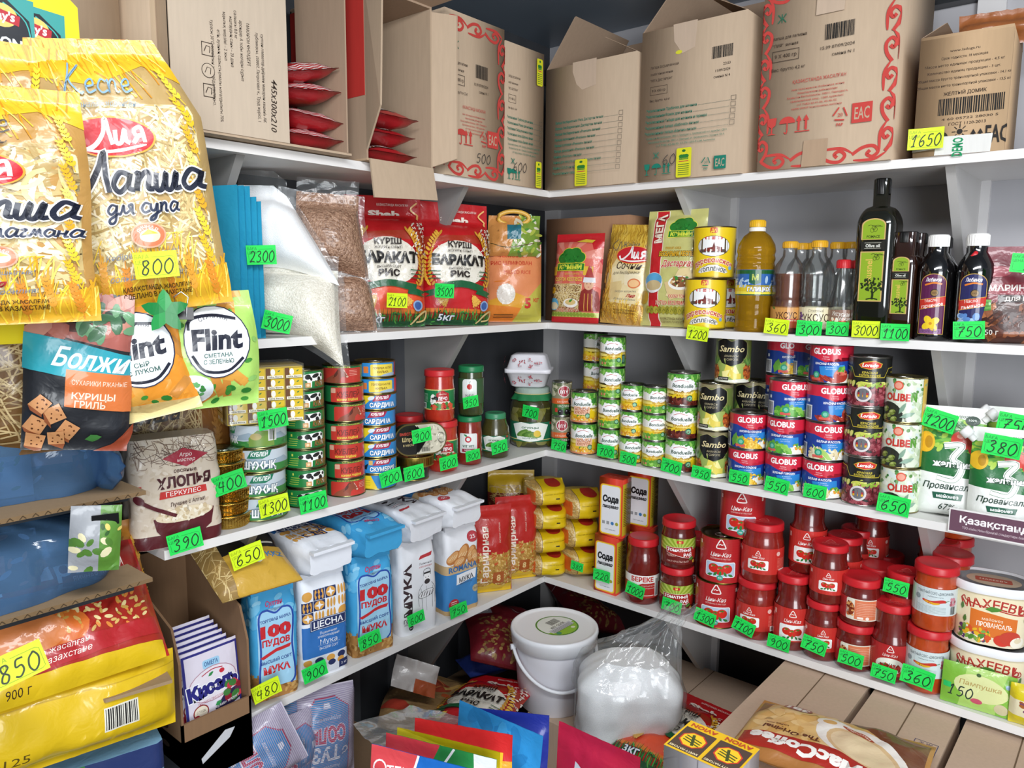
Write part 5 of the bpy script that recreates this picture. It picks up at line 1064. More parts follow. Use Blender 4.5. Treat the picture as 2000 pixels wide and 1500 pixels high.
VP = [(.029, 0), (.0325, .004), (.033, .012), (.033, .055), (.03, .064), (.0305, .07), (.033, .078), (.031, .086), (.033, .094), (.031, .102), (.033, .11), (.0325, .122), (.027, .142), (.0145, .16), (.0135, .176)]
def vin_art(brown):
    def f(a):
        a.R(-.07, .012, .07, .056, '#c9924f' if brown else '#e6dcb8')
        if brown: a.R(-.07, .012, .07, .024, '#a34a2a'); a.T('УКСУС', -.002, .038, .013, '#4a2414', w=.044, b=.015); a.R(-.024, .024, .024, .031, '#b3402a'); a.T('НАТУРАЛЬНЫЙ 6%', 0, .0275, .0035, '#f4e6d0', w=.04); leaf(a, -.026, .05, .012, 2.4, '#4f7a35'); a.R(-.07, .054, .07, .056, '#8a5a2a')
        else: a.T('Столовый', .0, .049, .006, '#4a3a3a', w=.03, sh=.3); a.T('УКСУС', .0, .035, .015, '#4a3428', w=.052, b=.01); a.scat(14, (-.034, .026, -.024, .045), .003, ['#5a3a7a', '#7a5a9a'], 4, .9); a.scat(30, (-.034, .013, -.01, .027), .004, ['#c4462a', '#7aa04a', '#d9b04a', '#4f8a3a'], 5, .7); a.RR(-.008, .015, .03, .027, .002, '#efe8cc'); [a.R(-.004, .017+.0025*k, .027, .018+.0025*k, '#a9a07a') for k in range(4)]
    return f
def vinegar(brown):
    g = G(); g.lathe(VP, '#fff', 36); S = Peri(.066, .066, .033, .2); p = [('bottle_body', g.build('bottle_body', 'glass'), None, None)]
    
    if brown: q = G(); q.lathe([(r-.0014, z+.0015) for r, z in VP[:12]], '#6e3414', 32); p.append(('vinegar', q.build('vinegar', 'sauce'), None, None))
    p.append(('paper_label', wrap_label(S, vin_art(brown), .012, .056, .075, '#c9924f' if brown else '#e6dcb8'), None, None)); p.append(('cap', cap_mesh(.0155, .014, .176, '#dba520'), None, None)); return p
VB, VC = vinegar(True), vinegar(False)
bottle('vinegar_bottle', 'brown vinegar bottle with yellow cap behind the 360 tag', 'bottle', VB, 1535, .045, 650, .0, 'brown vinegar bottles')
bottle('vinegar_bottle', 'brown vinegar bottle half hidden behind the front brown one', 'bottle', VB, 1557, .125, 645, .0, 'brown vinegar bottles')
bottle('vinegar_bottle', 'clear table vinegar bottle with yellow cap above the left 300 tag', 'bottle', VC, 1591, .045, 652, .0, 'clear vinegar bottles')
for px, of, lb in ((1581, .13, 'peeking out left behind the front clear one'), (1627, .125, 'behind the red capped essence bottle'), (1655, .13, 'beside the tall olive oil, at the back')):
    bottle('vinegar_bottle', 'clear vinegar bottle with yellow cap ' + lb, 'bottle', VC, px, of, 645, .0, 'clear vinegar bottles')
EP = [(.022, 0), (.0242, .003), (.0248, .02), (.0245, .055), (.022, .075), (.015, .105), (.0118, .12), (.0116, .135)]
def ess_art(a):
    a.R(-.05, .014, .05, .052, '#8a6a5a'); a.R(-.05, .014, .05, .03, '#3f7a3a'); a.scat(30, (-.022, .014, .022, .034), .004, ['#c4462a', '#7aa04a', '#e9e0c8', '#d9734a'], 5, .7); a.T('Уксусная', -.0, .044, .009, '#f4efe6', w=.034, sh=.3, rot=-.1); a.T('эссенция', .005, .035, .007, '#f4efe6', w=.03, sh=.3)
g = G(); g.lathe(EP, '#fff', 32); S = Peri(.049, .049, .0245, .2)
EB = [('bottle_body', g.build('bottle_body', 'glass'), None, None), ('paper_label', wrap_label(S, ess_art, .014, .052, .06, '#8a6a5a'), None, None), ('cap', cap_mesh(.0138, .017, .134, '#c4222a'), None, None)]
bottle('essence_bottle', 'small clear essence bottle with red cap above the right 300 tag', 'bottle', EB, 1640, .042, 655)
bottle('essence_bottle', 'second red capped essence bottle hidden behind the tall olive oil', 'bottle', EB, 1668, .1, 650)
def olive_tree(a, x, y, s, c):
    a.K([(x, y), (x+.02*s, y+.25*s), (x-.03*s, y+.4*s)], s*.1, c, 4); a.K([(x, y+.25*s), (x+.2*s, y+.45*s)], s*.05, c, 3); a.scat(50, (x-.5*s, y+.42*s, x+.5*s, y+.95*s), s*.075, [c, '#2a3a14', '#31441a'], 4, .6, lambda u, v: ((u-x)/(.52*s))**2+((v-y-.68*s)/(.3*s))**2 < 1)
    a.K([(x-.25*s, y), (x, y+.05*s), (x+.25*s, y)], s*.05, c, 3)
def olive_spray(a, x, y, s, c):
    for t, l in ((.5, .8), (2.4, .8), (0, .9)): a.K([(x, y+.3*s), (x+l*s*.4*math.cos(t), y+.3*s+.2*s*math.sin(t)), (x+l*s*.8*math.cos(t), y+.3*s+.1*s*math.sin(t))], s*.04, c, 4)
    for dx, dy in ((-.12, .0), (.14, .05), (.0, .22)):
        n = 16; a.K([(x+dx*s+.15*s*math.cos(2*PI*i/n), y+dy*s+.19*s*math.sin(2*PI*i/n)) for i in range(n+1)], s*.03, c, 0)
def olive_art(k, W):
    def f(a):
        gr = '#8aa82a'; a.R(-W, .07*k, W, .165*k, '#c9a86a'); a.R(-W+.002, .072*k, W-.002, .163*k, gr)
        a.T('Vkusnel', -W*.25, .125*k, .013*k, '#d9b45a', w=.05*k, rot=PI/2, b=.01); olive_tree(a, W*.2, .074*k, .042*k, '#1f2a12'); olive_spray(a, W*.35, .152*k, .02*k, '#2f3a14')
        a.R(-W, .168*k, W, .184*k, '#22221e'); a.T('Olive oil', 0, .176*k, .006*k, '#e6e6dc', w=W*1.2, b=.02); a.R(-W*.7, .181*k, W*.7, .1815*k, '#c9c9b8'); a.R(-W*.7, .1705*k, W*.7, .171*k, '#c9c9b8')
        p = [(-W, .187*k), (W, .187*k)]+[(W*math.cos(t), .215*k+.012*k*math.sin(t)) for t in lin(0, PI, 12)]; a.P(p, '#c9a86a'); p = [(-W+.002, .188*k), (W-.002, .188*k)]+[((W-.002)*math.cos(t), .213*k+.012*k*math.sin(t)) for t in lin(0, PI, 12)]; a.P(p, gr)
        a.T('POMACE', 0, .193*k, .005*k, '#2f3a14', w=W*1.1, b=.02); olive_spray(a, 0, .205*k, .022*k, '#2f3a14')
    return f
def sq_bottle(w, h, zs, zn, rn, c, cap_c, k, W, mt='darkglass'):
    def prof(v):
        if v <= zs: t = 1 if v > .006 else .93+.07*v/.006; return (t, t, 0, 0)
        if v >= zn: s = rn/(w/2); return (s, s, 0, 0)
        t = (v-zs)/(zn-zs); s = rn/(w/2); q = s+(1-s)*math.sqrt(max(0, 1-t**1.6)); return (q, q, 0, 0)
    S = Peri(w, w, w*.22, h, prof); g = G(); S.body(g, c, [0, .002, .006, zs*.5, zs]+lin(zs+.004, zn, 10)+[h], 0, S.us(.004))
    F = Peri(w, w, w*.22, h)
    return [('bottle_body', g.build('bottle_body', mt), None, None), ('paper_label', wrap_label(F, olive_art(k, W), .07*k, .228*k, W+.001), None, None), ('cap', cap_mesh(rn+.0015, .03*k, h-.028*k, cap_c), None, None)]
bottle('olive_oil_bottle', 'tall dark olive oil bottle with green label above the 3000 tag', 'bottle', sq_bottle(.072, .302, .215, .252, .0135, '#14150d', '#0f0f0f', 1, .0215), 1704, .05, 655, -.28)
SO = sq_bottle(.05, .2, .135, .158, .0185, '#2a140c', '#101010', .68, .0145)
bottle('olive_oil_bottle', 'small dark olive oil bottle with green label above the upper 1100 tag', 'bottle', SO, 1757, .045, 660, -.25, 'small olive oil bottles')
bottle('olive_oil_bottle', 'small dark olive oil bottle hidden behind the front small one', 'bottle', SO, 1775, .1, 655, -.25, 'small olive oil bottles')
LPf = [(.028, 0), (.0305, .004), (.031, .012), (.031, .125), (.0285, .14), (.021, .154), (.0165, .161), (.0165, .172)]
def lub_art(c, t1, kind):
    def f(a):
        a.P([(-.022, .012), (.022, .012), (.022, .105)]+[(.022*math.cos(t), .105+.018*math.sin(t)) for t in lin(.2, PI-.2, 10)]+[(-.022, .105)], '#c9a24a'); a.P([(-.0208, .013), (.0208, .013), (.0208, .105)]+[(.0208*math.cos(t), .105+.0168*math.sin(t)) for t in lin(.2, PI-.2, 10)]+[(-.0208, .105)], c)
        a.T('Любимое', .0, .112, .007, '#f2eef4', w=.026, sh=.25, b=.02); a.K([(-.014, .102), (0, .106), (.014, .104)], .003, '#d97a2a', 4); a.E(.003, .088, .007, .007, '#2a2018'); a.E(.003, .088, .0055, .0055, '#8a6a3a'); a.T('100%', .003, .088, .003, '#2a2018', w=.008)
        a.P([(-.022, .057), (.022, .066), (.022, .082), (-.022, .075)], '#c4352a'); a.K([(-.022, .075), (.022, .082)], .0008, '#d9b04a', 0); a.K([(-.022, .057), (.022, .066)], .0008, '#d9b04a', 0); a.T('Масло', -.002, .0745, .006, '#f6efe6', w=.02, rot=.15); a.T(t1, .0, .0655, .0065, '#f6efe6', w=.036, rot=.18, b=.01)
        if kind: [a.E(-.0+.008*math.cos(i*PI/2+.6), .032+.008*math.sin(i*PI/2+.6), .008, .006, '#e6c52a', i*PI/2+.6) for i in range(4)]; a.E(0, .032, .0025, .0025, '#c98a1a'); a.RR(-.018, .013, .018, .022, .001, '#8a5a8a'); a.T('ПОЛЕЗНО', 0, .0175, .0045, '#2a1c30', w=.03)
        else: a.scat(16, (-.02, .016, .02, .05), .006, ['#7fa6d9', '#a9c6ea', '#5a86c4', '#3a6a4a'], 4, .8)
    return f
def lub(c, t1, kind, cap_c):
    g = G(); g.lathe(LPf, '#0d0c0d', 36); S = Peri(.062, .062, .031, .2)
    return [('bottle_body', g.build('bottle_body', 'darkglass'), None, None), ('paper_label', wrap_label(S, lub_art(c, t1, kind), .012, .124, .024), None, None), ('cap', cap_mesh(.0175, .022, .172, cap_c), None, None)]
LM, LF, LB = lub('#5a1f4a', 'горчичное', True, '#f0efec'), lub('#23255a', 'льняное', False, '#f0efec'), lub('#5a1f4a', 'горчичное', True, '#151515')
bottle('oil_bottle', 'black mustard oil bottle with purple label and white cap', 'bottle', LM, 1819, .045, 662, -.12)
bottle('oil_bottle', 'black capped oil bottle hidden behind the mustard oil', 'bottle', LB, 1826, .12, 655, -.1)
bottle('oil_bottle', 'black flax oil bottle with blue label above the second shelf 750 tag', 'bottle', LF, 1894, .045, 668, -.05)
bottle('oil_bottle', 'white capped oil bottle half hidden left behind the flax oil', 'bottle', LF, 1892, .12, 660, -.05)
# two honey coloured bottles at the back of the third shelf
for px, of, lb in ((1947, .22, 'at the back wall behind the mayonnaise pouches'), (1985, .17, 'at the right edge behind the small mayonnaise pouch')):
    g = G(); g.lathe([(.036, 0), (.038, .004), (.038, .1), (.034, .12), (.017, .14), (.0165, .155)], '#b06a1c', 32)
    bottle('oil_bottle', 'brown bottle with yellow cap ' + lb, 'bottle', [('bottle_body', g.build('bottle_body', 'oil'), None, None), ('cap', cap_mesh(.0175, .018, .155, '#d9a520' if of > .2 else '#e9e6dc'), None, None)], px, of, 900, 0, None, Z3)

def pouch_mesh(S, art, base, mt='film', back=None, nm='packet', off=.0005):
    g = G(); S.body(g, base, 0, back); a = Art(); art(a); a.onto(g, S.t_, S.us, S.vs, 0, off, 3e-5, box=(-S.w/2+1e-5, 1e-5, S.w/2-1e-5, S.h-1e-5)); return g.build(nm, mt)
def tree_logo(a, x, y, s, bgc='#e0cf3a'):
    for dx, dy, r in ((-.5, .12, .34), (-.2, .3, .4), (.2, .33, .4), (.5, .15, .34), (0, .1, .4)): a.E(x+dx*s, y+dy*s, r*s+.0015, r*s*.8+.0015, bgc)
    for dx, dy, r in ((-.5, .12, .34), (-.2, .3, .4), (.2, .33, .4), (.5, .15, .34), (0, .1, .4)): a.E(x+dx*s, y+dy*s, r*s, r*s*.8, '#257a2c')
    a.scat(26, (x-.7*s, y-.1*s, x+.7*s, y+.6*s), .06*s, ['#1c6424', '#2f8a36'], 4, .5, lambda u, v: ((u-x)/(.7*s))**2+((v-y-.22*s)/(.42*s))**2 < 1)
    a.R(x-.86*s, y-.52*s, x+.86*s, y-.12*s, bgc); a.R(x-.82*s, y-.49*s, x+.82*s, y-.15*s, '#257a2c'); a.T('КЭММИ', x, y-.32*s, .22*s, '#d9e04a', w=1.4*s, b=.05)
def lady(a, x, y, s):
    a.P([(x-.3*s, y), (x+.3*s, y), (x+.22*s, y+.55*s), (x+.08*s, y+.66*s), (x-.08*s, y+.66*s), (x-.22*s, y+.55*s)], '#8a2a24')
    for k in range(3): a.K([(x+(k-1)*.12*s, y), (x+(k-1)*.1*s, y+.5*s)], .02*s, '#d9a24a', 0)
    a.E(x, y+.76*s, .13*s, .16*s, '#dcaa88'); a.P([(x-.17*s, y+.82*s), (x+.17*s, y+.82*s), (x+.15*s, y+.97*s), (x-.15*s, y+.97*s)], '#d9dade'); a.P([(x-.12*s, y+.97*s), (x+.12*s, y+.97*s), (x+.03*s, y+1.3*s), (x-.03*s, y+1.3*s)], '#a8322a')
    for k in (-1, 1): a.E(x+k*.05*s, y+.78*s, .018*s, .01*s, '#3a2a24')
    a.E(x, y+.69*s, .03*s, .01*s, '#b3524a')
NOOD = ['#e6d3a0', '#dcc48a', '#efe0b8', '#cdb377']
def art_kemmi(a):
    W, H = .141, .225; a.R(-W/2, 0, W/2, H, '#d9695a'); a.R(-W/2, 0, W/2, .014, '#c4222a'); a.R(-W/2, H-.022, W/2, H, '#c4222a'); a.P([(W/2, H-.022), (W/2, H-.08), (W/2-.03, H-.022)], '#c4222a')
    for k in range(9): t = k*.7; a.P([(-.02, .16), (-.02+.12*math.cos(t), .16+.12*math.sin(t)), (-.02+.12*math.cos(t+.3), .16+.12*math.sin(t+.3))], '#e08a7a')
    a.R(-W/2, 0, W/2, .014, '#c4222a'); a.R(-W/2, H-.022, W/2, H, '#c4222a'); a.R(-W/2, .014, W/2, .026, '#b9c25a'); [a.E(-W/2+.008+k*.01, .02, .005, .005, '#8aa03a') for k in range(13)]
    a.R(-W/2, .026, .03, .095, '#8a6a45'); a.noodle(170, (-W/2+.002, .03, .03, .096), .04, .0016, NOOD, 3, 1.8)
    a.R(-W/2, .118, -.052, .14, '#e0b33a'); a.R(.032, .118, .055, .14, '#e0b33a'); tree_logo(a, -.008, .154, .05); a.T('ЕРЕКШЕ ДӘМДІ', .0, .121, .004, '#e6c45a', w=.045); a.T('СОРПА КЕСПЕСІ', -.012, .108, .009, '#e9c75a', w=.085, b=.03); lady(a, .048, .03, .085)
    a.P([(.0, .2), (.045, .198), (.05, .205), (.02, .208)], '#e0c03a'); a.E(-W/2+.016, .045, .016, .015, '#5aa6d4'); a.E(-W/2+.016, .041, .014, .009, '#d9cdb0'); a.E(-.0, .048, .022, .011, '#f2efe8'); a.E(0, .05, .016, .007, '#d9bf80'); leaf(a, -.005, .05, .014, .6, '#3f8a3a'); a.T('ОСОБО ТОНКАЯ', -.015, .036, .0045, '#c4352a', w=.05); a.T('ЛАПША СУПОВАЯ', -.012, .0305, .0065, '#c4352a', w=.068, b=.03, oc='#f0e2c0'); a.E(-W/2+.01, .08, .009, .009, '#d9a92a'); a.T('№1', -W/2+.01, .08, .005, '#5a3a14')
S = Pouch(.141, .225, .05, 2, top=.016, bot=.006, wr=.003)
x, y, _ = atR(1122, .035, 635, Z2); thing('pasta_packet', 'red packet of soup noodles with a tree logo and a lady in headdress', 'packet', pouch_mesh(S, art_kemmi, '#c4483c'), mx=TR((x, y, Z2+.001), math.radians(-6), 0, .05))
def wheat(a, W, H, y0, y1, n, seed, cs=('#e3b53a', '#d49a2a', '#efcf5a')):
    r = random.Random(seed)
    for i in range(n): a.ear(r.uniform(-W/2, W/2), r.uniform(y0, y0+(y1-y0)*.35), (y1-y0)*r.uniform(.4, .7), PI/2+r.gauss(0, .25), r.choice(cs), W*.018, 5)
def swoosh_lia(a, x, y, s, c, wd):
    """hand-lettered word on the red oval"""
    a.K([(x-1.0*s, y-.12*s), (x-.85*s, y-.35*s), (x-.55*s, y-.25*s), (x-.25*s, y+.1*s), (x-.12*s, y+.52*s), (x-.06*s, y+.1*s), (x+.0*s, y-.25*s)], wd, c, 6)
    a.K([(x+.12*s, y+.18*s), (x+.12*s, y-.2*s), (x+.26*s, y-.2*s), (x+.38*s, y+.18*s), (x+.38*s, y-.15*s), (x+.48*s, y-.24*s)], wd, c, 5)
    a.K([(x+.92*s, y-.22*s), (x+.88*s, y+.22*s), (x+.66*s, y+.16*s), (x+.7*s, y-.02*s), (x+.88*s, y+.0*s)], wd, c, 5); a.K([(x+.76*s, y-.02*s), (x+.58*s, y-.24*s)], wd, c, 0)
    a.K([(x-.85*s, y-.37*s), (x-.2*s, y-.45*s), (x+.3*s, y-.42*s), (x+.95*s, y-.28*s)], wd*.8, c, 5, True)
def lia_oval(a, x, y, rx, rot=.0):
    a.E(x, y, rx*1.05, rx*.5, '#e3a03a', rot, 36); a.E(x, y, rx, rx*.46, '#c4202c', rot, 36); swoosh_lia(a, x, y+.02*rx, rx*.82, '#f8f2f0', rx*.1)
def art_sochni(a):
    W, H = .12, .245; a.R(-W/2, 0, W/2, H, '#c9a056'); a.R(-W/2, H-.06, W/2, H, '#cda83c'); a.noodle(150, (-W/2, H-.08, W/2, H), .03, .0014, ['#b98f2a', '#e0c25a', '#a67c24'], 4, .4, None, PI/2)
    a.P([(-W/2+.01, .05), (W/2, .05), (W/2, .165), (-.02, .165), (-W/2+.01, .12)], '#e3cf9a'); 
    for x, y, s, c in ((-.01, .12, .035, '#eadbb0'), (.03, .1, .034, '#f0e3bf'), (-.02, .08, .03, '#ddc58c'), (.02, .07, .032, '#e9d7a6')): a.P([(x+s*math.cos(k*PI/2+x*30), y+s*math.sin(k*PI/2+x*30)) for k in range(4)], c)
    a.K([(-.03, .205), (-.045, .19), (-.03, .178), (-.02, .2), (-.015, .18)], .0016, '#5a5a5a', 6); a.T('Жайма', .01, .193, .014, '#6a675e', w=.05, sh=.35); a.T('қамырдан', .005, .18, .006, '#6a675e', w=.05, sh=.3)
    lia_oval(a, .02, .168, .045, .05); a.T('Сочни', .012, .142, .017, '#3a2a20', w=.07, sh=.35, b=.01); a.T('для бесбармака', .006, .125, .0075, '#3a2a20', w=.075, sh=.35, rot=.06); a.E(.032, .1, .016, .012, '#d97a4a', .1); a.E(.032, .1, .013, .009, '#efc08a', .1)
    a.T('Көбірек молшылық', .012, .08, .0055, '#8a8578', w=.06, sh=.35, rot=.06); a.T('Лия', .028, .07, .008, '#b3202a', w=.026, sh=.35, b=.03); a.T('больше изобилия', .012, .061, .0055, '#8a8578', w=.06, sh=.35); wheat(a, W, H, .0, .075, 26, 3); a.noodle(90, (-W/2, 0, W/2, .05), .025, .0014, ['#d9a53a', '#e9c45a', '#b5832a'], 5, .4, None, PI/2); a.noodle(60, (-W/2, .02, -W/2+.025, .18), .04, .0016, ['#d9a53a', '#e9c45a', '#b5832a'], 6, .4, None, PI/2)
    a.T('ҚАЗАҚСТАНДА ЖАСАЛҒАН', .015, .035, .004, '#4a3a14', w=.055); a.T('СДЕЛАНО В КАЗАХСТАНЕ', .015, .029, .004, '#4a3a14', w=.055)
S = Pouch(.122, .245, .045, 3, top=.02, bot=.008, wr=.0035, tip=.01)
x, y, _ = atR(1212, .05, 637, Z2); thing('pasta_packet', 'yellow wheat patterned packet of dough squares leaning on the red noodle packet', 'packet', pouch_mesh(S, art_sochni, '#c9a056'), mx=TR((x, y, Z2+.001), math.radians(-8), math.radians(3), .0))
def art_mega(a):
    W, H = .152, .27; a.R(-W/2, 0, W/2, H, '#c3c078'); a.P([(-.05, 0), (-.02, 0), (-.02, H), (-.055, H)], '#f0e9d8'); a.P([(-.048, 0), (-.022, 0), (-.022, H), (-.053, H)], '#c4222a'); a.R(-.06, .085, -.018, .1, '#c3c078')
    a.T('МЕГА', -.0365, .228, .021, '#f6ead8', w=.07, rot=PI/2+.03, b=.04, oc='#8a1a1c'); tree_logo(a, .025, .225, .04, '#dfe04a'); a.T('ЕРЕКШЕ ЖҰҚА', .01, .18, .0055, '#c99a2a', w=.042, b=.02); a.T('БЕСБАРМАҚ КЕСПЕСІ', .022, .167, .0105, '#d9a92a', w=.098, b=.04, oc='#6a4a14'); a.T('Дастархан', .024, .145, .0145, '#c4222a', w=.085, sh=.3, b=.02, oc='#f4ecd8')
    a.P([(.0, .07), (.076, .06), (.076, .14), (.03, .132)], '#e3cf9a'); a.P([(-.005, .1), (.05, .12), (.06, .08), (.01, .06)], '#d9c08a'); a.E(.035, .1, .03, .016, '#f2efe8'); a.E(.035, .102, .024, .012, '#8a5a3a'); a.scat(40, (.012, .092, .058, .113), .004, ['#5a3322', '#d9b07a', '#3f8a3a', '#a86a3a', '#efe3c0'], 5, .6)
    a.E(-.035, .1, .026, .024, '#eee'); a.E(-.035, .105, .024, .018, '#5aa6d4'); a.E(-.035, .094, .022, .012, '#cdb88a'); a.T('ОСОБО ТОНКАЯ', .035, .07, .007, '#c4352a', w=.055, b=.03, oc='#f0e6c4'); a.T('ЛАПША БЕСБАРМАЧНАЯ', .022, .055, .0085, '#c4352a', w=.095, b=.03, oc='#f0e6c4')
    a.E(-.062, .066, .014, .016, '#b9932a'); [a.E(-.048+k*.0105, .038, .0065, .009, ['#a9a03a', '#8f8a2a'][k % 2]) for k in range(12)]; [a.K([(-.05+k*.0105, .034), (-.047+k*.0105, .041), (-.044+k*.0105, .036)], .0009, '#5a5a1c', 4) for k in range(12)]; a.T('ҚАЗАҚСТАНДА ЖАСАЛҒАН', .02, .02, .0045, '#5a3a20', w=.07); a.T('СДЕЛАНО В КАЗАХСТАНЕ', .02, .013, .0045, '#5a3a20', w=.07)
S = Pouch(.152, .272, .055, 4, top=.016, bot=.008, wr=.004)
x, y, _ = atR(1306, .05, 640, Z2); thing('pasta_packet', 'large olive green noodle packet with a red stripe down its left side', 'packet', pouch_mesh(S, art_mega, '#c3c078'), mx=TR((x, y, Z2+.001), math.radians(-6), 0, .0))
thing('cardboard_box', 'plain brown box behind the noodle packets in the second shelf corner', 'box', carton_parts(.26, .13, .27, lambda a: [a.R(-.09, .14-.02*k, -.03, .146-.02*k, '#94644a') for k in range(4)], (), c='#9c7558'), (.045, .165, Z2), .0)
def rice_art(W, H, kg, kz):
    def f(a):
        a.R(-W/2, 0, W/2, H, '#b5161c'); s = W/.17
        a.P([(-W/2, H*.7), (W/2, H*.74), (W/2, H*.5), (.06*s, H*.66), (-.06*s, H*.66), (-W/2, H*.5)], '#a3331f')
        a.E(0, H*.49, .072*s, H*.185, '#e6e0d2'); a.scat(420, (-.07*s, H*.3, .07*s, H*.68), .0028, ['#ded8c8', '#f0ebe0', '#cfc8b6'], 4, .4, lambda x, y: (x/(.071*s))**2+((y-H*.49)/(H*.183))**2 < 1)
        a.P([(-W/2, H*.12), (W/2, H*.12), (W/2, H*.27), (.06*s, H*.33), (-.06*s, H*.33), (-W/2, H*.27)], '#e0502a' if kg == '3кг' else '#c4252a'); a.P([(-W/2, H*.1), (W/2, H*.1), (W/2, H*.13), (-W/2, H*.13)], '#d9702a')
        for i in range(60):
            x = -W/2+W*i/60; a.P([(x-.002, 0), (x+.004, 0), (x+.004*math.sin(i*3.7), H*(.1+.05*math.sin(i*2.3)**2))], ['#1f5a28', '#2f7a34', '#17481f', '#4a9a40'][i % 4])
        a.R(-W/2, 0, W/2, H*.05, '#1a4a2a'); a.scat(50, (-W/2, .0, W/2, H*.11), .005, ['#1f5a28', '#2f7a34', '#17481f', '#4a9a40'], 3, .3)
        for sg in (-1, 1):
            p = [(sg*.052*s, H*.24), (sg*.07*s, H*.35), (sg*.074*s, H*.5), (sg*.062*s, H*.66), (sg*.045*s, H*.74)]
            q = smooth(p, 5)
            for i in range(4, len(q)-1): a.E(q[i][0]+sg*.004*s, q[i][1], .006*s, .0025*s, '#e0ac3a', PI/2+sg*(-.5), 9); a.E(q[i][0]-sg*.004*s, q[i][1], .006*s, .0025*s, '#c98f2a', PI/2+sg*.5, 9)
            a.P([(sg*.045*s, H*.3), (sg*.08*s, H*.26), (sg*.07*s, H*.24), (sg*.078*s, H*.22), (sg*.04*s, H*.25)], '#145a34')
            for k in range(3): a.R(sg*.06*s-.012*s, H*(.36+.03*k), sg*.06*s+.012*s, H*(.367+.03*k), '#145a34')
            for k in range(3): a.ear(sg*.03*s, H*.24, .03*s, -PI/2+sg*(.3+.3*k), '#e3b04a', .004*s, 4)
        a.K([(-.06*s, H*.29), (0, H*.325), (.06*s, H*.29)], H*.05, '#145a34', 6)
        c = '#241a18'; a.T('КҮРІШ', 0, H*.635, H*.045, c, w=.06*s, b=.03); a.T('ЖОҒАРҒЫ СҰРЫП', 0, H*.588, H*.02, c, w=.062*s); a.T('БАРАКАТ', 0, H*.515, H*.075, '#161414', w=.13*s, b=.055); a.T('ВЫСШИЙ СОРТ', 0, H*.445, H*.02, c, w=.055*s); a.T('РИС', 0, H*.4, H*.045, c, w=.048*s, b=.04)
        a.T(kg, -.03*s, H*.075, H*.045, '#dfe6ea', w=.04*s, b=.02, oc='#23354a'); a.T('Shah', .0, H*.86, H*.05, '#e6d9cc', w=.07*s, b=.05); a.T('ҚАЗАҚСТАНДА ЖАСАЛҒАН', .02*s, H*.93, H*.018, '#f0e6dc', w=.07*s)
        a.scat(70, (.055*s, H*.55, .085*s, H*.78), .0026, ['#d9d2c2', '#efe9dc'], 8, .4); a.K([(.075*s, H*.95), (.06*s, H*.9), (.075*s, H*.85), (.07*s, H*.8)], .0035*s, '#e3b06a', 5)
        a.K([(.05*s, H*.03), (.065*s, H*.09), (.08*s, H*.12), (.078*s, H*.06), (.062*s, H*.05)], .004*s, '#c9b27a', 5); a.E(.062*s, H*.16, .01*s, .011*s, '#8aa6c9'); a.E(.062*s, H*.16, .007*s, .008*s, '#3a5a9a')
        if kz: a.R(-.07*s, H*.2, -.045*s, H*.235, '#dfe6f0'); a.T('ҚKZ', -.0575*s, H*.217, H*.02, '#2f5fa8', w=.018*s, b=.03)
    return f
def rice_pack(W, H, T, seed, kg, kz=False):
    S = Pouch(W, H, T, seed, top=.05, bot=.012, wr=.005, pv=3.2); return pouch_mesh(S, rice_art(W, H, kg, kz), '#b5161c')
x, y, _ = atL(757, .105, 637, Z2); thing('rice_bag', 'red three kilogram rice bag with yellow 2100 tag', 'bag', rice_pack(.17, .29, .075, 5, '3кг'), mx=TR((x, y, Z2+.001), math.radians(-7), 0, PI/2-.5))
x, y, _ = atL(888, .06, 635, Z2); thing('rice_bag', 'red five kilogram rice bag with green 3500 tag', 'bag', rice_pack(.168, .285, .08, 6, '5кг'), mx=TR((x, y, Z2+.001), math.radians(-7), math.radians(2), PI/2-.45))
def art_aktal(a):
    W, H = .15, .22; a.R(-W/2, 0, W/2, H, '#dc8a5a'); a.P([(-W/2, 0), (W/2, 0), (W/2, .05), (0, .075), (-W/2, .05)], '#dca035'); a.P([(-W/2, .0), (W/2, 0), (W/2, .03), (-W/2, .045)], '#d97f2e'); a.P([(0, .0), (W/2, .0), (W/2, .1), (.03, .05)], '#b9b24a')
    a.E(-.02, .07, .024, .026, '#e2dcd2'); a.scat(120, (-.044, .045, .004, .096), .0026, ['#d6cfc2', '#f2eee6'], 4, .4, lambda x, y: ((x+.02)/.024)**2+((y-.07)/.026)**2 < 1)
    c = '#c4462e'; a.T('АКТАЛҒАН', .0, .165, .008, c, w=.07, b=.02); a.T('РИС ШЛИФОВАН', -.005, .147, .009, c, w=.105, b=.02); a.T('MILLED RICE', .01, .125, .009, c, w=.07); a.T('5', .038, .048, .024, '#c4352a', b=.05); a.T('КГ', .06, .055, .009, '#c4352a', b=.03); a.K([(-.05, .1), (-.03, .102), (-.01, .1)], .003, '#d97a2a', 4, True); a.R(-.05, .012, .0, .014, '#5a3a14'); a.R(-.05, .018, .0, .02, '#5a3a14')
S = Pouch(.15, .2, .075, 7, top=.02, bot=.008, wr=.006)
sub = None
q = G(); n = 24; q.tube([(.034*math.cos(t)*(1+.15*abs(math.cos(t))), -.035, .258+.017*math.sin(t)) for t in lin(0, 2*PI, n)], .0055, '#dcae4a', 8)
neck = Pouch(.13, .1, .05, 8, top=.015, bot=.0, wr=.008, tip=.02, crimp=.008)
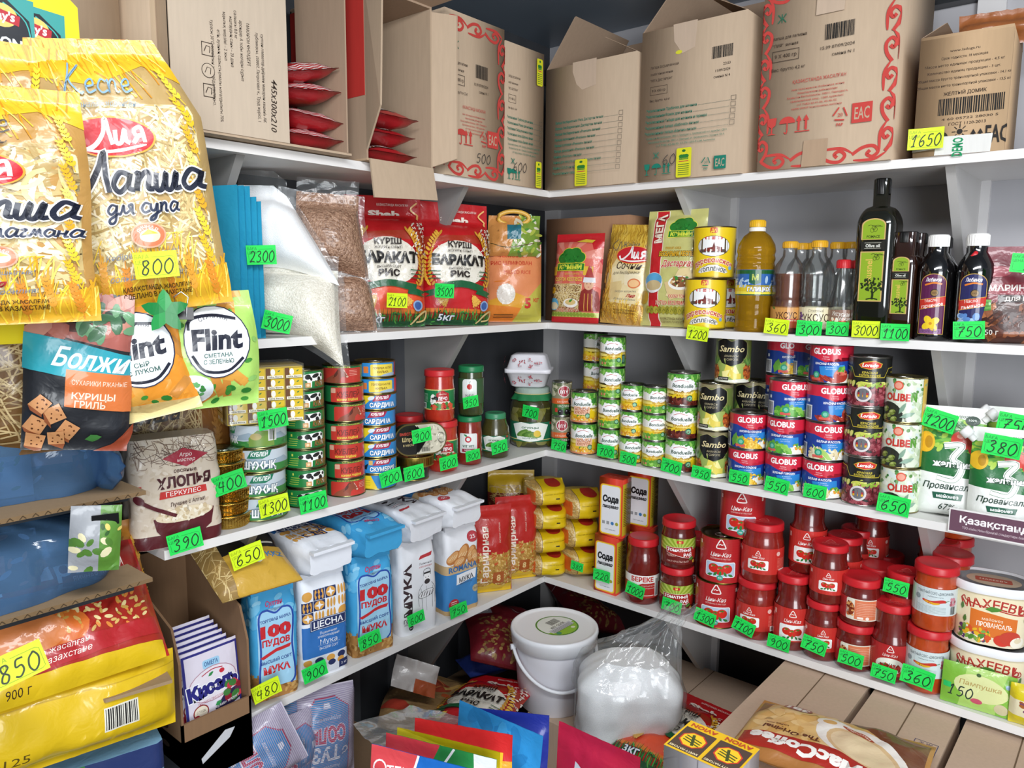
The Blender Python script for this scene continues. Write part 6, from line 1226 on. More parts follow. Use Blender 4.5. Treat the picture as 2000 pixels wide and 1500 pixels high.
def art_neck(a): a.R(-.065, 0, .065, .1, '#c98a4a'); a.P([(-.02, .0), (.065, 0), (.065, .1), (.02, .1)], '#7a9a3a'); a.scat(40, (.0, 0, .065, .1), .009, ['#4f8a35', '#a9b84a', '#d9d6c0'], 3, .4); a.R(-.02, .04, .016, .075, '#1f6a7a'); a.K([(-.06, .03), (-.02, .02), (.05, .03)], .002, '#5a4a20', 4)
ng = G(); neck.body(ng, '#c9a06a'); aa = Art(); art_neck(aa); aa.onto(ng, neck.t_, neck.us, neck.vs, 0, .0005, 3e-5); ng.map(lambda p: Vector((p.x+.005, p.y-.028, p.z+.165)))
x, y, _ = atL(990, .07, 630, Z2); thing('rice_bag', 'orange rice bag with yellow carry handle and folded over green top', 'bag', [('bag_body', pouch_mesh(S, art_aktal, '#dc8a5a', nm='bag_body'), None, None), ('bag_top', ng.build('bag_top', 'film'), None, 'crumpled green and orange bag top'), ('carry_handle', q.build('carry_handle', 'plastic'), None, 'yellow carry handle')], mx=TR((x, y+.02, Z2+.001), math.radians(-3), 0, PI/2-.75))
# loose bags of sugar, rice and buckwheat
def clear_sack(W, H, T, seed, mt, post=None, top=.03):
    """pillow of loose grain in clear film; the film shows as a fringe past the seams"""
    S = Pouch(W, H, T, seed, top=top, bot=.006, wr=.007, wf=14, pu=3, pv=3, tip=.012, crimp=.004, post=post); g = G(); S.body(g, '#eee')
    P = [('filling', g.build('filling', mt), None, None)]; q = G()
    for u0, u1, v0, v1 in ((-W/2, W/2, H-.004, H+.028), (W/2-.004, W/2+.012, 0, H), (-W/2, W/2, -.012, .004)):
        rows = [[S(max(-W/2, min(W/2, u)), max(0, min(H, v)), 0) for u in lin(u0, u1, 12)] for v in lin(v0, v1, 12)]
        rows = [[(p[0]+max(0, u-W/2), p[1]+.004*noise.noise(Vector((u*60, v*60, seed))), p[2]+max(0, v-H)+min(0, v)) for p, u in zip(r, lin(u0, u1, 12))] for r, v in zip(rows, lin(v0, v1, 12))]
        q.grid(rows, '#fff')
    P.append(('plastic_film', q.build('plastic_film', 'wrap'), None, None)); return P
def put_sack(px, off, z, rz, rx, label, parts, ry=0):
    x, y, _ = atL(px, off, 600, z); return thing('grain_bag', label, 'bag', parts, mx=TR((x, y, z), rx, ry, rz))
def droop(W, k, out, side=1):
    def f(p):
        c = max(0, side*p.x/(W/2)+.15)**1.5; b = max(0, 1-p.z/.11)
        return Vector((p.x+side*.02*c*b, p.y-out*c*b, p.z-k*c*b))
    return f
put_sack(566, .065, Z2+.002, PI/2-.75, -.15, 'clear bag of rice slumping over the shelf edge with the left 3000 tag', clear_sack(.165, .125, .1, 11, 'rice', droop(.165, .05, .045), .012), .05)
put_sack(556, .085, Z2+.127, PI/2-.75, -.12, 'clear bag of white sugar lying on the slumping rice bag', clear_sack(.165, .155, .095, 12, 'sugar', lambda p: droop(.165, .03, .02)(Vector((p.x-.06*max(0, p.x/.08+.3)*(p.z/.165), p.y, p.z-.02*max(0, p.x/.08)*(p.z/.165))))), .0)
put_sack(650, .065, Z2+.002, PI/2-.6, -.1, 'clear bag of brown buckwheat, lower one on the shelf', clear_sack(.125, .12, .09, 13, 'buckwheat', droop(.13, .0, .01), .012))
put_sack(640, .07, Z2+.124, PI/2-.6, -.1, 'clear bag of brown buckwheat, upper one with slumped top', clear_sack(.12, .15, .085, 14, 'buckwheat', droop(.13, .012, .0)), .05)
# knotted plastic top of the sugar bag
g = G()
S = Pouch(.09, .06, .03, 21, wr=.012, wf=30, top=.01, bot=.0, tip=.03, crimp=.01); S.body(g, '#fff')
x, y, _ = atL(572, .14, 365, Z2); thing('plastic_bag', 'crumpled clear bag end sticking up behind the sugar bag', 'bag', g.build('bag', 'haze'), mx=TR((x, y, Z2+.222), 0, .2, PI/2-.6))
# thin blue packets standing at the left end
for k, (px, h_) in enumerate(((428, .262), (441, .262), (452, .262), (464, .245), (473, .238))):
    S = Pouch(.1, h_, .007, 40+k, wr=.001, top=.008, bot=.004, cell=.014); g = G(); S.body(g, '#2f9fc4')
    x, y, _ = atL(px, .06, 600, Z2); thing('thin_packet', 'thin sky blue packet standing edgewise, %s of five at the left' % ['first', 'second', 'third', 'fourth', 'last'][k], 'packet', g.build('packet', 'film'), (x, y, Z2+.0005), .32, 'blue packets')
# marinade pouch at the right edge
def doy(W, H, T, seed, art, base, spout=None, sp_c='#eee', nm='pouch_body'):
    S = Pouch(W, H, T, seed, top=.012, bot=.0, wr=.003, stand=1, pu=2.4); p = [(nm, pouch_mesh(S, art, base, nm=nm), None, None)]
    if spout:
        g = G(); x0, z0, rot = spout; g.lathe([(.006, 0), (.006, .012), (.0105, .012), (.0105, .026), (.009, .028), (.0001, .028)], sp_c, 20)
        g.map(lambda p_: Matrix.Translation((x0, -.002, z0)) @ Matrix.Rotation(rot, 4, 'Y') @ p_); p.append(('spout', g.build('spout', 'plastic'), None, None))
    return p
def art_marin(a):
    W, H = .13, .17; a.R(-W/2, 0, W/2, H, '#7a2030'); a.R(-W/2, 0, W/2, .07, '#4a2418'); a.scat(70, (-W/2, 0, W/2, .065), .01, ['#8a5030', '#5a2c1a', '#a9683f', '#3a1a10'], 3, .5); [a.K([(-.055+.012*k, .03), (-.03+.012*k, .055)], .003, '#3a1a10', 0) for k in range(7)]
    for k in range(6): a.K([(-.064, .055+.004*k), (-.04, .058+.003*k)], .0035, ['#4f8a3a', '#6aa84a'][k % 2], 0)
    a.P([(-.05, .085), (.065, .085), (.065, .108), (-.048, .104)], '#8a2434'); a.T('МАРИНАД', -.005, .096, .0105, '#f4e9e4', w=.08, b=.03); a.R(-.03, .07, .065, .083, '#2a1a18'); a.T('ДЛЯ МЯСА', .01, .0765, .007, '#f0e6de', w=.06, b=.02); a.E(-.03, .125, .02, .01, '#a83a4a'); a.T('желания', .035, .128, .014, '#e9f0e4', w=.06, b=.03, oc='#1f7a3a'); a.T('250 г', -.04, .018, .009, '#e9e2d8', w=.026)
x, y, _ = atR(1977, .045, 668, Z2); thing('marinade_pouch', 'dark red marinade pouch with red spout at the right end of the second shelf', 'pouch', doy(.13, .17, .045, 51, art_marin, '#7a2030', (-.05, .14, -.9), '#c4222a'), mx=TR((x, y, Z2+.001), -.08, 0, .3))
def art_mayo(W, H, pc):
    s = W/.118; r_ = H/.21
    def f(a):
        a.R(-W/2, 0, W/2, H, '#eef0ec'); a.P([(-W/2, .085*r_), (W/2, .075*r_), (W/2, .12*r_), (0, .15*r_), (-W/2, .13*r_)], '#1f6a35'); a.P([(-W/2, .118*r_), (-.01, .14*r_), (W/2, .115*r_), (W/2, .18*r_), (0, .19*r_), (-W/2, .17*r_)], '#7cb53a')
        a.scat(60, (-W/2, .13*r_, W/2, .178*r_), .012*s, ['#3f8a35', '#5aa53f', '#a9c94a', '#2f7a30'], 4, .5); a.K([(-W/2, .128*r_), (0, .148*r_), (W/2, .12*r_)], .006*s, '#6fb13a', 5)
        a.E(-.045*s, .14*r_, .016*s, .02*r_, '#e3b52a'); a.E(-.04*s, .14*r_, .007*s, .012*r_, '#b98a1a'); a.E(.02*s, .148*r_, .021*s, .018*r_, '#cf3a2a'); a.E(.05*s, .135*r_, .02*s, .018*r_, '#c4322a'); a.E(.015*s, .155*r_, .006*s, .004*r_, '#f0a090'); a.K([(.02*s, .165*r_), (.05*s, .15*r_)], .0012, '#2f7a30', 0)
        for wd, c in ((.013*s, '#ffffff'), (.0095*s, '#1f6a35'), (.0075*s, '#f4f6f2')): a.K([(-.012*s, .135*r_), (.02*s, .138*r_), (.005*s, .112*r_), (.022*s, .098*r_), (.01*s, .072*r_), (-.022*s, .075*r_)], wd, c, 6)
        a.T('желания', .005*s, .102*r_, .011*r_, '#ffffff', w=.072*s, b=.04, oc='#1a4a2a', ob=.07); a.T('Провансаль', .0, .06*r_, .012*r_, '#1a3a2a', w=.09*s, sh=.25, b=.01)
        a.P([(-.025*s, .035*r_), (.025*s, .035*r_), (.028*s, .047*r_), (-.028*s, .047*r_)], '#1f5a44'); a.T('майонез', 0, .041*r_, .0065*r_, '#ffffff', w=.04*s, b=.02); a.T(pc, 0, .022*r_, .011*r_, '#1a3a2a', w=.03*s, sh=.3); a.T('Всё вкусно и просто!', .0, .192*r_, .006*r_, '#2a4a35', w=.07*s, sh=.3); a.E(.035*s, .185*r_, .013*s, .009*r_, '#1f3a2a'); a.T('100%', .035*s, .186*r_, .004*r_, '#e6ece6', w=.014*s)
    return f
x, y, _ = atR(1846, .06, 1005, Z3); thing('mayonnaise_pouch', 'large white and green mayonnaise pouch with the 1200 tag on top', 'pouch', doy(.11, .208, .06, 52, art_mayo(.11, .208, '67%'), '#eef0ec', (.05, .185, .8)), mx=TR((x, y, Z3+.0005), -.06, 0, .2))
x, y, _ = atR(1952, .04, 1012, Z3); thing('mayonnaise_pouch', 'smaller white and green mayonnaise pouch with the 380 tag, behind the plum sign', 'pouch', doy(.104, .18, .05, 53, art_mayo(.104, .18, '67%'), '#eef0ec', (-.048, .155, -.8)), mx=TR((x, y, Z3+.0005), -.06, 0, .2))
x, y, _ = atR(1985, .13, 1000, Z3); thing('mayonnaise_pouch', 'mayonnaise pouch at the right edge carrying the third shelf 750 tag', 'pouch', doy(.122, .208, .05, 54, art_mayo(.122, .208, '67%'), '#eef0ec', (-.05, .185, -.8)), mx=TR((x, y, Z3+.0005), -.06, 0, .2))
# sign on the shelf edge
g = G(); g.box(-.075, .075, -.0025, .0, 0, .045, '#e6e4e2'); a = Art(); a.R(-.073, .003, .073, .042, '#6a4a5a'); a.T('Қазақстанда', .0, .027, .0125, '#f4eef0', w=.115, b=.03); a.T('ТОО «Galina Molis» бірыңғай стандарттары бойынша', .0, .012, .0045, '#d9c9d0', w=.105)
a.onto(g, lambda u, v, o: (u, -.0025-o, v), [], []); x, y, _ = atR(1945, -.005, 1045, Z3); thing('shelf_sign', 'plum coloured sign reading Қазақстанда standing at the shelf edge', 'sign', g.build('sign', 'tin'), mx=TR((x, -.0035, Z3-.012), -.02, 0, 0))

def art_oat(a):
    W = .15; a.R(-.3, 0, .3, .2, '#d9cbb8'); a.R(-.3, 0, .3, .022, '#5a1f26'); a.scat(160, (-.075, .03, .075, .19), .005, ['#d4c5b0', '#e2d6c6', '#cbb9a2'], 3, .5)
    a.noodle(120, (-.07, .135, .07, .18), .02, .0009, ['#7a6254', '#8f7868', '#5f4a40'], 5, .8); a.P([(-.022, .148), (.012, .162), (.05, .15), (.014, .132)], '#a3283a'); a.T('Агро', .014, .152, .006, '#f4e6e0', w=.02, sh=.2); a.T('мастер', .014, .144, .006, '#f4e6e0', w=.028, sh=.2)
    a.T('овсяные', .012, .127, .007, '#4a2a24', w=.035, b=.01); a.T('ХЛОПЬЯ', .01, .109, .017, '#4a1f24', w=.085, b=.05, rot=.04); a.P([(-.03, .082), (.045, .086), (.044, .097), (-.028, .094)], '#c4332e'); a.T('ГЕРКУЛЕС', .008, .09, .0075, '#f6eae4', w=.055, b=.01, rot=.04); a.T('Лучшее с Алтая!', .014, .073, .0065, '#4a2a24', w=.055, b=.01, rot=.06)
    a.P([(-.04, .05), (.055, .058), (.05, .03), (.02, .008), (-.02, .008), (-.036, .03)], '#5a1f26'); a.E(.008, .053, .045, .012, '#e2d2b4', .07); a.scat(90, (-.03, .044, .05, .066), .004, ['#e6d9c0', '#cdb894', '#f0e6d2'], 7, .6, lambda x, y: ((x-.008)/.043)**2+((y-.055)/.011)**2 < 1); a.K([(-.058, .083), (-.04, .07), (-.005, .052)], .006, '#5a1f26', 4); a.E(-.06, .085, .009, .006, '#5a1f26', -.7)
    a.R(-.062, .1, -.055, .108, '#c4332e')
def bag_prof(h, top=.86, bot=.97):
    def p(v):
        t = v/h
        if t < .06: k = bot+(1-bot)*(t/.06)**.5; return (k, k, 0, 0)
        if t > .8: q = (t-.8)/.2; return (1-.06*q, 1-.3*q**1.5, 0, 0)
        return (1, 1, 0, 0)
    return p
def paper_bag(w, d, h, art, base, seed, mt='paper', rad=.012, wr=.0028, fold=None, vsn=16, prof=None, span=None):
    S = Peri(w, d, rad, h, prof or bag_prof(h), wr, seed, 30); g = G(); vs_ = lin(0, h, vsn); us = S.us(.007); S.body(g, base, vs_, 0, us)
    a = Art(); art(a); a.onto(g, S.t_, us, vs_, 0, .0004, 2.5e-5, box=(-S.L/2+.001, .0005, S.L/2-.001, h-.0005))
    if fold: g.box(-w*.46, w*.46, -d*.36, -d*.36+.006, h-.002, h+.012, fold)
    return g.build('paper_bag', mt)
x, y, _ = atL(330, .05, 1080, Z3); thing('oat_bag', 'beige oat flakes bag with bowl picture and the 390 tag', 'bag', paper_bag(.142, .085, .18, art_oat, '#d9cbb8', 61, 'film', .02, .004), (x-.0, y+.01, Z3), PI/2-.2)
S = Pouch(.2, .3, .06, 62, top=.03, bot=.01, wr=.004)
def art_lap_dark(a):
    W, H = .2, .3; a.R(-W/2, 0, W/2, H, '#6a4a24'); a.P([(.03, 0), (W/2, 0), (W/2, H), (.05, H)], '#7d4f22'); wheat(a, .05, H, 0, H, 0, 3); [a.ear(.06+.012*k, .03+.03*(k % 3), .16, PI/2+.1*(k-1.5), ['#93632c', '#a5743a'][k % 2], .005, 10) for k in range(4)]; a.noodle(220, (-.09, .02, .05, .26), .06, .002, ['#b39a6c', '#c4ad7e', '#9a8258'], 4, .6); a.T('апша', -.03, .2, .026, '#241a12', w=.09, sh=.35, b=.02, rot=.08); a.T('для супа', -.03, .165, .013, '#2a1f16', w=.075, sh=.35, rot=.1)
x, y, _ = atL(345, .12, 1000, Z3); thing('pasta_packet', 'noodle packet reading апша для супа behind the oat flakes bag', 'packet', pouch_mesh(S, art_lap_dark, '#6a4a24'), mx=TR((x, y, Z3+.001), -.1, 0, PI/2-.3))
def foil_tin():
    g = G(); g.lathe([(.0335, 0), (.0345, .002), (.036, .02), (.0395, .021), (.0395, .0228), (.036, .0232), (.0345, .0212), (.0001, .021)], '#c9a24a', 44, 0)
    for k in range(44):
        t = 2*PI*k/44; g.tube([(.0345*math.sin(t), .0345*math.cos(t), .002), (.0362*math.sin(t), .0362*math.cos(t), .0195)], .0006, '#b98f3a', 4)
    q = G(); q.lathe([(.0345, .0215), (.0365, .0218), (.0365, .0226), (.0001, .0226)], '#8fa38a', 36, 0, cap=False); q.tube([(0, -.02, .0235), (.012, -.028, .0245), (.02, -.02, .0238)], .0012, '#cfd4cc', 5)
    return [('foil_cup', g.build('foil_cup', 'foil'), None, None), ('foil_lid', q.build('foil_lid', 'foil'), None, None)]
FT = foil_tin(); x, y, _ = atL(452, .05, 1035, Z3); x, y = x, y-.003
for i in range(6): thing('foil_tin', 'gold foil pate tin, %s of six beside the oat flakes bag' % pos_word(i, 6), 'tin', FT, (x+RND.uniform(-.002, .002)-(0 if i < 3 else .004), y+RND.uniform(-.002, .002)-(.0 if i < 3 else .006), Z3+i*.0236), .8+RND.uniform(-.2, .2), 'gold foil tins')
# shrink wrapped block of dairy packets
g = G(); S = Peri(.135, .09, .003, .1); S.body(g, '#d9b92a', [0, .1]); a = Art()
for i in range(4):
    for j in range(5):
        u, v = -.066+i*.033, .002+j*.0195; a.R(u, v, u+.031, v+.018, '#d9b92a'); a.R(u, v, u+.008, v+.018, '#6a4428'); a.E(u+.012, v+.011, .004, .006, '#efece4'); a.R(u+.002, v+.0, u+.03, v+.005, '#efe8d4'); a.T('Salina Bianca', u+.016, v+.0027, .0028, '#3a3a2a', w=.024, b=.02); leaf(a, u+.02, v+.011, .006, .6, '#4f7a3a'); a.R(u-.001, v+.018, u+.032, v+.0187, '#8f7a20')
for i in range(3):
    for j in range(5): u, v = -.1575+i*.03, .002+j*.0195; a.R(u, v, u+.028, v+.018, '#cfae28'); a.R(u+.004, v+.004, u+.022, v+.01, '#efe8d4')
a.onto(g, S, [-.0675, .0675], []); m1 = g.build('packet_block', 'tin'); g = G(); S = Peri(.139, .094, .006, .104); S.body(g, '#fff', lin(0, .104, 4)); 
x, y, _ = atL(512, .05, 835, Z3+.182); thing('packet_block', 'shrink wrapped block of yellow dairy packets on the wide grey green tins', 'packet', [('packets', m1, None, None), ('shrink_wrap', g.build('shrink_wrap', 'wrap'), None, None)], (x, y, Z3+4*.0452+.002), PI/2-.35)
# sprats: oval tin on edge, flat tins below
g = G(); S = Peri(.072, .105, .036, .024); S.body(g, '#b9a24a', [0, .002, .022, .024], 0); me1 = g.build('oval_body', 'metal'); g = G(); q = Peri(.07, .103, .035, .026)
q.body(g, '#8f8a78', [.0242, .0255], 0); a = Art(); a.P([(-.034, -.05), (.034, -.05), (.034, .05), (-.034, .05)], '#2a2620')
x, y, _ = atL(806, .05, 940, Z3)
c1 = can_parts(.036, .03, lambda a, r, h: [a.R(-q_, 0, q_, h, '#2a2a26') for q_ in (.113,)] and a.T('КИЛЬКА ШПРОТНАЯ', .0, .019, .007, '#d9cfa0', w=.05, b=.02), lid='#b39a55')
c2 = can_parts(.043, .023, lambda a, r, h: [a.R(-r*3.1+k*.006, .003, -r*3.1+k*.006+.0015, h-.004, '#a58a3c') for k in range(44)], base='#b9984a', lid='#c9ad5a', mt='metal')
thing('tin_can', 'low black tin of sprats under the gold pull ring tin', 'tin', c1, (x, y, Z3), facing(x, y)+.1); thing('tin_can', 'low gold tin with ridged side under the oval sprats tin', 'tin', c2, (x, y+.006, Z3+.0302), facing(x, y))
def oval_sprats():
    g = G(); S = Peri(.125, .07, .035, .022); vs_ = [0, .0015, .0205, .022]; S.body(g, '#a8925a', vs_, 0); m0 = g.build('oval_body', 'metal')
    g = G(); a = Art(); P = Peri(.119, .064, .032, .022); out = [P.path(P.L*i/48)[:2] for i in range(48)]; a.P(out, '#cfc9b4'); a.P([(x_, y_) for x_, y_ in out if x_ < -.008]+[(-.008, .031), (.016, 0), (-.008, -.031)][::1], '#1f1c18')
    a.T('ВМЕСТЕ', -.034, .014, .006, '#c4463a', w=.03, b=.02); a.T('Шпроты', -.024, .002, .009, '#d9c48a', w=.04, b=.02); a.T('в масле', -.03, -.01, .006, '#d9c48a', w=.025); a.bar(.0, -.028, .02, -.018); a.scat(40, (.01, -.02, .05, .026), .004, ['#b9b4a0', '#e0dac4', '#a39e88'], 3, .5)
    a.onto(g, lambda u, v, o: (u, v, .0222+o), [], []); q = G(); n = 16; q.tube([(.048+.008*math.cos(2*PI*i/n), .011*math.sin(2*PI*i/n), .0245) for i in range(n+1)], .0013, '#d9d6cc', 6)
    return [('oval_body', m0, None, None), ('printed_lid', g.build('printed_lid', 'tin'), None, None), ('pull_ring', q.build('pull_ring', 'metal'), None, None)]
mx = Matrix.Translation((x+.012, y+.006, Z3+.0535)) @ Matrix.Rotation(PI/2-.35, 4, 'Z') @ Matrix.Rotation(-.12, 4, 'X') @ Matrix.Translation((0, 0, .0355)) @ Matrix.Rotation(PI/2, 4, 'X')
thing('tin_can', 'oval sprats tin standing on its edge behind the green 900 tag', 'tin', oval_sprats(), mx=mx)
_p = atL(800, .16, 830, Z3); jarR('lecho', 'dim red lidded jar behind the oval sprats tin', 800, .165, 880, Z3, 0, None, 'L')
# big pickle jar with cloth cover and foam tray on top
def big_pickle():
    pr = [(.05, 0), (.0575, .004), (.06, .015), (.06, .1), (.057, .118), (.046, .132), (.043, .142)]
    g = G(); g.lathe(pr, '#3d3b1c', 48); S = Peri(.12, .12, .06, .16, lambda v: (1, 1, 0, 0) if v < .1 else ((.06-.0175*((v-.1)/.035)**1.5)/.06,)*2+(0, 0)); a = Art(); r = random.Random(4)
    for i in range(46): a.E(r.uniform(-.1, .1), r.uniform(.012, .12), r.uniform(.012, .02), r.uniform(.008, .013), r.choice(['#6a6a2a', '#7d7a35', '#55561f', '#84804a']), r.uniform(-.6, 2), 14)
    a.onto(g, S, S.us(.007), lin(.1, .13, 6), 0, .0002, 5e-6); body = g.build('glass_body', 'sauce')
    F = Peri(.12, .12, .06, .16); lab = wrap_label(F, lambda a: jl_pickle(a, .06, .018, .07), .018, .07, .13, '#1f6a4a', off=.001)
    g = G(); n = 44; rows = []
    for r_, z, w_ in ((.0001, .158, 0), (.044, .158, 0), (.0465, .155, 0), (.0465, .143, 0), (.05, .138, .001), (.056, .126, .004)): rows.append([((r_+w_*math.sin(9*2*PI*j/n))*math.sin(2*PI*j/n), -(r_+w_*math.sin(9*2*PI*j/n))*math.cos(2*PI*j/n), z) for j in range(n)])
    g.grid(rows[:4], '#9fb0a4', 0, True, True); g.grid(rows[3:], '#1f7a45', 0, True, True)
    g.tube([(.0475*math.sin(t), -.0475*math.cos(t), .143) for t in lin(0, 2*PI, 32)], .0016, '#c9c08a', 5)
    return [('glass_body', body, None, None), ('paper_label', lab, None, None), ('cloth_cover', g.build('cloth_cover', 'paper'), None, 'green cloth cover')]
x, y, _ = atR(1030, .03, 880, Z3); x, y = -.075, .035; thing('glass_jar', 'big jar of pickled cucumbers with green cloth cover in the corner', 'jar', big_pickle(), (x, y, Z3), facing(x, y)-.1)
def foam_tray(art=True):
    def half(up):
        g = G(); s = 1 if up else -1; rows = []
        for w_, d_, z in ((.062, .05, 0), (.062, .05, .005), (.056, .045, .0055), (.046, .036, .04), (.038, .03, .044), (.0001, .0001, .0445)):
            S = Peri(2*w_, 2*d_, min(.014, d_*.5), .1); n = 48; rows.append([(*S.path(S.L*(i/n-.5))[:2], s*z) for i in range(n)])
        if not up: rows = [r[::-1] for r in rows]
        g.grid(rows, '#eceaf0', 0, True, True)
        return g.build('tray_half', 'plastic')
    return [('tray_lid', half(True), None, None), ('tray_base', half(False), None, None)]
def foam_prints():
    g = G(); a = Art(); r = random.Random(3)
    for k in range(9):
        x_, y_ = r.uniform(-.04, .04), r.uniform(.012, .034); a.scat(6, (x_-.005, y_-.004, x_+.005, y_+.004), .0018, ['#b3505a', '#8a3a45'], k, .8)
    a.onto(g, lambda u, v, o: (u*(1-.15*v/.04), -.045+.009*(v-.0055)/.0345-o*2, v), [], []); b = len(g.v)
    a.onto(g, lambda u, v, o: (u*(1-.15*v/.04), -.045+.009*(v-.0055)/.0345-o*2, -v), [], [])
    a.onto(g, lambda u, v, o: (-.056+.01*(v-.0055)/.0345-o*2, -u*.8, v), [], []); a.onto(g, lambda u, v, o: (-.056+.01*(v-.0055)/.0345-o*2, -u*.8, -v), [], [])
    return g.build('rose_print', 'plastic')
thing('foam_box', 'white foam food box with small red roses on the big pickle jar', 'box', foam_tray()+[('rose_print', foam_prints(), None, None)], (x-.004, y-.01, Z3+.158+.046), .55)
def fl_tses(a):
    W = .1; a.R(-W/2, .008, W/2, .2, '#e9edf4'); a.R(-W/2, .045, W/2, .11, '#2f6fb8'); gold, nv = '#d9a04a', '#23305f'
    for i in range(4):
        for j in range(3):
            x, y = -W/2+.0125+i*.025, .128+.022*j; k = (i*2+j*3) % 5
            if k in (0, 3): a.R(x-.012, y-.0105, x+.012, y+.0105, nv)
            a.E(x, y, .0105, .0095, gold, .2*i) if k < 2 else [a.E(x+(q-1)*.007, y, .0026, .0095, gold) for q in range(3)]
            if k == 0: a.P([(x-.009, y), (x, y-.003), (x+.009, y), (x, y+.003)], '#e9edf4'); a.P([(x, y-.009), (x+.003, y), (x, y+.009), (x-.003, y)], '#e9edf4')
            if k == 3: a.E(x-.004, y, .003, .004, nv); a.E(x+.004, y, .003, .004, nv)
    a.R(-.034, .1, .045, .123, nv); a.R(-.033, .101, .044, .122, '#dfe6f2'); a.R(-.032, .102, .043, .121, nv); a.T('ЦЕСНА', .0055, .1115, .0125, '#f4f6fa', w=.064, b=.02)
    for t, v, h, w in (('Пшеничная', .092, .0055, .036), ('хлебопекарная', .085, .0055, .046), ('Мука', .073, .0105, .036), ('ВЫСШИЙ СОРТ', .06, .0055, .04)): a.T(t, .005, v, h, '#e4ecf6', w=w)
    a.R(-.018, .066, .03, .0664, '#c9d8ea'); a.R(-W/2, .008, W/2, .045, '#dfe4ee'); a.R(-W/2, .008, -.02, .022, gold); a.T('№1', -.037, .015, .009, nv, w=.018)
    for i in range(4): a.E(-.04+i*.024, .036, .009, .007, (gold, nv)[i % 2]); a.E(-.03+i*.02, .026, .008, .006, (nv, gold)[i % 2])
    a.R(.026, .008, W/2, .024, nv); a.T('2 кг', .038, .016, .005, '#fff', w=.014); [a.R(-.09, .05+.008*k, -.06, .052+.008*k, '#b9c4d6') for k in range(14)]
def fl_pud(k=1.0):
    def f(a):
        W = .1*k; H = .2; a.R(-.3, 0, .3, .25, '#3fa0d4'); a.R(-.3, .0, .3, .05, '#a9783f'); a.scat(160, (-W, 0, W, .052), .006, ['#b98a4a', '#96682f', '#c9a05f', '#8a5c28'], 3, .5); a.scat(30, (-W, .15, W, .2), .012, ['#6fbbe0', '#57aedb', '#8fcae6'], 4, .5)
        a.P([(-W*.4, .025), (W*.4, .025), (W*.4, .17), (W*.2, .178), (0, .172), (-W*.2, .178), (-W*.4, .17)], '#9ccbe6'); a.K([(-W*.3, .024), (-W*.38, .04), (-W*.34, .1), (-W*.36, .165), (-W*.2, .176), (0, .169), (W*.2, .176), (W*.38, .165), (W*.36, .1), (W*.4, .04), (W*.3, .024)], .0035, '#2348a0', 5)
        a.T('Султан', .0, .187, .009, '#c23a6a', w=.04*k, sh=.3, b=.03); a.T('ТОРГОВАЯ МАРКА', 0, .158, .0055, '#23408a', w=.068*k, b=.03, rot=.06); a.T('100', 0, .136, .022, '#c4272e', w=.068*k, b=.07); a.T('ПУДОВ', 0, .113, .0115, '#c4272e', w=.062*k, b=.05)
        a.P([(-W*.36, .088), (0, .1), (W*.34, .102), (W*.3, .095), (0, .093), (-W*.3, .083)], '#c4272e'); a.T('ВЫСШИЙ СОРТ', 0, .077, .006, '#23408a', w=.068*k, b=.03, rot=.05); a.T('МУКА', 0, .06, .0135, '#c4272e', w=.06*k, b=.04)
    return f
def fl_gost(a):
    W = .104; a.R(-.3, 0, .3, .25, '#dfe1e6'); c = '#2a2628'; a.T('МУКА', -.03, .105, .02, '#3a2a30', w=.12, rot=PI/2, b=.04); a.T('ГОСТ', -.025, .034, .009, c, w=.032, b=.02); a.T('26574-2017', -.025, .026, .0045, c, w=.03); a.E(-.022, .016, .006, .006, c); a.T('2кг', -.022, .016, .004, '#fff', w=.008)
    a.P([(.0, .168), (.035, .172), (.04, .18), (.006, .176)], '#b3333a'); a.T('Пшеничная', .018, .158, .005, c, w=.034, sh=.2); a.T('хлебопекарная', .018, .151, .0045, '#b3333a', w=.036, sh=.2)
    a.E(.022, .122, .009, .0115, '#f0f0f2'); a.K([(.012, .128), (.014, .142), (.03, .142), (.032, .128)], .0012, c, 4); a.R(.013, .132, .031, .136, c); a.E(.022, .114, .008, .006, '#3a3436'); [a.E(.022+k*.004, .124, .0011, .0011, c) for k in (-1, 1)]
    for p in ([(.01, .11), (-.002, .09), (.0, .06)], [(.034, .11), (.046, .09), (.042, .06)], [(.006, .1), (.01, .05)], [(.038, .1), (.036, .05)]): a.K(p, .0009, c, 4)
    a.E(.02, .086, .022, .009, c, .2); a.E(.02, .086, .0208, .008, '#e6e6ea', .2); [a.K([(.006+.007*k, .08), (.01+.007*k, .091)], .0018, c, 0) for k in range(5)]; a.K([(.02, .104), (.021, .045)], .0005, c, 0)
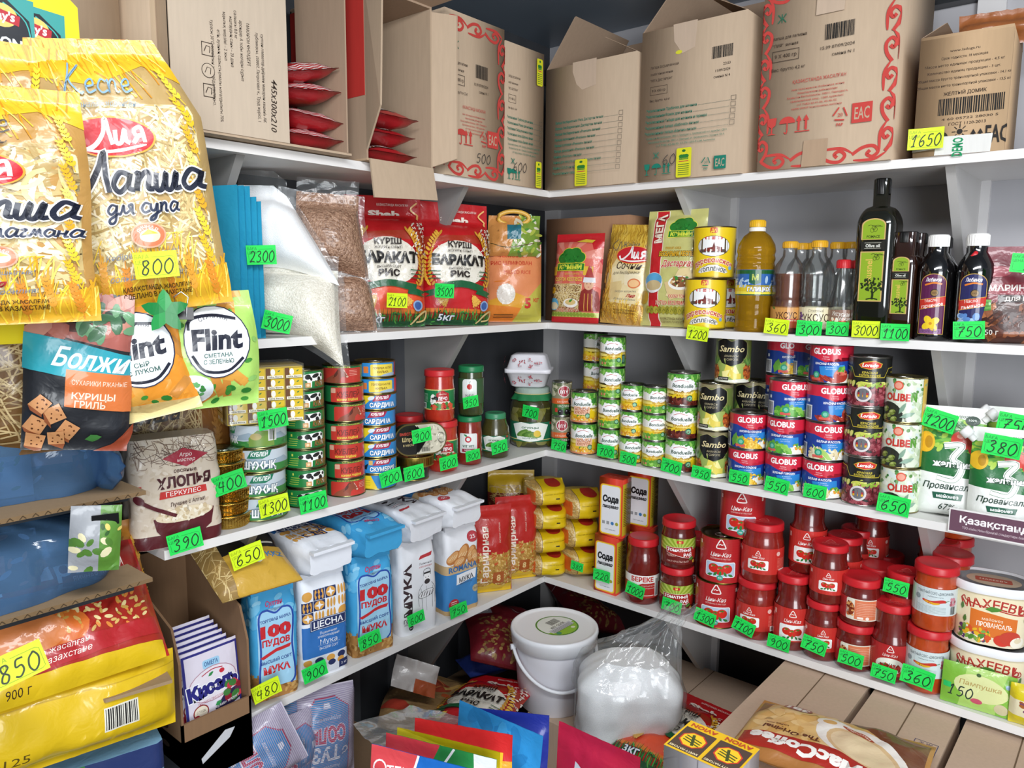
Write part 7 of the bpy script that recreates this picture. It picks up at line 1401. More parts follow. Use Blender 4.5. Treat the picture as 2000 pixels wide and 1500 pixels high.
def fl_roma(a):
    W = .1; a.R(-.3, .0, .3, .25, '#e9ebf0'); a.R(-.3, 0, .3, .115, '#3f86c4'); a.R(-.3, .1, .3, .122, '#cdb084'); a.R(-.3, 0, .3, .012, '#c9a878')
    for x, y, r, rt in ((-.028, .14, .022, .5), (.0, .142, .027, 1.1), (.026, .138, .022, 1.3), (.038, .13, .02, 1.9), (-.01, .126, .02, .3)): a.E(x, y, r, r*.62, '#b9783f', rt); a.E(x-.002, y+.002, r*.8, r*.42, '#d9a268', rt); [a.K([(x+q*r*.3-.006, y-.004), (x+q*r*.3+.004, y+.006)], .0014, '#f0d8ae', 0) for q in (-1, 0, 1)]
    a.T('ROMANA', .0, .112, .0135, '#3a6fa8', w=.085, b=.03); a.P([(-.022, .072), (.036, .078), (.04, .1), (-.02, .096)], '#eceef2'); a.T('МУКА', .009, .083, .0125, '#2a2a30', w=.045, b=.02, rot=.06); a.T('пшеничная высший сорт', .008, .072, .003, '#5a5a60', w=.04)
    a.E(-.028, .026, .015, .013, '#c4303a'); [a.R(-.037, .021+.005*k, -.019, .0228+.005*k, '#f2d9d8') for k in range(3)]; a.E(.038, .05, .009, .009, '#b9ac8a'); a.T('2кг', .038, .05, .006, '#4a4030', w=.012); a.E(.03, .18, .016, .013, '#b8404a'); a.T('25', .03, .18, .009, '#fff', w=.014)
FLOUR = {}
for k, fn, base, wd, nm in (('t', fl_tses, '#e6eaf2', .1, 'tses'), ('p', fl_pud(), '#3fa0d4', .1, 'p'), ('q', fl_pud(.86), '#3fa0d4', .088, 'q'), ('g', fl_gost, '#dcdee4', .102, 'g'), ('r', fl_roma, '#e6e8ee', .1, 'r')):
    FLOUR[k] = paper_bag(wd, .07, .205, fn, base, 70+ord(k), 'paper', .012, .003, base)
    FLOUR[k+'2'] = paper_bag(wd+.004, .07, .225, fn, base, 80+ord(k), 'paper', .014, .005, base)
for k, px, dr, lb in (('q', 527, -.2, 'small sky blue flour bag with red 100, above the 480 tag'), ('t', 622, -.15, 'white and blue flour bag with gold tile pattern above the lower 900 tag'), ('p', 716, -.15, 'sky blue flour bag with red 100, above the lower left 850 tag'), ('g', 802, -.12, 'white flour bag with a bearded baker drawing above the leftmost 600 tag'), ('r', 887, -.12, 'flour bag with bread loaves picture above the lower left 750 tag')):
    x, y, _ = atL(px, .045, 1280, Z4); thing('flour_bag', lb, 'flour bag', FLOUR[k], (x, y, Z4), PI/2+dr)
LIE = Matrix(((0, 0, 1, 0), (-1, 0, 0, 0), (0, -1, 0, 0), (0, 0, 0, 1)))
for k, px, py, lb, yaw in (('t2', 640, 1110, 'white flour bag lying on its back on the gold tile patterned bag', .0), ('p2', 738, 1075, 'sky blue flour bag lying on the standing 100 bag', .03), ('g2', 820, 1040, 'white flour bag lying on the bearded baker bag', .05), ('r2', 898, 1010, 'white flour bag with blue band lying on the bread picture bag', .05)):
    x, y, _ = atL(px, -.005, py, 0); zt = Z4+.2215+.036
    thing('flour_bag', lb, 'flour bag', FLOUR[k], mx=Matrix.Translation((x-.213, y, zt)) @ Matrix.Rotation(yaw, 4, 'Z') @ Matrix.Rotation(.03, 4, 'Y') @ LIE)
def art_black(a):
    W, H = .15, .23; a.R(-W/2, 0, W/2, H, '#9a7c48'); a.noodle(260, (-W/2, 0, W/2, H), .04, .0016, ['#cbb077', '#b5965c', '#dcc48c', '#a08248'], 4, 1.6); a.R(-.045, .07, W/2, H-.03, '#22201e'); a.R(-.04, .12, .07, .19, '#1a1918')
    a.T('ЛАПША', .015, .165, .008, '#8a8578', w=.05); a.T('ЧЕСПРЕС', .015, .152, .008, '#8a8578', w=.06); a.R(-.045, .0, W/2, .085, '#c9a03c'); a.K([(-.045, .085), (W/2, .085)], .002, '#22201e', 0); a.T('ВЕРМИШЕЛЬ', .0, .075, .005, '#7a4a14', w=.06); a.T('ҚKZ', .045, .06, .012, '#3a7ab0', w=.035, b=.03); a.E(.01, .055, .009, .009, '#dfe2d0'); a.R(.01, .095, .06, .1, '#e6e2d6')
S = Pouch(.15, .23, .06, 90, top=.018, bot=.01, wr=.004)
x, y, _ = atL(505, -.012, 1180, 0); thing('pasta_packet', 'black and gold noodle packet with the bottom 650 tag lying on the small flour bag', 'packet', pouch_mesh(S, art_black, '#a88a55'), mx=Matrix.Translation((x+.02, y-.0, Z4+.237)) @ Matrix.Rotation(PI/2-.1, 4, 'Z') @ Matrix.Rotation(-PI/2+.38, 4, 'X') @ Matrix.Translation((0, 0, -.0)))
def art_garn(a):
    W, H = .11, .22; a.R(-W/2, 0, W/2, H, '#b3241f'); a.R(-W/2, 0, W/2, .105, '#b98a3f'); a.scat(420, (-W/2, .01, W/2, .11), .0036, ['#d9b468', '#c49a4a', '#e6c98a', '#a87c34', '#c4562a'], 4, .45); a.R(-W/2, 0, W/2, .022, '#dcb51e'); a.P([(-.02, .02), (.0, .03), (.02, .02), (.03, .0), (-.03, 0)], '#dcb51e')
    a.T('Гарнирная', -.022, .105, .019, '#f2e2d2', w=.145, rot=PI/2, b=.02); a.T('яичная лапша', .018, .16, .005, '#e6b9a9', w=.05, rot=PI/2); a.RR(.0, .03, .03, .06, .003, '#a8551f'); a.T('8', .015, .045, .016, '#e6c98a', b=.03)
for i, (px, of, py) in enumerate(((957, .04, 1180), (1008, .045, 1155))):
    S = Pouch(.115, .225, .06, 91+i, top=.016, bot=.01, wr=.005); x, y, _ = atL(px, of, py, Z4); thing('pasta_packet', ('red packet of side dish noodles next to the bread picture flour bag', 'second red packet of side dish noodles, next to the yellow packets')[i], 'packet', pouch_mesh(S, art_garn, '#b3241f'), mx=TR((x, y, Z4+.001), -.03, 0, PI/2-.55))
x, y, _ = atL(975, .14, 1100, Z4); S = Pouch(.13, .26, .06, 95, top=.02, bot=.01, wr=.006); thing('pasta_packet', 'dark noodle packet with yellow top behind the red side dish packets', 'packet', pouch_mesh(S, lambda a: (a.R(-.065, 0, .065, .26, '#7a2a1c'), a.R(-.065, .2, .065, .26, '#c4a020'), a.noodle(120, (-.06, .1, .06, .22), .03, .002, ['#c9a868', '#a8864a'], 3)), '#8a3a20'), mx=TR((x, y+.05, Z4+.001), -.05, 0, PI/2-.8))
def art_ygarn(a):
    W, H = .105, .11; a.R(-W/2, 0, W/2, H, '#dcbc14'); a.P([(-W/2, 0), (-.028, 0), (-.024, H), (-W/2, H)], '#c9a45a'); a.noodle(60, (-W/2, 0, -.026, H), .03, .0022, ['#e3cc94', '#cfb272', '#b5945a'], 4, .6); a.K([(-.028, 0), (-.024, H)], .0012, '#6a4a14', 0); a.RR(-.05, .03, -.04, .085, .002, '#d9672a'); a.T('Поставь на наклонный', .012, .07, .0035, '#6a5a14', w=.06, rot=.03); a.E(.015, H-.006, .02, .008, '#a8281f'); a.R(.012, .045, .022, .05, '#2a2418')
YG = []
for k in range(2):
    S = Pouch(.105, .11, .15, 100+k, top=.004, bot=.004, wr=.007, wf=22, pu=4.5, pv=5, pinch=.02); YG.append(pouch_mesh(S, art_ygarn, '#dcbc14'))
TOPA = paper_bag(.105, .15, .012, lambda a: None, '#cdb03a', 105, 'film', .01, .003)
for c, (px, of, n, w2) in enumerate(((1060, .03, 4, 'left'), (1126, .1, 3, 'right'))):
    x, y, _ = (atR if c else atL)(px, of, 1125, Z4); hh = .064 if c == 0 else .076
    for i in range(n):
        lb = 'yellow noodle packet, %s in the %s yellow stack at the corner' % (pos_word(i, n), w2)
        o = thing('pasta_packet', lb, 'packet', YG[i % 2], group='yellow noodle packets'); sc = (hh-.001)/.11
        o.matrix_world = TR((x+RND.uniform(-.004, .004), y+RND.uniform(-.004, .004), Z4+.0005+i*hh), 0, RND.uniform(-.03, .03), PI/2-.65+RND.uniform(-.06, .06)) @ Matrix.Diagonal((1, 1, sc, 1))
# ---- soda cartons
def soda():
    w, d, h = .066, .045, .15; g = G(); S = Peri(w, d, .0006, h); S.body(g, '#d8402c', [0, h]); a = Art()
    a.R(-w/2, 0, w/2, h, '#d8402c'); a.RR(-w/2+.003, .004, w/2-.003, h-.016, .008, '#e88a1e'); a.RR(-w/2+.0045, .0055, w/2-.0045, h-.0175, .007, '#f0cf2e'); a.RR(-w/2+.007, .008, w/2-.007, h-.02, .006, '#e9eaee')
    a.T('Сода', 0, .097, .0155, '#17181c', w=.045, b=.06, sh=.1); a.T('пищевая', 0, .078, .0085, '#17181c', w=.045, b=.05, sh=.1)
    for k in range(4): x = -.019+k*.0125; a.R(x-.004, .031, x+.004, .039, '#9a9ca0') if k < 2 else a.E(x, .035, .0045, .0045, ('#3a7ab5', '#a8a83a')[k-2])
    a.T('ГОСТ 32802-2014', 0, .018, .003, '#4a4a50', w=.03)
    u0 = w/2; a.R(u0, 0, u0+d, h-.012, '#b9a028'); a.R(u0, 0, u0+d, .006, '#d8402c')
    for k in range(22): a.R(u0+.006, .03+.0045*k, u0+d-.006-.006*(k % 3), .0318+.0045*k, '#6a5a1c')
    a.onto(g, S, [-w/2, w/2], []); t = Art(); [t.RR(-.016+.013*k, -.004, -.01+.013*k, .002, .001, '#e8776a') for k in range(3)]; t.onto(g, lambda u, v, o: (u, v, h+o), [], []); return g.build('carton', 'tin')
SO_ = soda()
for i, (px, of, z, lb) in enumerate(((1190, .035, 0, 'lower front soda carton with the 220 tag'), (1197, .037, .1505, 'upper front soda carton standing on the one with the 220 tag'), (1252, .15, 0, 'lower back soda carton behind the tomato paste jar'), (1250, .15, .1505, 'upper back soda carton beside the bracket'))):
    x, y, _ = atR(px, of, 1150, Z4); thing('soda_box', 'red and white '+lb, 'soda box', SO_, (x, y, Z4+z), .0+.06*(i % 2), 'soda cartons')
# ---- mayonnaise tubs
def tub():
    w, d, h = .135, .1, .112; S = Peri(w, d, .05, h, lambda v: (.86+.14*v/h,)*2+(0, 0)); g = G(); us = S.us(.007); S.body(g, '#ece3c8', lin(0, h, 6), 0, us); a = Art(); a.R(-.2, .004, .2, h-.012, '#ece0bd')
    a.arcT('МАХЕЕВЪ', .0, .082-.2, .2, .017, '#b3342c', b=.02, sp=.5); a.K([(-.05, .076), (-.056, .082), (-.05, .088), (-.044, .08), (.0, .073), (.05, .066), (.06, .07), (.055, .077)], .0022, '#b3342c', 5); a.R(-.06, h-.013, .06, h-.0115, '#8a4a3a')
    a.P([(-.04, .02), (.045, .014), (.043, .058), (-.038, .068)], '#d9732a'); leaf(a, -.015, .071, .03, .1, '#4f8a35', .3); a.T('майонез', .0, .052, .006, '#f6e6cc', w=.036); a.T('ПРОВАНСАЛЬ', .004, .041, .009, '#fff4e4', w=.062, b=.02)
    a.scat(60, (-.06, .006, -.005, .03), .006, ['#4f8a35', '#e3b52a', '#f2eee0', '#7aa84a', '#5a3a6a', '#d9572a'], 4, .6); a.E(.02, .014, .015, .011, '#cf3a2a'); a.E(.035, .02, .02, .014, '#c4412f'); a.E(.05, .012, .015, .011, '#f0ead8'); a.E(.05, .016, .008, .005, '#e0d2b0')
    for x_, y_ in ((-.055, .06), (.058, .05), (-.05, .036)): leaf(a, x_, y_, .016, 1.4, '#4f7a3a')
    a.onto(g, S, us, lin(0, h, 6), 0, .0004, 2e-5, box=(-.2, .002, .2, h-.004)); m0 = g.build('tub_body', 'tin'); g = G(); Lw = Peri(w+.008, d+.008, .054, 1)
    rows = [[(*(c*k for c in Lw.path(Lw.L*(i/60-.5))[:2]), z) for i in range(60)] for k, z in ((.985, h-.012), (1, h-.009), (1, h+.002), (.97, h+.005), (.93, h+.004), (.9, h), (.0001, h))]
    g.grid(rows, '#eef0f4', 0, True, True); t = Art(); t.P([(.045*math.cos(q), .032*math.sin(q)) for q in lin(0, 2*PI, 24)[:-1]], '#b9a48a'); t.RR(-.03, -.012, .03, .012, .004, '#a8462a'); t.T('МАХЕЕВЪ', 0, 0, .007, '#f4e6d0', w=.045); t.onto(g, lambda u, v, o: (u, v, h+o), [], [])
    return [('tub_body', m0, None, None), ('tub_lid', g.build('tub_lid', 'plastic'), None, None)]
TB = tub()
for i in range(2): x, y, _ = atR(1925, .085, 1340, Z4); thing('mayonnaise_tub', 'oval mayonnaise tub with white lid, %s of two at the right end' % ('lower', 'upper')[i], 'tub', TB, (x-.003*i, y, Z4+i*.1175), .12+.08*i, 'mayonnaise tubs')
S = Pouch(.118, .078, .016, 111, top=.006, bot=.006, wr=.0015, pv=5)
def art_yeast(a): a.R(-.059, 0, .059, .078, '#7fb83f'); a.P([(-.03, 0), (.03, 0), (.045, .078), (-.02, .078)], '#a9cf6a'); a.E(.005, .042, .045, .024, '#d9dfa0', -.05); a.T('Пампушка', .004, .048, .009, '#b39a5a', w=.07, b=.01, sh=.1); a.hand('150', -.028, .028, .019, '#2a3a34', .0022, .75); a.E(.0, .018, .01, .005, '#c4536a'); a.E(.04, .014, .011, .01, '#c9c09a'); a.E(.048, .058, .004, .004, '#8fb0d0'); a.E(0, .066, .004, .003, '#3a5a2a'); a.R(-.056, .03, -.044, .04, '#2fc46a')
x, y, _ = atR(1906, .018, 1392, Z4); thing('yeast_packet', 'flat green packet with handwritten 150 leaning on the lower mayonnaise tub', 'packet', pouch_mesh(S, art_yeast, '#7fb83f'), mx=TR((x, .012, Z4+.001), -.12, 0, .03))
S = Pouch(.05, .075, .03, 112, top=.004, bot=.004, wr=.003); x, y, _ = atR(2001, .012, 1408, Z4); thing('seasoning_packet', 'small yellow packet cut by the right edge beside the green packet', 'packet', pouch_mesh(S, lambda a: (a.R(-.025, 0, .025, .075, '#d9c81f'), a.R(-.025, .02, .025, .05, '#e9e2c0'), a.scat(14, (-.02, .024, .02, .046), .005, ['#a8602a', '#7a4a6a'], 2, .6)), '#d9c81f'), (x, y, Z4+.001), .1)

RX = .09
g = G()
for y in (-1.62, -1.12): g.box(XW+.02, XW+.04, y, y+.02, 0, 1.64, '#2a2c30')
rk = [('frame', g.build('frame', 'plastic'), None, None)]
for z, q in ((1.135, -1.1), (1.0, -1.1), (.835, -1.1), (.64, -1.02)): g = G(); g.box(XW+.015, RX, -1.65, q, z, z+.012, '#33363a'); rk.append(('rack_shelf', g.build('rack_shelf', 'plastic'), None, None))
p = hit(149, 17, 0, RX-.014); g = G(); HX = RX-.014; g.slab([(HX, -1.7, 1.55), (HX, p.y+.002, 1.55), (HX, p.y, p.z), (HX, p.y-.022, p.z+.02), (HX, -1.7, p.z+.02)], (.004, 0, 0), '#e6d62a')
a = Art()
for k, (px, py) in enumerate(((72, 75), (8, 48))):
    c = hit(px, py, 0, RX-.01); y0, z0 = c.y, c.z; f = lambda u, v: (y0+u, z0+v)
    a.P([f(-.034, -.08), f(.032, -.08), f(.034, .035), f(-.034, .04)], '#3f9a96'); a.P([f(-.034, -.02), f(.032, -.03), f(.028, .01), f(.005, .03), f(-.034, .03)], '#20232a'); a.K([f(.03, -.03), f(.024, .008), f(.0, .026)], .0015, '#3fb0a8', 5)
    a.E(*f(-.002, .011), .017, .014, '#e6c46a'); a.P([f(-.02, .009), f(.016, .001), f(.018, .013), f(-.018, .021)], '#b32a34'); a.T("Lay's", *f(-.001, .011), .011, '#f6f2ee', w=.026, b=.03, sh=.1); a.P([f(-.036, -.026), f(.034, -.034), f(.034, -.012), f(-.036, -.006)], '#1c1f26'); a.T('STRONG', *f(-.001, -.0195), .0115, '#eef0f2', w=.062, b=.04, rot=-.1); a.T('ЧИПСЫ К ПИВУ', *f(.0, -.04), .0055, '#1c1f26', w=.05)
a.onto(g, lambda u, v, o: (RX-.01+o, u, v), [], []); rk.append(('header_board', g.build('header_board', 'plastic'), None, 'yellow header board with printed crisp packets'))
z1, z2 = hit(20, 612, 0, RX+.03).z, hit(20, 672, 0, RX+.03).z; g = G(); g.box(RX+.001, RX+.03, -1.66, hit(77, 640, 0, RX+.03).y, z2, z1, '#e8d21c'); rk.append(('price_rail', g.build('price_rail', 'plastic'), None, 'yellow price rail'))
thing('display_rack', 'dark display rack with yellow header board at the left edge', 'rack', rk)
def hang(px, py, x, W, H, T, seed, art, base, roll, rz, label, nm='snack_packet', cat='packet', top=.025, zs=1, **k):
    """packet hung with its middle at a point, rolled about the viewing direction"""
    S = Pouch(W, H, T, seed, top=top, bot=.015, wr=.005, **k); c = hit(px, py, 0, x)
    mx = Matrix.Translation(c) @ Matrix.Rotation(rz, 4, 'Z') @ Matrix.Rotation(roll, 4, 'Y') @ Matrix.Diagonal((1, 1, zs, 1)) @ Matrix.Translation((0, 0, -H/2)); thing(nm, label, cat, pouch_mesh(S, art, base), mx=mx); return S, mx
def script(a, x, y, s, word, c, wd):
    """cursive lettering drawn as pen strokes"""
    CH = {'Л': ([(-.1, .1), (-.2, -.02), (.1, -.05), (.4, .5), (.55, 1), (.6, .4), (.7, 0)], .75), 'а': ([(.45, .4), (.2, .48), (.05, .2), (.2, 0), (.42, .2), (.46, .45), (.44, .1), (.6, .02)], .6), 'п': ([(.0, .4), (.06, .42), (.05, .0), (.08, .26), (.22, .45), (.32, .36), (.31, .06), (.44, .03)], .5),
          'ш': ([(.0, .42), (.0, .05), (.15, .02), (.25, .42), (.25, .05), (.4, .02), (.5, .42), (.5, .05), (.65, .05)], .66), 'д': ([(.45, .4), (.2, .48), (.05, .2), (.2, 0), (.42, .2), (.46, .45), (.42, -.3), (.2, -.45), (.15, -.25), (.55, .02)], .58), 'л': ([(-.05, .05), (.1, 0), (.25, .45), (.32, .05), (.45, .03)], .45), 'я': ([(.0, .02), (.2, .2), (.1, .4), (.3, .45), (.32, .0), (.42, .03)], .45),
          'с': ([(.38, .38), (.2, .46), (.05, .2), (.2, 0), (.42, .08)], .42), 'у': ([(.02, .42), (.06, .12), (.22, .08), (.36, .42), (.3, -.25), (.1, -.42), (.1, -.25), (.5, .02)], .5), 'г': ([(.0, .36), (.12, .45), (.22, .38), (.05, .1), (.2, -.02), (.35, .08)], .38), 'м': ([(-.03, .05), (.08, .02), (.2, .45), (.28, .05), (.42, .45), (.48, .05), (.6, .03)], .6), 'н': ([(.05, .45), (.02, 0), (.06, .22), (.32, .24), (.36, .45), (.32, .02), (.48, .05)], .48),
          'К': ([(.1, 1), (.05, .5), (.0, 0), (.06, .45), (.5, .95), (.1, .5), (.5, .0), (.62, .04)], .66), 'е': ([(.05, .2), (.3, .25), (.25, .45), (.06, .3), (.15, 0), (.4, .1)], .42)}
    for ch in word:
        if ch in CH: p, w_ = CH[ch]; a.K([(x+(u+.18*v)*s, y+v*s) for u, v in p], wd, c, 6); x += w_*s*.98
        else: x += .3*s
def art_lapsha(kind):
    def f(a):
        W, H = .205, .345; a.R(-W/2, 0, W/2, H, '#b39660' if kind else '#b58a4a')
        cs = ['#e6d8aa', '#d6c38c', '#efe4c4', '#c4ab72', '#ad925a']; bx = (-W/2+.012, .05, W/2-.012, H-.085)
        a.noodle(520 if kind else 240, bx, .05 if kind else .06, .0028 if kind else .006, cs, 5+kind, 1.0 if kind else 2.4)
        gold = ['#e6b92a', '#efcd3a', '#d99f22', '#f3dc6a', '#e0a928']; r = random.Random(3)
        a.P([(-W/2, H), (W/2, H), (W/2, H-.055), (.06, H-.035), (-.02, H-.06), (-W/2, H-.045)], '#e5b52a'); a.noodle(150, (-W/2, H-.085, W/2, H), .035, .0018, gold+['#cf8a1c'], 8, .4, lambda x, y: y > H-.05-.035*abs(math.sin(x*40)), PI/2+.3)
        a.P([(-W/2, 0), (W/2, 0), (W/2, .055), (.05, .04), (-.05, .055), (-W/2, .07)], '#dca82a'); a.noodle(260, (-W/2, 0, W/2, .1), .045, .0016, gold, 9, .5, lambda x, y: y < .055+.03*math.sin(x*50), PI/2-.1)
        for k in range(7): a.ear(-W/2+.02+.028*k, .005+.01*(k % 2), .06, PI/2+.12*(k-3)*.3, ['#d98a2a', '#e3a03a'][k % 2], .0045, 7)
        for k in range(7): a.ear(W/2-.014, .05+.035*k, .05, PI/2+.25, gold[k % 5], .004, 6); a.ear(-W/2+.01, .05+.035*k, .05, PI/2-.2, gold[k % 5], .004, 6)
        script(a, -.055, .275, .036, 'Кеспе', '#7fa6c4' if kind else '#3a2f28', .0022); a.T('арнала әзірленген' if kind else 'арналган', -.01, .262, .007, '#8a9aa4' if kind else '#5a4a3a', w=.075, sh=.35)
        lia_oval(a, -.012, .222, .05, -.03); a.T('®', .035, .236, .005, '#fff')
        for wd, c in ((.0105, '#f4f2ea'), (.0065, '#1d2233')): script(a, -.062, .155, .05, 'Лапша', c, wd)
        for wd, c in ((.006, '#f0ece0'), (.003, '#26304a')): script(a, -.035, .128, .024, 'для супа' if kind else 'для лагмана', c, wd)
        a.E(.01, .1, .021, .016, '#e8a58a'); a.E(.01, .1, .019, .0142, '#d97a54'); a.E(.012, .099, .012, .008, '#f3d9b4'); a.P([(.002, .1), (.022, .101), (.012, .107)], '#f0c030'); a.arcT('ЯИЧНАЯ', .01, .1-.004, .014, .005, '#f6e6da', sp=.6)
        a.T('Көбірек молшылық!', -.0, .077, .007, '#7a8496', w=.09, sh=.35, rot=.04); a.T('Лия', .0, .062, .009, '#a3202c', w=.03, sh=.35, b=.04); a.T('больше изобилия!', -.0, .05, .007, '#7a8496', w=.09, sh=.35, rot=.04); a.T('ҚАЗАҚСТАНДА ЖАСАЛҒАН', .01, .035, .0055, '#4a3214', w=.085, b=.02); a.T('СДЕЛАНО В КАЗАХСТАНЕ', .01, .027, .0055, '#4a3214', w=.085, b=.02)
    return f
hang(-45, 362, .105, .2, .34, .03, 121, art_lapsha(0), '#d9b548', .02, 1.25, 'yellow wide noodle packet behind the leftmost noodle packet', 'pasta_packet')
hang(250, 352, .155, .205, .345, .06, 122, art_lapsha(1), '#dcbf62', -.13, 1.22, 'big yellow noodle packet with red oval and the 800 tag', 'pasta_packet', tip=.012, post=lambda p: Vector((p.x*(1-.3*max(0, p.z/.345-.72)/.28)-.012*max(0, p.z/.345-.72)/.28, p.y, p.z)))
hang(-28, 404, .192, .205, .345, .05, 123, art_lapsha(0), '#d9b548', -.03, 1.25, 'wide noodle packet cut by the left edge, left of the 800 tag', 'pasta_packet', tip=.01, zs=.76)
def art_balz(a):
    W, H = .125, .2; a.R(-W/2, 0, W/2, H, '#24262b'); a.P([(-W/2, H), (W/2, H), (W/2, .13), (-W/2, .155)], '#a85f55'); a.scat(26, (-W/2, .15, W/2, H), .018, ['#8a4a44', '#c48a7a', '#b36a5c', '#5a3a38'], 4, .5); a.scat(16, (0, .145, W/2, .185), .012, ['#3f6a4a', '#6a9a72', '#2a3a30'], 5, .5)
    a.P([(-W/2, .105), (W/2, .085), (W/2, .125), (0, .14), (-W/2, .15)], '#2fa0b0'); a.T('Болжи', .014, .119, .024, '#f2f6f8', w=.088, sh=.35, b=.02, rot=-.1); a.P([(-.015, .06), (W/2, .052), (W/2, .1), (-.014, .107)], '#d9783f'); a.T('СУХАРИКИ РЖАНЫЕ', .024, .09, .006, '#f6e0cc', w=.062, rot=-.05); a.T('КУРИЦЫ', .018, .073, .0085, '#f6e0cc', w=.05, b=.02, rot=-.05); a.T('ГРИЛЬ', .014, .0625, .0085, '#f6e0cc', w=.036, b=.02, rot=-.05)
    for x, y, s, rt in ((-.045, .035, .014, .3), (-.025, .05, .014, -.3), (-.01, .03, .014, .2), (-.04, .062, .012, .1), (-.045, .015, .014, .6), (-.022, .02, .013, .9)): a.P([(x+s*math.cos(rt+k*PI/2), y+s*math.sin(rt+k*PI/2)) for k in range(4)], '#c98f5f'); a.P([(x+s*math.cos(rt+k*PI/2), y+s*math.sin(rt+k*PI/2)) for k in (2, 3)]+[(x+s*.8*math.cos(rt+3*PI/2), y-s*1.3), (x-s*.8, y-s*.7)], '#8f5030'); a.scat(7, (x-s*.5, y-s*.5, x+s*.5, y+s*.5), .001, ['#5a3018'], 3)
    a.P([(.02, 0), (W/2, .0), (W/2, .04), (.04, .012)], '#8f4028'); leaf(a, .01, .02, .02, .2, '#3f7a3a')
SB, MB = hang(154, 725, .145, .12, .205, .045, 124, art_balz, '#24262b', .1, 1.2, 'dark and turquoise rye crouton packet hanging at the left, leftmost of three', tip=.012)
def art_flint(bgc, kind):
    def f(a):
        W, H = .13, .165; a.R(-W/2, 0, W/2, H, bgc); r = random.Random(5+kind)
        for k in range(16): x, y, t, s = r.uniform(-W/2, W/2), r.uniform(0, H), r.uniform(0, 3), .012; a.P([(x+s*1.4*math.cos(t)-.5*s*math.sin(t)*q, y+s*1.4*math.sin(t)+.5*s*math.cos(t)*q) for q in (-1, 1)]+[(x-s*1.4*math.cos(t)-.5*s*math.sin(t)*q, y-s*1.4*math.sin(t)+.5*s*math.cos(t)*q) for q in (1, -1)], ['#d99f45', '#c9873a'][k % 2])
        a.scat(26, (-W/2, 0, W/2, H), .006, ['#3f8a35', '#5fa845', '#8fc46a', '#2f7a30'], 8+kind, .6)
        if kind: a.E(-.025, .03, .03, .022, '#e6ecf0'); a.scat(14, (-.04, .022, -.01, .04), .004, ['#3f8a45', '#6ab070'], 3, .7)
        else: a.P([(-W/2, .0), (W/2, 0), (W/2, .016), (0, .008), (-W/2, .03)], '#f0dc9a'); a.R(-W/2, H-.045, -.04, H, '#f0dc6a')
        x, y = .012, .095; a.E(x, y, .045, .05, '#2a2f4a'); a.E(x, y, .0435, .0485, '#eef1f4'); a.K([(x-.036, y+.018), (x-.03, y+.032), (x, y+.036), (x+.03, y+.03)], .004, '#1d2030', 5); a.K([(x-.036, y-.016), (x-.02, y-.038), (x+.012, y-.041), (x+.034, y-.024)], .004, '#1d2030', 5)
        a.arcT('СУХАРИКИ', x, y-.005, .04, .005, '#1d2030', b=.02, sp=.8); a.T('Flint', x, y+.005, .028, '#1d2030', w=.07, b=.04, sh=.1); a.T('СМЕТАНА' if kind else 'СЫР', x, y-.018, .006, '#2a5a50', w=.04 if kind else .02, b=.02); a.T('С ЗЕЛЕНЬЮ' if kind else 'С ЛУКОМ', x, y-.027, .006, '#2a5a50', w=.042, b=.02); a.E(-.042, H-.03, .013, .011, '#eef1e6'); a.E(-.042, H-.03, .01, .008, '#6a9a5a')
    return f
hang(264, 692, .15, .13, .18, .045, 125, art_flint('#e0912e', 0), '#e0912e', -.2, 1.15, 'orange crouton packet hanging in the middle of the three', tip=.012)
SG, MG = hang(396, 685, .165, .138, .165, .05, 126, art_flint('#a9d46a', 1), '#a9d46a', -.05, 1.15, 'light green crouton packet hanging beside the orange one', tip=.012)
def clip_parts(green=False):
    g = G(); g.slab([(-.016, -.006, 0), (.016, -.006, 0), (.016, 0, .016), (-.016, 0, .016)], (0, -.0012, .0004), '#17181a'); g.slab([(-.016, .006, 0), (.016, .006, 0), (.016, 0, .016), (-.016, 0, .016)], (0, .0012, .0004), '#17181a'); p = [('clip_body', g.build('clip_body', 'plastic'), None, None)]
    g = G(); g.tube([(-.007, -.005, .002), (-.007, -.008, .02), (-.009, -.007, .03), (0, -.006, .037), (.009, -.007, .03), (.007, -.008, .02), (.007, -.005, .002)], .0009, '#c9ccd0', 6); p.append(('wire_handle', g.build('wire_handle', 'metal'), None, None))
    if green:
        g = G(); a = Art()
        for k in range(5): leaf(a, .0, .0, .03, k*1.25+.4, ['#157a3a', '#1f8f45'][k % 2], .5)
        a.onto(g, lambda u, v, o: (u-.02, -.012-4*u*u*2-o*6, v+.01), lin(-.03, .03, 8), lin(-.03, .03, 8)); p.append(('plastic_leaves', g.build('plastic_leaves', 'plastic'), None, 'green plastic leaves'))
    return p
for px, py, x, gr, lb in ((119, 618, .162, False, 'black binder clip on the turquoise crouton packet'), (352, 612, .19, True, 'black binder clip with green plastic leaves above the green crouton packet')): thing('binder_clip', lb, 'clip', clip_parts(gr), mx=TR(hit(px, py, 0, x)-Vector((0, 0, .008)), 0, .05, 1.2))
hang(45, 740, .075, .16, .2, .05, 127, art_lap_dark, '#7a4a24', .0, 1.4, 'brown noodle packet behind the yellow price rail', 'pasta_packet')
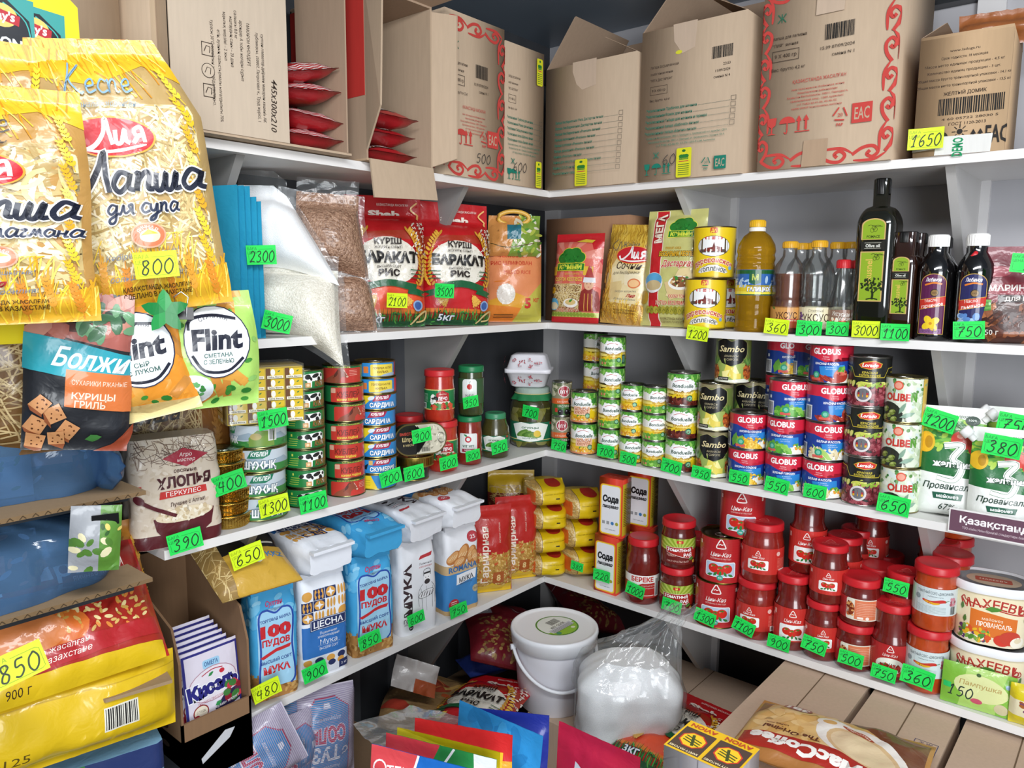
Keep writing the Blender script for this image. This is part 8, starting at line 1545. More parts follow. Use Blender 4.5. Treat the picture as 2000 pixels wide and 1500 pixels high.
# cardboard sheets and blue film bags on the rack shelves
for z, px, py, q, lb in ((1.1472, 285, 958, -1.11, 'upper'), (1.0122, 298, 1128, -1.1, 'lower')):
    e = hit(px, py, 2, z+.006); g = G(); g.box(XW+.02, e.x, -1.62, e.y, z, z+.006, '#9c8263', cf=dict(r='#7d6548', t='#a58b6c'))
    for k in range(70): y = -1.6+k*.0072; g.slab([(e.x+.0003, y, z+.001), (e.x+.0003, y+.0012, z+.001), (e.x+.0003, y+(.0048 if k % 2 else -.0024), z+.005), (e.x+.0003, y+(.0036 if k % 2 else -.0036), z+.005)], (.0004, 0, 0), '#4a3a28')
    thing('cardboard_sheet', lb+' corrugated sheet under a blue film bag on the rack', 'cardboard', g.build('cardboard_sheet', 'carton'))
def lump(cx, cy, z, w, d, h, seed, rz, label, mt='bluefilm', wr=.022, tail=None):
    S = Peri(w, d, min(w, d)*.45, h, lambda v: (.9+.1*math.sin(PI*min(1, v/h*1.2)) if v < h*.6 else 1-.55*((v/h-.6)/.4)**2,)*2+(0, 0), wr, seed, 9); g = G(); S.body(g, '#fff', lin(0, h, 18))
    if tail: b = len(g.v); T = Pouch(.12, .09, .03, seed, wr=.012, wf=18, top=.01, bot=.0, tip=.03, crimp=.012); T.body(g, '#fff'); g.map(lambda p: Matrix.Translation(tail) @ Matrix.Rotation(1.0, 4, 'Y') @ p, b)
    thing('plastic_bag', label, 'bag', g.build('film', mt), (cx, cy, z), rz)
for i, (zz, base) in enumerate(((1.155, 'upper'), (1.02, 'lower'))):
    for k in range(3):
        S = Pouch(.12, .085, .04, 131+k+i*3, top=.01, bot=.008, wr=.004); cA, cB = (('#15181c', '#2a3038'), ('#8a8f96', '#2f6a3a'), ('#1c1f26', '#a85f45'))[(k+i) % 3]
        me = pouch_mesh(S, lambda a: (a.R(-.06, 0, .06, .085, cA), a.R(-.06, .03, .02, .055, cB), a.scat(12, (-.05, .01, .05, .08), .008, ['#6f7f8a', cB, '#c9ccd0'], k, .4)), cA)
        thing('snack_packet', 'dark snack packet inside the %s blue film bag, %s along the rack' % (base, ('first', 'second', 'third')[k]), 'packet', me, mx=TR((.0+.02*(k % 2), -1.36+.1*k, zz), -.2, 0, PI/2-.2), group='packets in blue film')
lump(-.005, -1.285, 1.1536, .17, .37, .125, 141, -.03, 'blue film bag over dark packets on the upper corrugated sheet', tail=(.02, .17, .03)); lump(.0, -1.28, 1.0186, .18, .38, .105, 142, .04, 'blue film bag on the lower corrugated sheet')
S = Pouch(.06, .09, .02, 145, top=.01, bot=.008, wr=.004); thing('snack_packet', 'silver and green packet hanging by a clip under the upper corrugated sheet', 'packet', pouch_mesh(S, lambda a: (a.R(-.035, 0, .035, .1, '#9a9da2'), a.R(.005, 0, .035, .1, '#5a8a35'), a.scat(14, (-.03, .0, .03, .05), .007, ['#c9782f', '#e0d8b0', '#4f7a30'], 3, .6), a.scat(8, (.008, .05, .033, .095), .004, ['#2f5a24', '#d9c86a'], 4, .6)), '#8a8d92'), mx=TR(hit(178, 1045, 0, .14)-Vector((0, 0, .05)), .0, .1, 1.2))
thing('binder_clip', 'black binder clip holding the silver and green packet', 'clip', clip_parts(), mx=TR(hit(205, 1002, 0, .15), PI, 0, 1.2))
# lower rack goods
def art_bigg(a):
    W, H = .26, .2; a.R(-W/2, 0, W/2, H, '#a8281f'); a.R(-W/2, .12, W/2, H, '#8f1f1b'); a.T('Гарнирная', -.0, .165, .03, '#f0e6d8', w=.22, b=.02, rot=.0); a.T('ЯИЧНАЯ ЛАПША', .07, .142, .008, '#e9c9b9', w=.07)
    a.E(-.06, .075, .1, .045, '#d96f2e'); a.scat(200, (-.12, .04, .12, .12), .005, ['#d9b468', '#e6cf94', '#c49a4a', '#e08a3a'], 4, .45, lambda x, y: y > .045+.05*(1-abs(x)/.2)*.4); a.E(-.05, .075, .06, .03, '#e0864a'); a.P([(-W/2, .02), (W/2, .035), (W/2, .06), (-W/2, .045)], '#b3242a'); a.T('Қазақстанда жасалған', -.03, .048, .008, '#f6e9e0', w=.13, sh=.3, rot=.05); a.T('Сделано в Казахстане', -.03, .036, .008, '#f6e9e0', w=.13, sh=.3, rot=.05); a.R(-W/2, 0, W/2, .024, '#dcb81a'); a.T('900 г', -.06, .012, .01, '#3a2a14', w=.03)
RB = Matrix.Rotation(PI/2-.08, 4, 'Z')
c = hit(95, 1330, 0, .08)
S = Pouch(.27, .2, .07, 151, top=.012, bot=.004, wr=.006); thing('pasta_packet', 'large red and yellow side dish noodle packet with the lower left 850 tag', 'packet', pouch_mesh(S, art_bigg, '#b3241f'), mx=Matrix.Translation((.105, -1.2, .895)) @ RB @ Matrix.Rotation(-.75, 4, 'X'))
def art_flap(a): a.R(-.135, 0, .135, .115, '#dcb81a'); a.bar(.03, .035, .075, .065, '#222', '#e9e6d8', 14); a.T('125', -.08, .03, .012, '#5a4a14', w=.03); a.R(-.135, .095, .135, .0965, '#c4a014')
S = Pouch(.27, .115, .06, 152, top=.004, bot=.01, wr=.007, wf=16); thing('pasta_packet', 'plain yellow side of a noodle packet with barcode under the red one', 'packet', pouch_mesh(S, art_flap, '#dcb81a'), mx=Matrix.Translation((.09, -1.19, .785)) @ RB @ Matrix.Rotation(-.1, 4, 'X') @ Matrix.Rotation(.05, 4, 'Y'))
S = Pouch(.25, .18, .06, 153, top=.02, bot=.01, wr=.006); thing('pasta_packet', 'orange wheat patterned noodle packet under the lower corrugated sheet', 'packet', pouch_mesh(S, lambda a: (a.R(-.125, 0, .125, .18, '#b5782a'), a.noodle(200, (-.12, .02, .03, .16), .04, .002, ['#cbb58a', '#b39a68', '#dccaa0'], 5), [a.ear(.04+.02*(k % 4), .02+.03*(k//4), .05, PI/2-.5, ['#8a5a1c', '#d9a53a'][k % 2], .004, 7) for k in range(16)]), '#b5782a'), mx=Matrix.Translation((.02, -1.17, .905)) @ RB @ Matrix.Rotation(-.5, 4, 'X'))
g = G(); g.slab([(.0, -1.2, .868), (.12, -1.16, .862), (.13, -1.07, .858), (.02, -1.05, .866)], (0, 0, .005), '#a08768'); thing('cardboard_sheet', 'torn piece of grey cardboard beside the large red noodle packet', 'cardboard', g.build('cardboard_sheet', 'carton'))
S = Peri(.19, .09, .012, .1, None, .003, 161, 20)
def art_galan(a): a.R(-.1, 0, .1, .1, '#8fc0e0'); a.R(-.1, .055, .1, .1, '#28386a'); a.R(-.1, .07, -.01, .1, '#3a7a3a'); a.T('Salangani', .01, .052, .02, '#eef2f6', w=.13, sh=.3, b=.03, rot=.06); a.E(.04, .018, .035, .018, '#2f6aa8'); a.E(.04, .018, .028, .013, '#a9d0ea'); [a.K([(.04, .018), (.04+.012*math.cos(k), .018+.01*math.sin(k))], .001, '#2a3a2a', 0) for k in range(6)]
def galan():
    g = G(); us = S.us(.01); S.body(g, '#8fc0e0', lin(0, .1, 8), 0, us); a = Art(); art_galan(a); a.onto(g, S.t_, us, lin(0, .1, 8), 0, .0005, 3e-5); return g.build('packet', 'film')
thing('napkin_packet', 'blue packet with white slanted lettering at the lower left', 'packet', galan(), (.03, -1.155, .653), PI/2-.25)
# kissel display carton
g = G(); x0, x1, ya_, yb2, zb = -.17, .04, -1.018, -.893, .615; hs = .273
for b_ in ((x0, x1, ya_, yb2, zb, zb+.082), (x0, x0+.004, ya_, yb2, zb, zb+hs+.07), (x1-.004, x1, ya_, yb2, zb, zb+.113)): g.box(*b_, '#8a6b4f')
for y in (ya_, yb2-.004): g.slab([(x1, y, zb), (x1, y, zb+.218), (x1-.02, y, zb+.273), (x0, y, zb+hs+.07), (x0, y, zb)], (0, .004, 0), '#86684d')
a = Art(); a.P([(-.03, .03), (.02, .055), (.03, .07), (.012, .072), (-.032, .04)], '#c9cbd0'); a.onto(g, lambda u, v, o: (x1+o, (ya_+yb2)/2+u, zb+v), [], [])
a = Art(); [a.E(x1-.06, zb+.06+.035*k, .014, .005+.002*(k % 2), '#3a2a22') for k in range(3)]; a.onto(g, lambda u, v, o: (u, ya_-o, v), [], [])
g2 = G(); g2.box(-.17, .02, -1.016, -.955, 0, .6148, '#7d664f'); thing('cardboard_box', 'dim brown carton under the display carton', 'box', g2.build('carton', 'carton'))
thing('display_carton', 'brown display carton of drink sachets at the end of the bottom shelf', 'box', g.build('carton_body', 'carton'))
def art_kis(a):
    W, H = .1, .13; a.R(-W/2, 0, W/2, H, '#2f2f7a'); a.R(-W/2+.004, 0, W/2-.003, H-.004, '#d9d3e0'); a.RR(-.016, .098, .016, .113, .004, '#9cc9e6'); a.T('ОМЕГА', 0, .106, .007, '#1f4f8a', w=.026, b=.02); a.E(.0, .07, .045, .03, '#b38a9a', .1); a.E(0, .07, .0435, .0285, '#e3dde6', .1)
    a.T('Кисель', -.0, .066, .022, '#2a2a7a', w=.092, b=.07, rot=.08, oc='#eef0f4'); a.K([(-.02, .088), (.0, .094), (.02, .092)], .0016, '#b32a44', 4); leaf(a, -.008, .084, .012, .5, '#2f8a4a', .4); a.E(.018, .086, .005, .004, '#c42a3a'); a.T('БЫСТРОГО ПРИГОТОВЛЕНИЯ', 0, .044, .004, '#a82a44', w=.06, rot=.06); a.E(-.026, .028, .014, .013, '#8a2a2a'); a.E(-.026, .028, .012, .011, '#e6dcc8'); a.T('С ПЛОДЫ', -.026, .03, .004, '#3a2a24', w=.016); a.P([(-.0, .012), (W/2-.003, .026), (W/2-.003, .05), (.02, .045), (.0, .025)], '#2a2348'); a.scat(14, (.02, .03, .047, .06), .007, ['#8a2030', '#5a2a4a', '#3f7a3a', '#c43a4a'], 3, .8); a.T('орман жидегі', .022, .03, .0055, '#f0eef4', w=.044, rot=.1); leaf(a, -.0, .03, .013, .4, '#2f8a4a', .5); a.scat(10, (-.045, 0, -.01, .02), .007, ['#a3283a', '#c44a5a', '#e9c9d0'], 5, .8)
S = Pouch(.1, .135, .006, 171, top=.006, bot=.004, wr=.0012); KM = pouch_mesh(S, art_kis, '#d9d3e0')
for k in range(6): thing('drink_sachet', ('front drink sachet reading Кисель in the brown display carton' if k == 0 else '%s drink sachet in the brown display carton, behind the front one' % ('', 'second', 'third', 'fourth', 'fifth', 'last')[k]), 'sachet', KM, mx=TR((x1-.018-.014*k, (ya_+yb2)/2+(.006 if k == 0 else -.004), zb+.0825+.004*k), -.1, .0, PI/2), group='drink sachets')
BZ = .645
def top_carton(x0, x1, y0, y1, zt, h, label, art=None, c='#c4ab95', rz=0):
    w_, d_ = x1-x0, y1-y0; g = G(); S = Peri(w_, d_, .0008, h); S.body(g, c, [0, h]); a = Art()
    a.R(-.0012, -d_/2, .0012, d_/2, '#6f5a46'); a.R(-.026, -d_/2, .026, -d_/2+.16, '#c9b29c')
    if art: art(a)
    a.onto(g, lambda u, v, o: (u, v, h+o), [], [], box=(-w_/2, -d_/2, w_/2, d_/2)); thing('cardboard_box', label, 'box', g.build('carton', 'carton'), ((x0+x1)/2, (y0+y1)/2, zt-h), rz)
def stamp(a): [frame_box(a, .028, .04, .066, .1, .0012, '#4a4a6a')] and a.T('СОВЕРМЕННОЕ', .052, .07, .009, '#4a4a6a', w=.052, rot=PI/2); a.T('ТАТАРСТАН', .04, .07, .007, '#4a4a6a', w=.05, rot=PI/2)
top_carton(.648, .8185, -.46, .03, BZ, .3, 'taped brown carton top under the coffee bag, leftmost of three by the shelf'); top_carton(.829, .98, -.46, .024, BZ, .3, 'brown carton with a blue stamp, middle of three by the bottom shelf', stamp); top_carton(.99, 1.17, -.46, .016, BZ-.002, .3, 'brown carton at the lower right corner, rightmost of three')
top_carton(.128, .635, -.225, .25, .43, .2, 'low wide carton under the white bucket and sugar bag', lambda a: (a.R(-.25, -.06, .25, -.058, '#8a735c'), frame_box(a, .16, .1, .24, .15, .001, INK), a.T('ДАТА', .2, .125, .014, INK, w=.06, rot=PI)))
# white bucket
def bucket():
    g = G(); g.lathe([(.082, 0), (.085, .003), (.097, .15), (.0975, .172)], '#e9e9f0', 56); P = [('bucket_body', g.build('bucket_body', 'plastic'), None, None)]
    g = G(); g.lathe([(.099, .155), (.104, .158), (.106, .18), (.1075, .184), (.106, .192), (.102, .194), (.0985, .19), (.09, .1885), (.0001, .1885)], '#eef0f4', 64, cap=False); a = Art(); n = 40
    a.E(.01, -.0, .053, .053, '#4f8a2a', 0, n); a.E(.01, 0, .049, .049, '#e6ebe6', 0, n); a.P([(.01+.049*math.cos(t), .049*math.sin(t)) for t in lin(PI*1.08, PI*1.92, 14)], '#8fbf3a'); a.R(-.03, -.022, .05, -.005, '#c9cdd4'); a.bar(.0, .008, .035, .03); a.T('КЕТ СОЛК', .012, -.001, .008, '#2a2a30', w=.05, b=.03); [a.R(-.025, -.012-.004*k, .045, -.0105-.004*k, '#6a6e74') for k in range(4)]; a.E(-.02, -.03, .007, .006, '#2f8a6a'); a.E(.03, -.034, .006, .005, '#dfe6c8')
    a.onto(g, lambda u, v, o: (u*math.cos(.6)-v*math.sin(.6), u*math.sin(.6)+v*math.cos(.6), .1885+o), [], []); P.append(('bucket_lid', g.build('bucket_lid', 'plastic'), None, None))
    g = G(); L = [(.103*math.cos(t), .103*math.sin(t)-.002, .15-.075*abs(math.sin(t))**1.0) for t in lin(PI+.02, 2*PI-.02, 26)]; g.tube(L, .0042, '#eef0f4', 8)
    for sx in (-1, 1): g.tube([(sx*.098, 0, .15), (sx*.11, 0, .15)], .007, '#e6e8ee', 12)
    P.append(('carry_handle', g.build('carry_handle', 'plastic'), None, None)); return P
thing('bucket', 'white plastic bucket with round green sticker on its lid', 'bucket', bucket(), (.142, -.142, .4302), .95)
# big clear bag of sugar
def sugar_bag():
    w_ = .225
    def lob(v):
        t = v/.2; k = (.66+.34*min(1, t/.45)**.8) if t < .72 else 1-.5*((t-.72)/.28)**1.8
        return k, min(1, .8+.4*t)*(1 if t < .72 else 1-.45*((t-.72)/.28)**2), (-(1-k)*w_*.42 if t < .72 else .0)+.012*t
    def prof(v): k, y, d = lob(min(v, .2)); return (k, y, d, 0)
    S = Peri(w_, .165, .05, .2, prof, .012, 5, 13); g = G(); S.body(g, '#eee', lin(0, .2, 24)); m0 = g.build('sugar', 'sugar'); q = G(); rows = []
    F = Peri(w_, .165, .05, .2, None, .012, 5, 13); top = [(.15, 1.02, .98, 0), (.19, .95, .74, .005), (.22, .8, .45, .02), (.25, .55, .2, .045), (.275, .3, .12, .07), (.3, .18, .1, .095), (.325, .24, .09, .12)]
    for i in range(34):
        v = .325*i/33; k, y, d = lob(min(v, .15)); kx, ky, dx = k*1.02, y*1.02, d
        for a_, b_ in zip(top, top[1:]):
            if a_[0] < v <= b_[0]+1e-9: s = (v-a_[0])/(b_[0]-a_[0]); s = s*s*(3-2*s); kx, ky, dx = [a_[j]+(b_[j]-a_[j])*s for j in (1, 2, 3)]
        e = max(0, (v-.15)/.17); r = []
        for u in S.us(.006)[:-1]:
            x, y_, nx, ny = S.path(u); o = .004+.012*noise.noise(Vector((x*13, y_*13, v*10.4+36.5)))*(1-e)+e*.022*noise.noise(Vector((x*40, y_*40, v*12+3))); r.append((x*kx+nx*o+dx, y_*ky+ny*o, v+.012*e*noise.noise(Vector((x*30, y_*30, 1)))))
        rows.append(r)
    q.grid(rows, '#fff', 0, True, True); return [('sugar', m0, None, None), ('plastic_film', q.build('plastic_film', 'wrap'), None, 'clear plastic gathered at the top')]
thing('sugar_bag', 'big clear plastic bag full of white sugar beside the white bucket', 'bag', sugar_bag(), (.366, -.178, .4305), .6)
# rice packs and others lying around
def flat(me, name, label, p, q, z, roll=0, pitch=0, cat='bag'):
    """packet lying on its back; p, q: photo points of its foot and head, at height z"""
    a, b = hit(*p, 2, z), hit(*q, 2, z); up = (b-a).normalized(); nz = Vector((0, 0, 1)); x = up.cross(nz)
    m = Matrix((( x.x, -nz.x, up.x, a.x), (x.y, -nz.y, up.y, a.y), (x.z, -nz.z, up.z, z), (0, 0, 0, 1)))
    return thing(name, label, cat, me, mx=m @ Matrix.Rotation(roll, 4, 'Z') @ Matrix.Rotation(pitch, 4, 'X'))
flat(rice_pack(.17, .3, .06, 201, '3кг', True), 'rice_bag', 'red three kilogram rice bag lying between the sugar bag and the cartons', (1246, 1500), (1450, 1340), .466, .0, .05)
flat(rice_pack(.18, .3, .06, 202, '5кг', True), 'rice_bag', 'red five kilogram rice bag lying left of the bucket under the blue packet', (866, 1455), (1032, 1292), .462, -.1, .02)
def art_tan(a):
    W, H = .26, .32; a.R(-W/2, 0, W/2, H, '#9a7a50'); a.scat(300, (-W/2, 0, W/2, H), .004, ['#a98858', '#8f6f45', '#b39566'], 4, .6)
    a.E(-.03, .2, .05, .035, '#a3442f'); a.K([(-.07, .21), (-.03, .24), (.0, .21), (-.03, .18), (-.045, .2), (-.03, .215)], .004, '#c97a4a', 6); a.K([(0, .19), (.04, .23), (.07, .27), (.09, .25)], .012, '#c9a05a', 5); a.R(.0, .15, .1, .165, '#b3552f'); a.K([(.03, .1), (.08, .13), (.11, .1)], .014, '#c4472f', 5); a.E(-.1, .08, .03, .02, '#b3402f'); a.P([(-W/2, H), (-W/2, H-.06), (-.05, H)], '#c9b23a')
S = Pouch(.26, .32, .07, 203, top=.03, bot=.02, wr=.007, tip=.015); flat(pouch_mesh(S, art_tan, '#8a6a45'), 'rice_bag', 'tan rice sack with faded red scrolls lying below the left shelf', (842, 1452), (880, 1262), .41, .3, -.05)
S = Pouch(.11, .07, .02, 204, top=.01, bot=.0, wr=.01, tip=.03, crimp=.01); c = hit(806, 1352, 2, .5); thing('plastic_bag', 'torn silvery packet end sticking out above the tan rice sack', 'bag', pouch_mesh(S, lambda a: (a.R(-.055, 0, .055, .07, '#b9b4b0'), a.R(.0, .0, .055, .03, '#a8522f')), '#b0aaa4'), mx=TR(c, -.5, .4, .9))
def art_dred(a): a.R(-.12, 0, .12, .3, '#6a1822'); a.scat(160, (-.1, .02, .02, .16), .005, ['#8a6a3a', '#a0814a', '#6f5230'], 4, .6); a.K([(-.12, .2), (-.05, .24), (.05, .2), (.12, .25)], .003, '#b9a0a4', 5); a.R(-.1, .18, -.06, .26, '#9a9ca0'); a.P([(-.1, .2), (-.07, .19), (-.06, .21), (-.1, .22)], '#e6e6ea')
for i, (p, q, z, lb) in enumerate((((1010, 1310), (960, 1160), .5, 'dark red sack behind the white bucket, left one'), ((1195, 1235), (1065, 1112), .44, 'dark red sack under the shelf corner behind the bucket lid'))):
    S = Pouch(.24, .3, .09, 205+i, top=.02, bot=.02, wr=.008, tip=.015); flat(pouch_mesh(S, art_dred, '#5a1620'), 'rice_bag', lb, p, q, z, .3, .12)
S = Pouch(.16, .1, .05, 208, top=.01, bot=.01, wr=.005); flat(pouch_mesh(S, lambda a: a.R(-.08, 0, .08, .1, '#1f2f6a'), '#1f2f6a'), 'plastic_bag', 'dark blue packet squeezed between the tan sack and the bucket', (975, 1310), (905, 1235), .47)
# salt packets, lower left
def art_salt(a):
    W, H = .125, .19; a.R(-W/2, 0, W/2, H, '#c9c3d0'); z = a.z; [a.R(-W/2, .003*k, W/2, .003*k+.0014, '#9a90aa') for k in range(63)]; a.z = z+2
    a.P([(-.045, .0), (.045, .0), (.048, .15), (.02, .172), (-.02, .172), (-.048, .15)], '#b3405a'); a.P([(-.043, .0), (.043, .0), (.046, .149), (.019, .17), (-.019, .17), (-.046, .149)], '#2f8ac4')
    a.T('йодированная', 0, .135, .0075, '#dfe9f2', w=.055, rot=PI, sh=.2); a.T('СОЛЬ', 0, .105, .026, '#c42a3f', w=.074, rot=PI, b=.05, oc='#f0e6ec'); a.T('ТУЗ', -.004, .068, .03, '#eef2f6', w=.06, rot=PI, b=.04); a.T('йодированная', 0, .038, .0065, '#dfe9f2', w=.05, rot=PI); a.P([(-.008, .155), (.008, .155), (.005, .164), (-.005, .164)], '#dfe9f2'); a.E(-.034, .035, .012, .014, '#dfe9f2'); a.E(-.034, .035, .009, .011, '#2a5f9a'); a.K([(.03, .06), (.042, .066), (.036, .075), (.03, .068)], .003, '#eef2f6', 5)
SALT = pouch_mesh(Pouch(.125, .19, .07, 211, top=.014, bot=.012, wr=.005, tip=.008), art_salt, '#b9b2c4')
c = hit(648, 1440, 0, .03); thing('salt_packet', 'blue salt packet with upside down red lettering below the left shelf', 'packet', SALT, mx=TR((.0, c.y, .455), -.12, .05, PI/2-.35))
for i, (px, py, x, z, ry) in enumerate(((575, 1420, -.05, .49, .1), (540, 1470, -.02, .5, 1.5), (530, 1495, -.03, .41, 1.52), (480, 1480, .0, .5, 1.2), (600, 1480, -.06, .43, .2))):
    c = hit(px, py, 0, x); thing('salt_packet', ('striped', 'sideways striped', 'lower sideways striped', 'dark blue tilted', 'partly hidden striped')[i]+' salt packet in the heap below the bottom left shelf', 'packet', SALT, mx=TR((x, c.y, c.z), -.1, ry, PI/2-.1-.15*i) @ Matrix.Translation((0, 0, -.095)), group='salt packets in the heap')
g = G(); g.box(XW+.02, .1, -.95, -.5, .0, .41, '#8a7158'); thing('cardboard_box', 'brown carton under the salt packets', 'box', g.build('carton', 'carton'))
g = G(); g.box(XW+.02, .11, -.47, .22, .0, .365, '#7d664f'); thing('cardboard_box', 'brown carton under the tan rice sack', 'box', g.build('carton', 'carton'))
# greyish clear sheet
def sheet():
    g = G(); a, b, c_, d = [hit(*q, 2, z) for q, z in (((690, 1420), .6), ((800, 1380), .58), ((905, 1400), .56), ((790, 1500), .66))]; rows = []
    for i in range(16):
        s = i/15; r = []
        for j in range(16): t = j/15; p = (a*(1-s)+d*s)*(1-t)+(b*(1-s)+c_*s)*t; r.append((p.x, p.y, p.z+.02*noise.noise(Vector((p.x*9, p.y*9, 3)))+.005*noise.noise(Vector((p.x*35, p.y*35, 5)))))
        rows.append(r)
    g.grid(rows, '#fff'); return g.build('film', 'haze')
thing('plastic_bag', 'greyish clear plastic bag beside the salt packet', 'bag', sheet())
# coffee bag
def art_coffee(a):
    W, H = .28, .2; a.R(-W/2, 0, W/2, H, '#d9ae68'); a.P([(W/2, H), (W/2, .0), (.09, 0), (.12, .1), (.05, .16), (-.02, H)], '#6a3a22'); a.P([(-W/2, 0), (W/2, 0), (W/2, .02), (-W/2, .03)], '#a8703a'); a.P([(-W/2, H), (-.12, H), (-W/2, .12)], '#8a5a34'); a.scat(60, (-.12, .04, .0, .17), .02, ['#e3bd7c', '#d4a55c', '#e9c88c'], 4, .5)
    a.E(.05, .095, .085, .05, '#efeae2', -.5); a.E(.055, .085, .068, .038, '#d9b98a', -.5); a.E(.055, .084, .06, .031, '#e6cfa8', -.5); a.E(-.01, .14, .022, .016, '#efeae2'); a.E(-.01, .14, .012, .008, '#d9ae68')
    a.P([(-W/2+.005, .022), (.02, .02), (.09, .002), (.1, .03), (.02, .062), (-W/2+.005, .062)], '#a8281f'); a.T('MacCoffee', -.03, .038, .024, '#f4f0ea', w=.19, b=.05, rot=PI-.12); a.T('The Original', -.06, .078, .013, '#5a3018', w=.1, b=.03, rot=PI-.08); a.T('coffee mix', -.09, .096, .006, '#5a3018', w=.04, rot=PI-.08); a.RR(-.1, .16, -.05, .185, .008, '#8f2a20'); a.T('3в1', -.075, .1725, .017, '#f0ece6', w=.04, b=.05, rot=PI-.1); a.E(.04, .13, .03, .006, '#a8482f', -.35); a.T('MacCoffee', .04, .13, .006, '#f4e6da', w=.045, rot=PI-.35)
S = Pouch(.29, .21, .05, 221, top=.012, bot=.012, wr=.006, wf=18); flat(pouch_mesh(S, art_coffee, '#b5803f'), 'coffee_bag', 'brown and cream coffee bag with upside down lettering on the cartons', (1590, 1520), (1665, 1375), .674, -.05, -.04)
# matchboxes
def match_pack():
    w_, d_, h = .056, .074, .06; g = G(); S = Peri(w_, d_, .0006, h); S.body(g, '#a9a4a8', [0, h]); a = Art(); P_ = S.L/2
    for k in range(1, 4): a.R(-P_, .015*k-.0005, P_, .015*k+.0003, '#6f6a72')
    for u in (0, w_/2+d_/2, -w_/2-d_/2): a.R(u-.0003, 0, u+.0003, h, '#6f6a72')
    a.onto(g, S, [-w_/2, w_/2], []); a = Art(); a.R(-w_/2, -d_/2, w_/2, d_/2, '#dcb020')
    for s in (-1, 1):
        y = s*d_/4; a.R(-w_/2+.012, y-.0165, w_/2-.003, y+.0165, '#4a3a34'); a.P([(.003+.014*math.cos(t), y+.014*math.sin(t)) for t in lin(PI/8, 2*PI+PI/8, 8)[:-1]], '#c4352a'); a.P([(.003+.0125*math.cos(t), y+.0125*math.sin(t)) for t in lin(PI/8, 2*PI+PI/8, 8)[:-1]], '#e3bd2a'); a.K([(-.006, y-.003), (.012, y+.003)], .003, '#3f4a24', 0)
        for q in (-1, 0, 1): a.K([(.002+.004*q, y-.009), (.006+.004*q, y+.009)], .0016, '#3f4a24', 0)
        a.T('SAFETY MATCHES', w_/2-.0055, y, .0032, '#e9d8b0', w=.03, rot=-PI/2, b=.02); a.T('AVION', -w_/2+.0065, y, .0062, '#b3402a', w=.028, rot=-PI/2, b=.03)
    a.onto(g, lambda u, v, o: (u, v, h+o), [], []); return [('matchboxes', g.build('matchboxes', 'tin'), None, None)]
p, q = hit(1330, 1428, 2, 1.0), hit(1445, 1478, 2, 1.0); ang = math.atan2(q.y-p.y, q.x-p.x)-PI/2; m_ = (p+q)/2
thing('matchbox_bundle', 'wrapped bundle of yellow aeroplane matchboxes at the bottom edge', 'matches', match_pack(), (m_.x+.004, m_.y-.004, .94), ang)
g = G(); g.box(-.024, .024, -.033, .033, 0, .939, '#a08668'); thing('carton_stand', 'narrow brown carton stack carrying the matchbox bundle', 'box', g.build('carton', 'carton'), (m_.x+.004, m_.y-.004, 0), ang)
# standing packets at the bottom edge
def stand(pl, pr, z, h, T, label, art, base, seed):
    a, b = hit(*pl, 2, z), hit(*pr, 2, z); W = (b-a).length; S = Pouch(W, h, T, seed, top=.02, bot=.01, wr=.004, tip=.006)
    ang = math.atan2(b.y-a.y, b.x-a.x); me = pouch_mesh(S, lambda A: art(A, W, h), base); m = (a+b)/2
    thing('standing_packet', label, 'packet', me, mx=Matrix.Translation((m.x, m.y, z-h+.002)) @ Matrix.Rotation(ang, 4, 'Z') @ Matrix.Rotation(math.asin(max(-.3, min(.3, (a.z-b.z)/W))), 4, 'Y') @ Matrix.Rotation(-.1, 4, 'X') )
def a_red(a, W, h): a.R(-W/2, 0, W/2, h, '#c4262a'); a.R(-W/2, h-.1, W/2, h-.03, '#d9a01f'); a.R(-W/2, h-.035, W/2, h, '#c9282c'); a.R(-W*.4, h-.05, -W*.2, h-.025, '#e6c02a'); a.R(W*.25, h-.06, W*.42, h-.025, '#e6b82a'); a.E(W*.3, h-.09, .02, .02, '#d97a20'); a.E(0, h-.1, .02, .03, '#d92f2a')
def a_yel(a, W, h): a.R(-W/2, 0, W/2, h, '#b9a414'); a.P([(-W/2, h), (W/2, h-.02), (W/2, h-.03), (-W/2, h-.02)], '#d9c42a')
def a_green(a, W, h): a.R(-W/2, 0, W/2, h, '#2f8a45'); a.P([(-W/2, h), (0, h), (-W*.25, h-.09), (-W/2, h-.09)], '#d9404a'); a.K([(.02, h), (-W*.22, h-.09)], .003, '#f4f4f2', 0); a.P([(W*.3, h), (W/2, h), (W/2, h-.1), (W*.35, h-.1)], '#e9ece9'); a.T('новым мен!', -W*.25, h-.028, .009, '#f6e9ea', w=.05, sh=.3, rot=.15)
def a_blue(a, W, h): a.R(-W/2, 0, W/2, h, '#1f6ac0'); a.P([(-W/2, h), (-W*.02, h), (-W*.2, h-.09), (-W/2, h-.09)], '#d94a50'); a.K([(-W*.02, h), (-W*.2, h-.09)], .003, '#f4f4f2', 0); a.T('ТЕ!', -W*.24, h-.025, .011, '#f6e9ea', w=.024, rot=.1, b=.02); n = 14; a.K([(-W*.4+.009*math.cos(2*PI*i/n), h-.027+.01*math.sin(2*PI*i/n)) for i in range(n+1)], .002, '#f6e9ea', 0)
def a_cyan(a, W, h): a.R(-W/2, 0, W/2, h, '#2f8fd0'); a.scat(20, (-W/2, 0, W/2, h), .02, ['#3f9fdc', '#2880c0'], 3, .5)
def a_navy(a, W, h): a.R(-W/2, 0, W/2, h, '#23308f'); a.T('ва', W*.3, h-.09, .03, '#e6e9f4', b=.04)
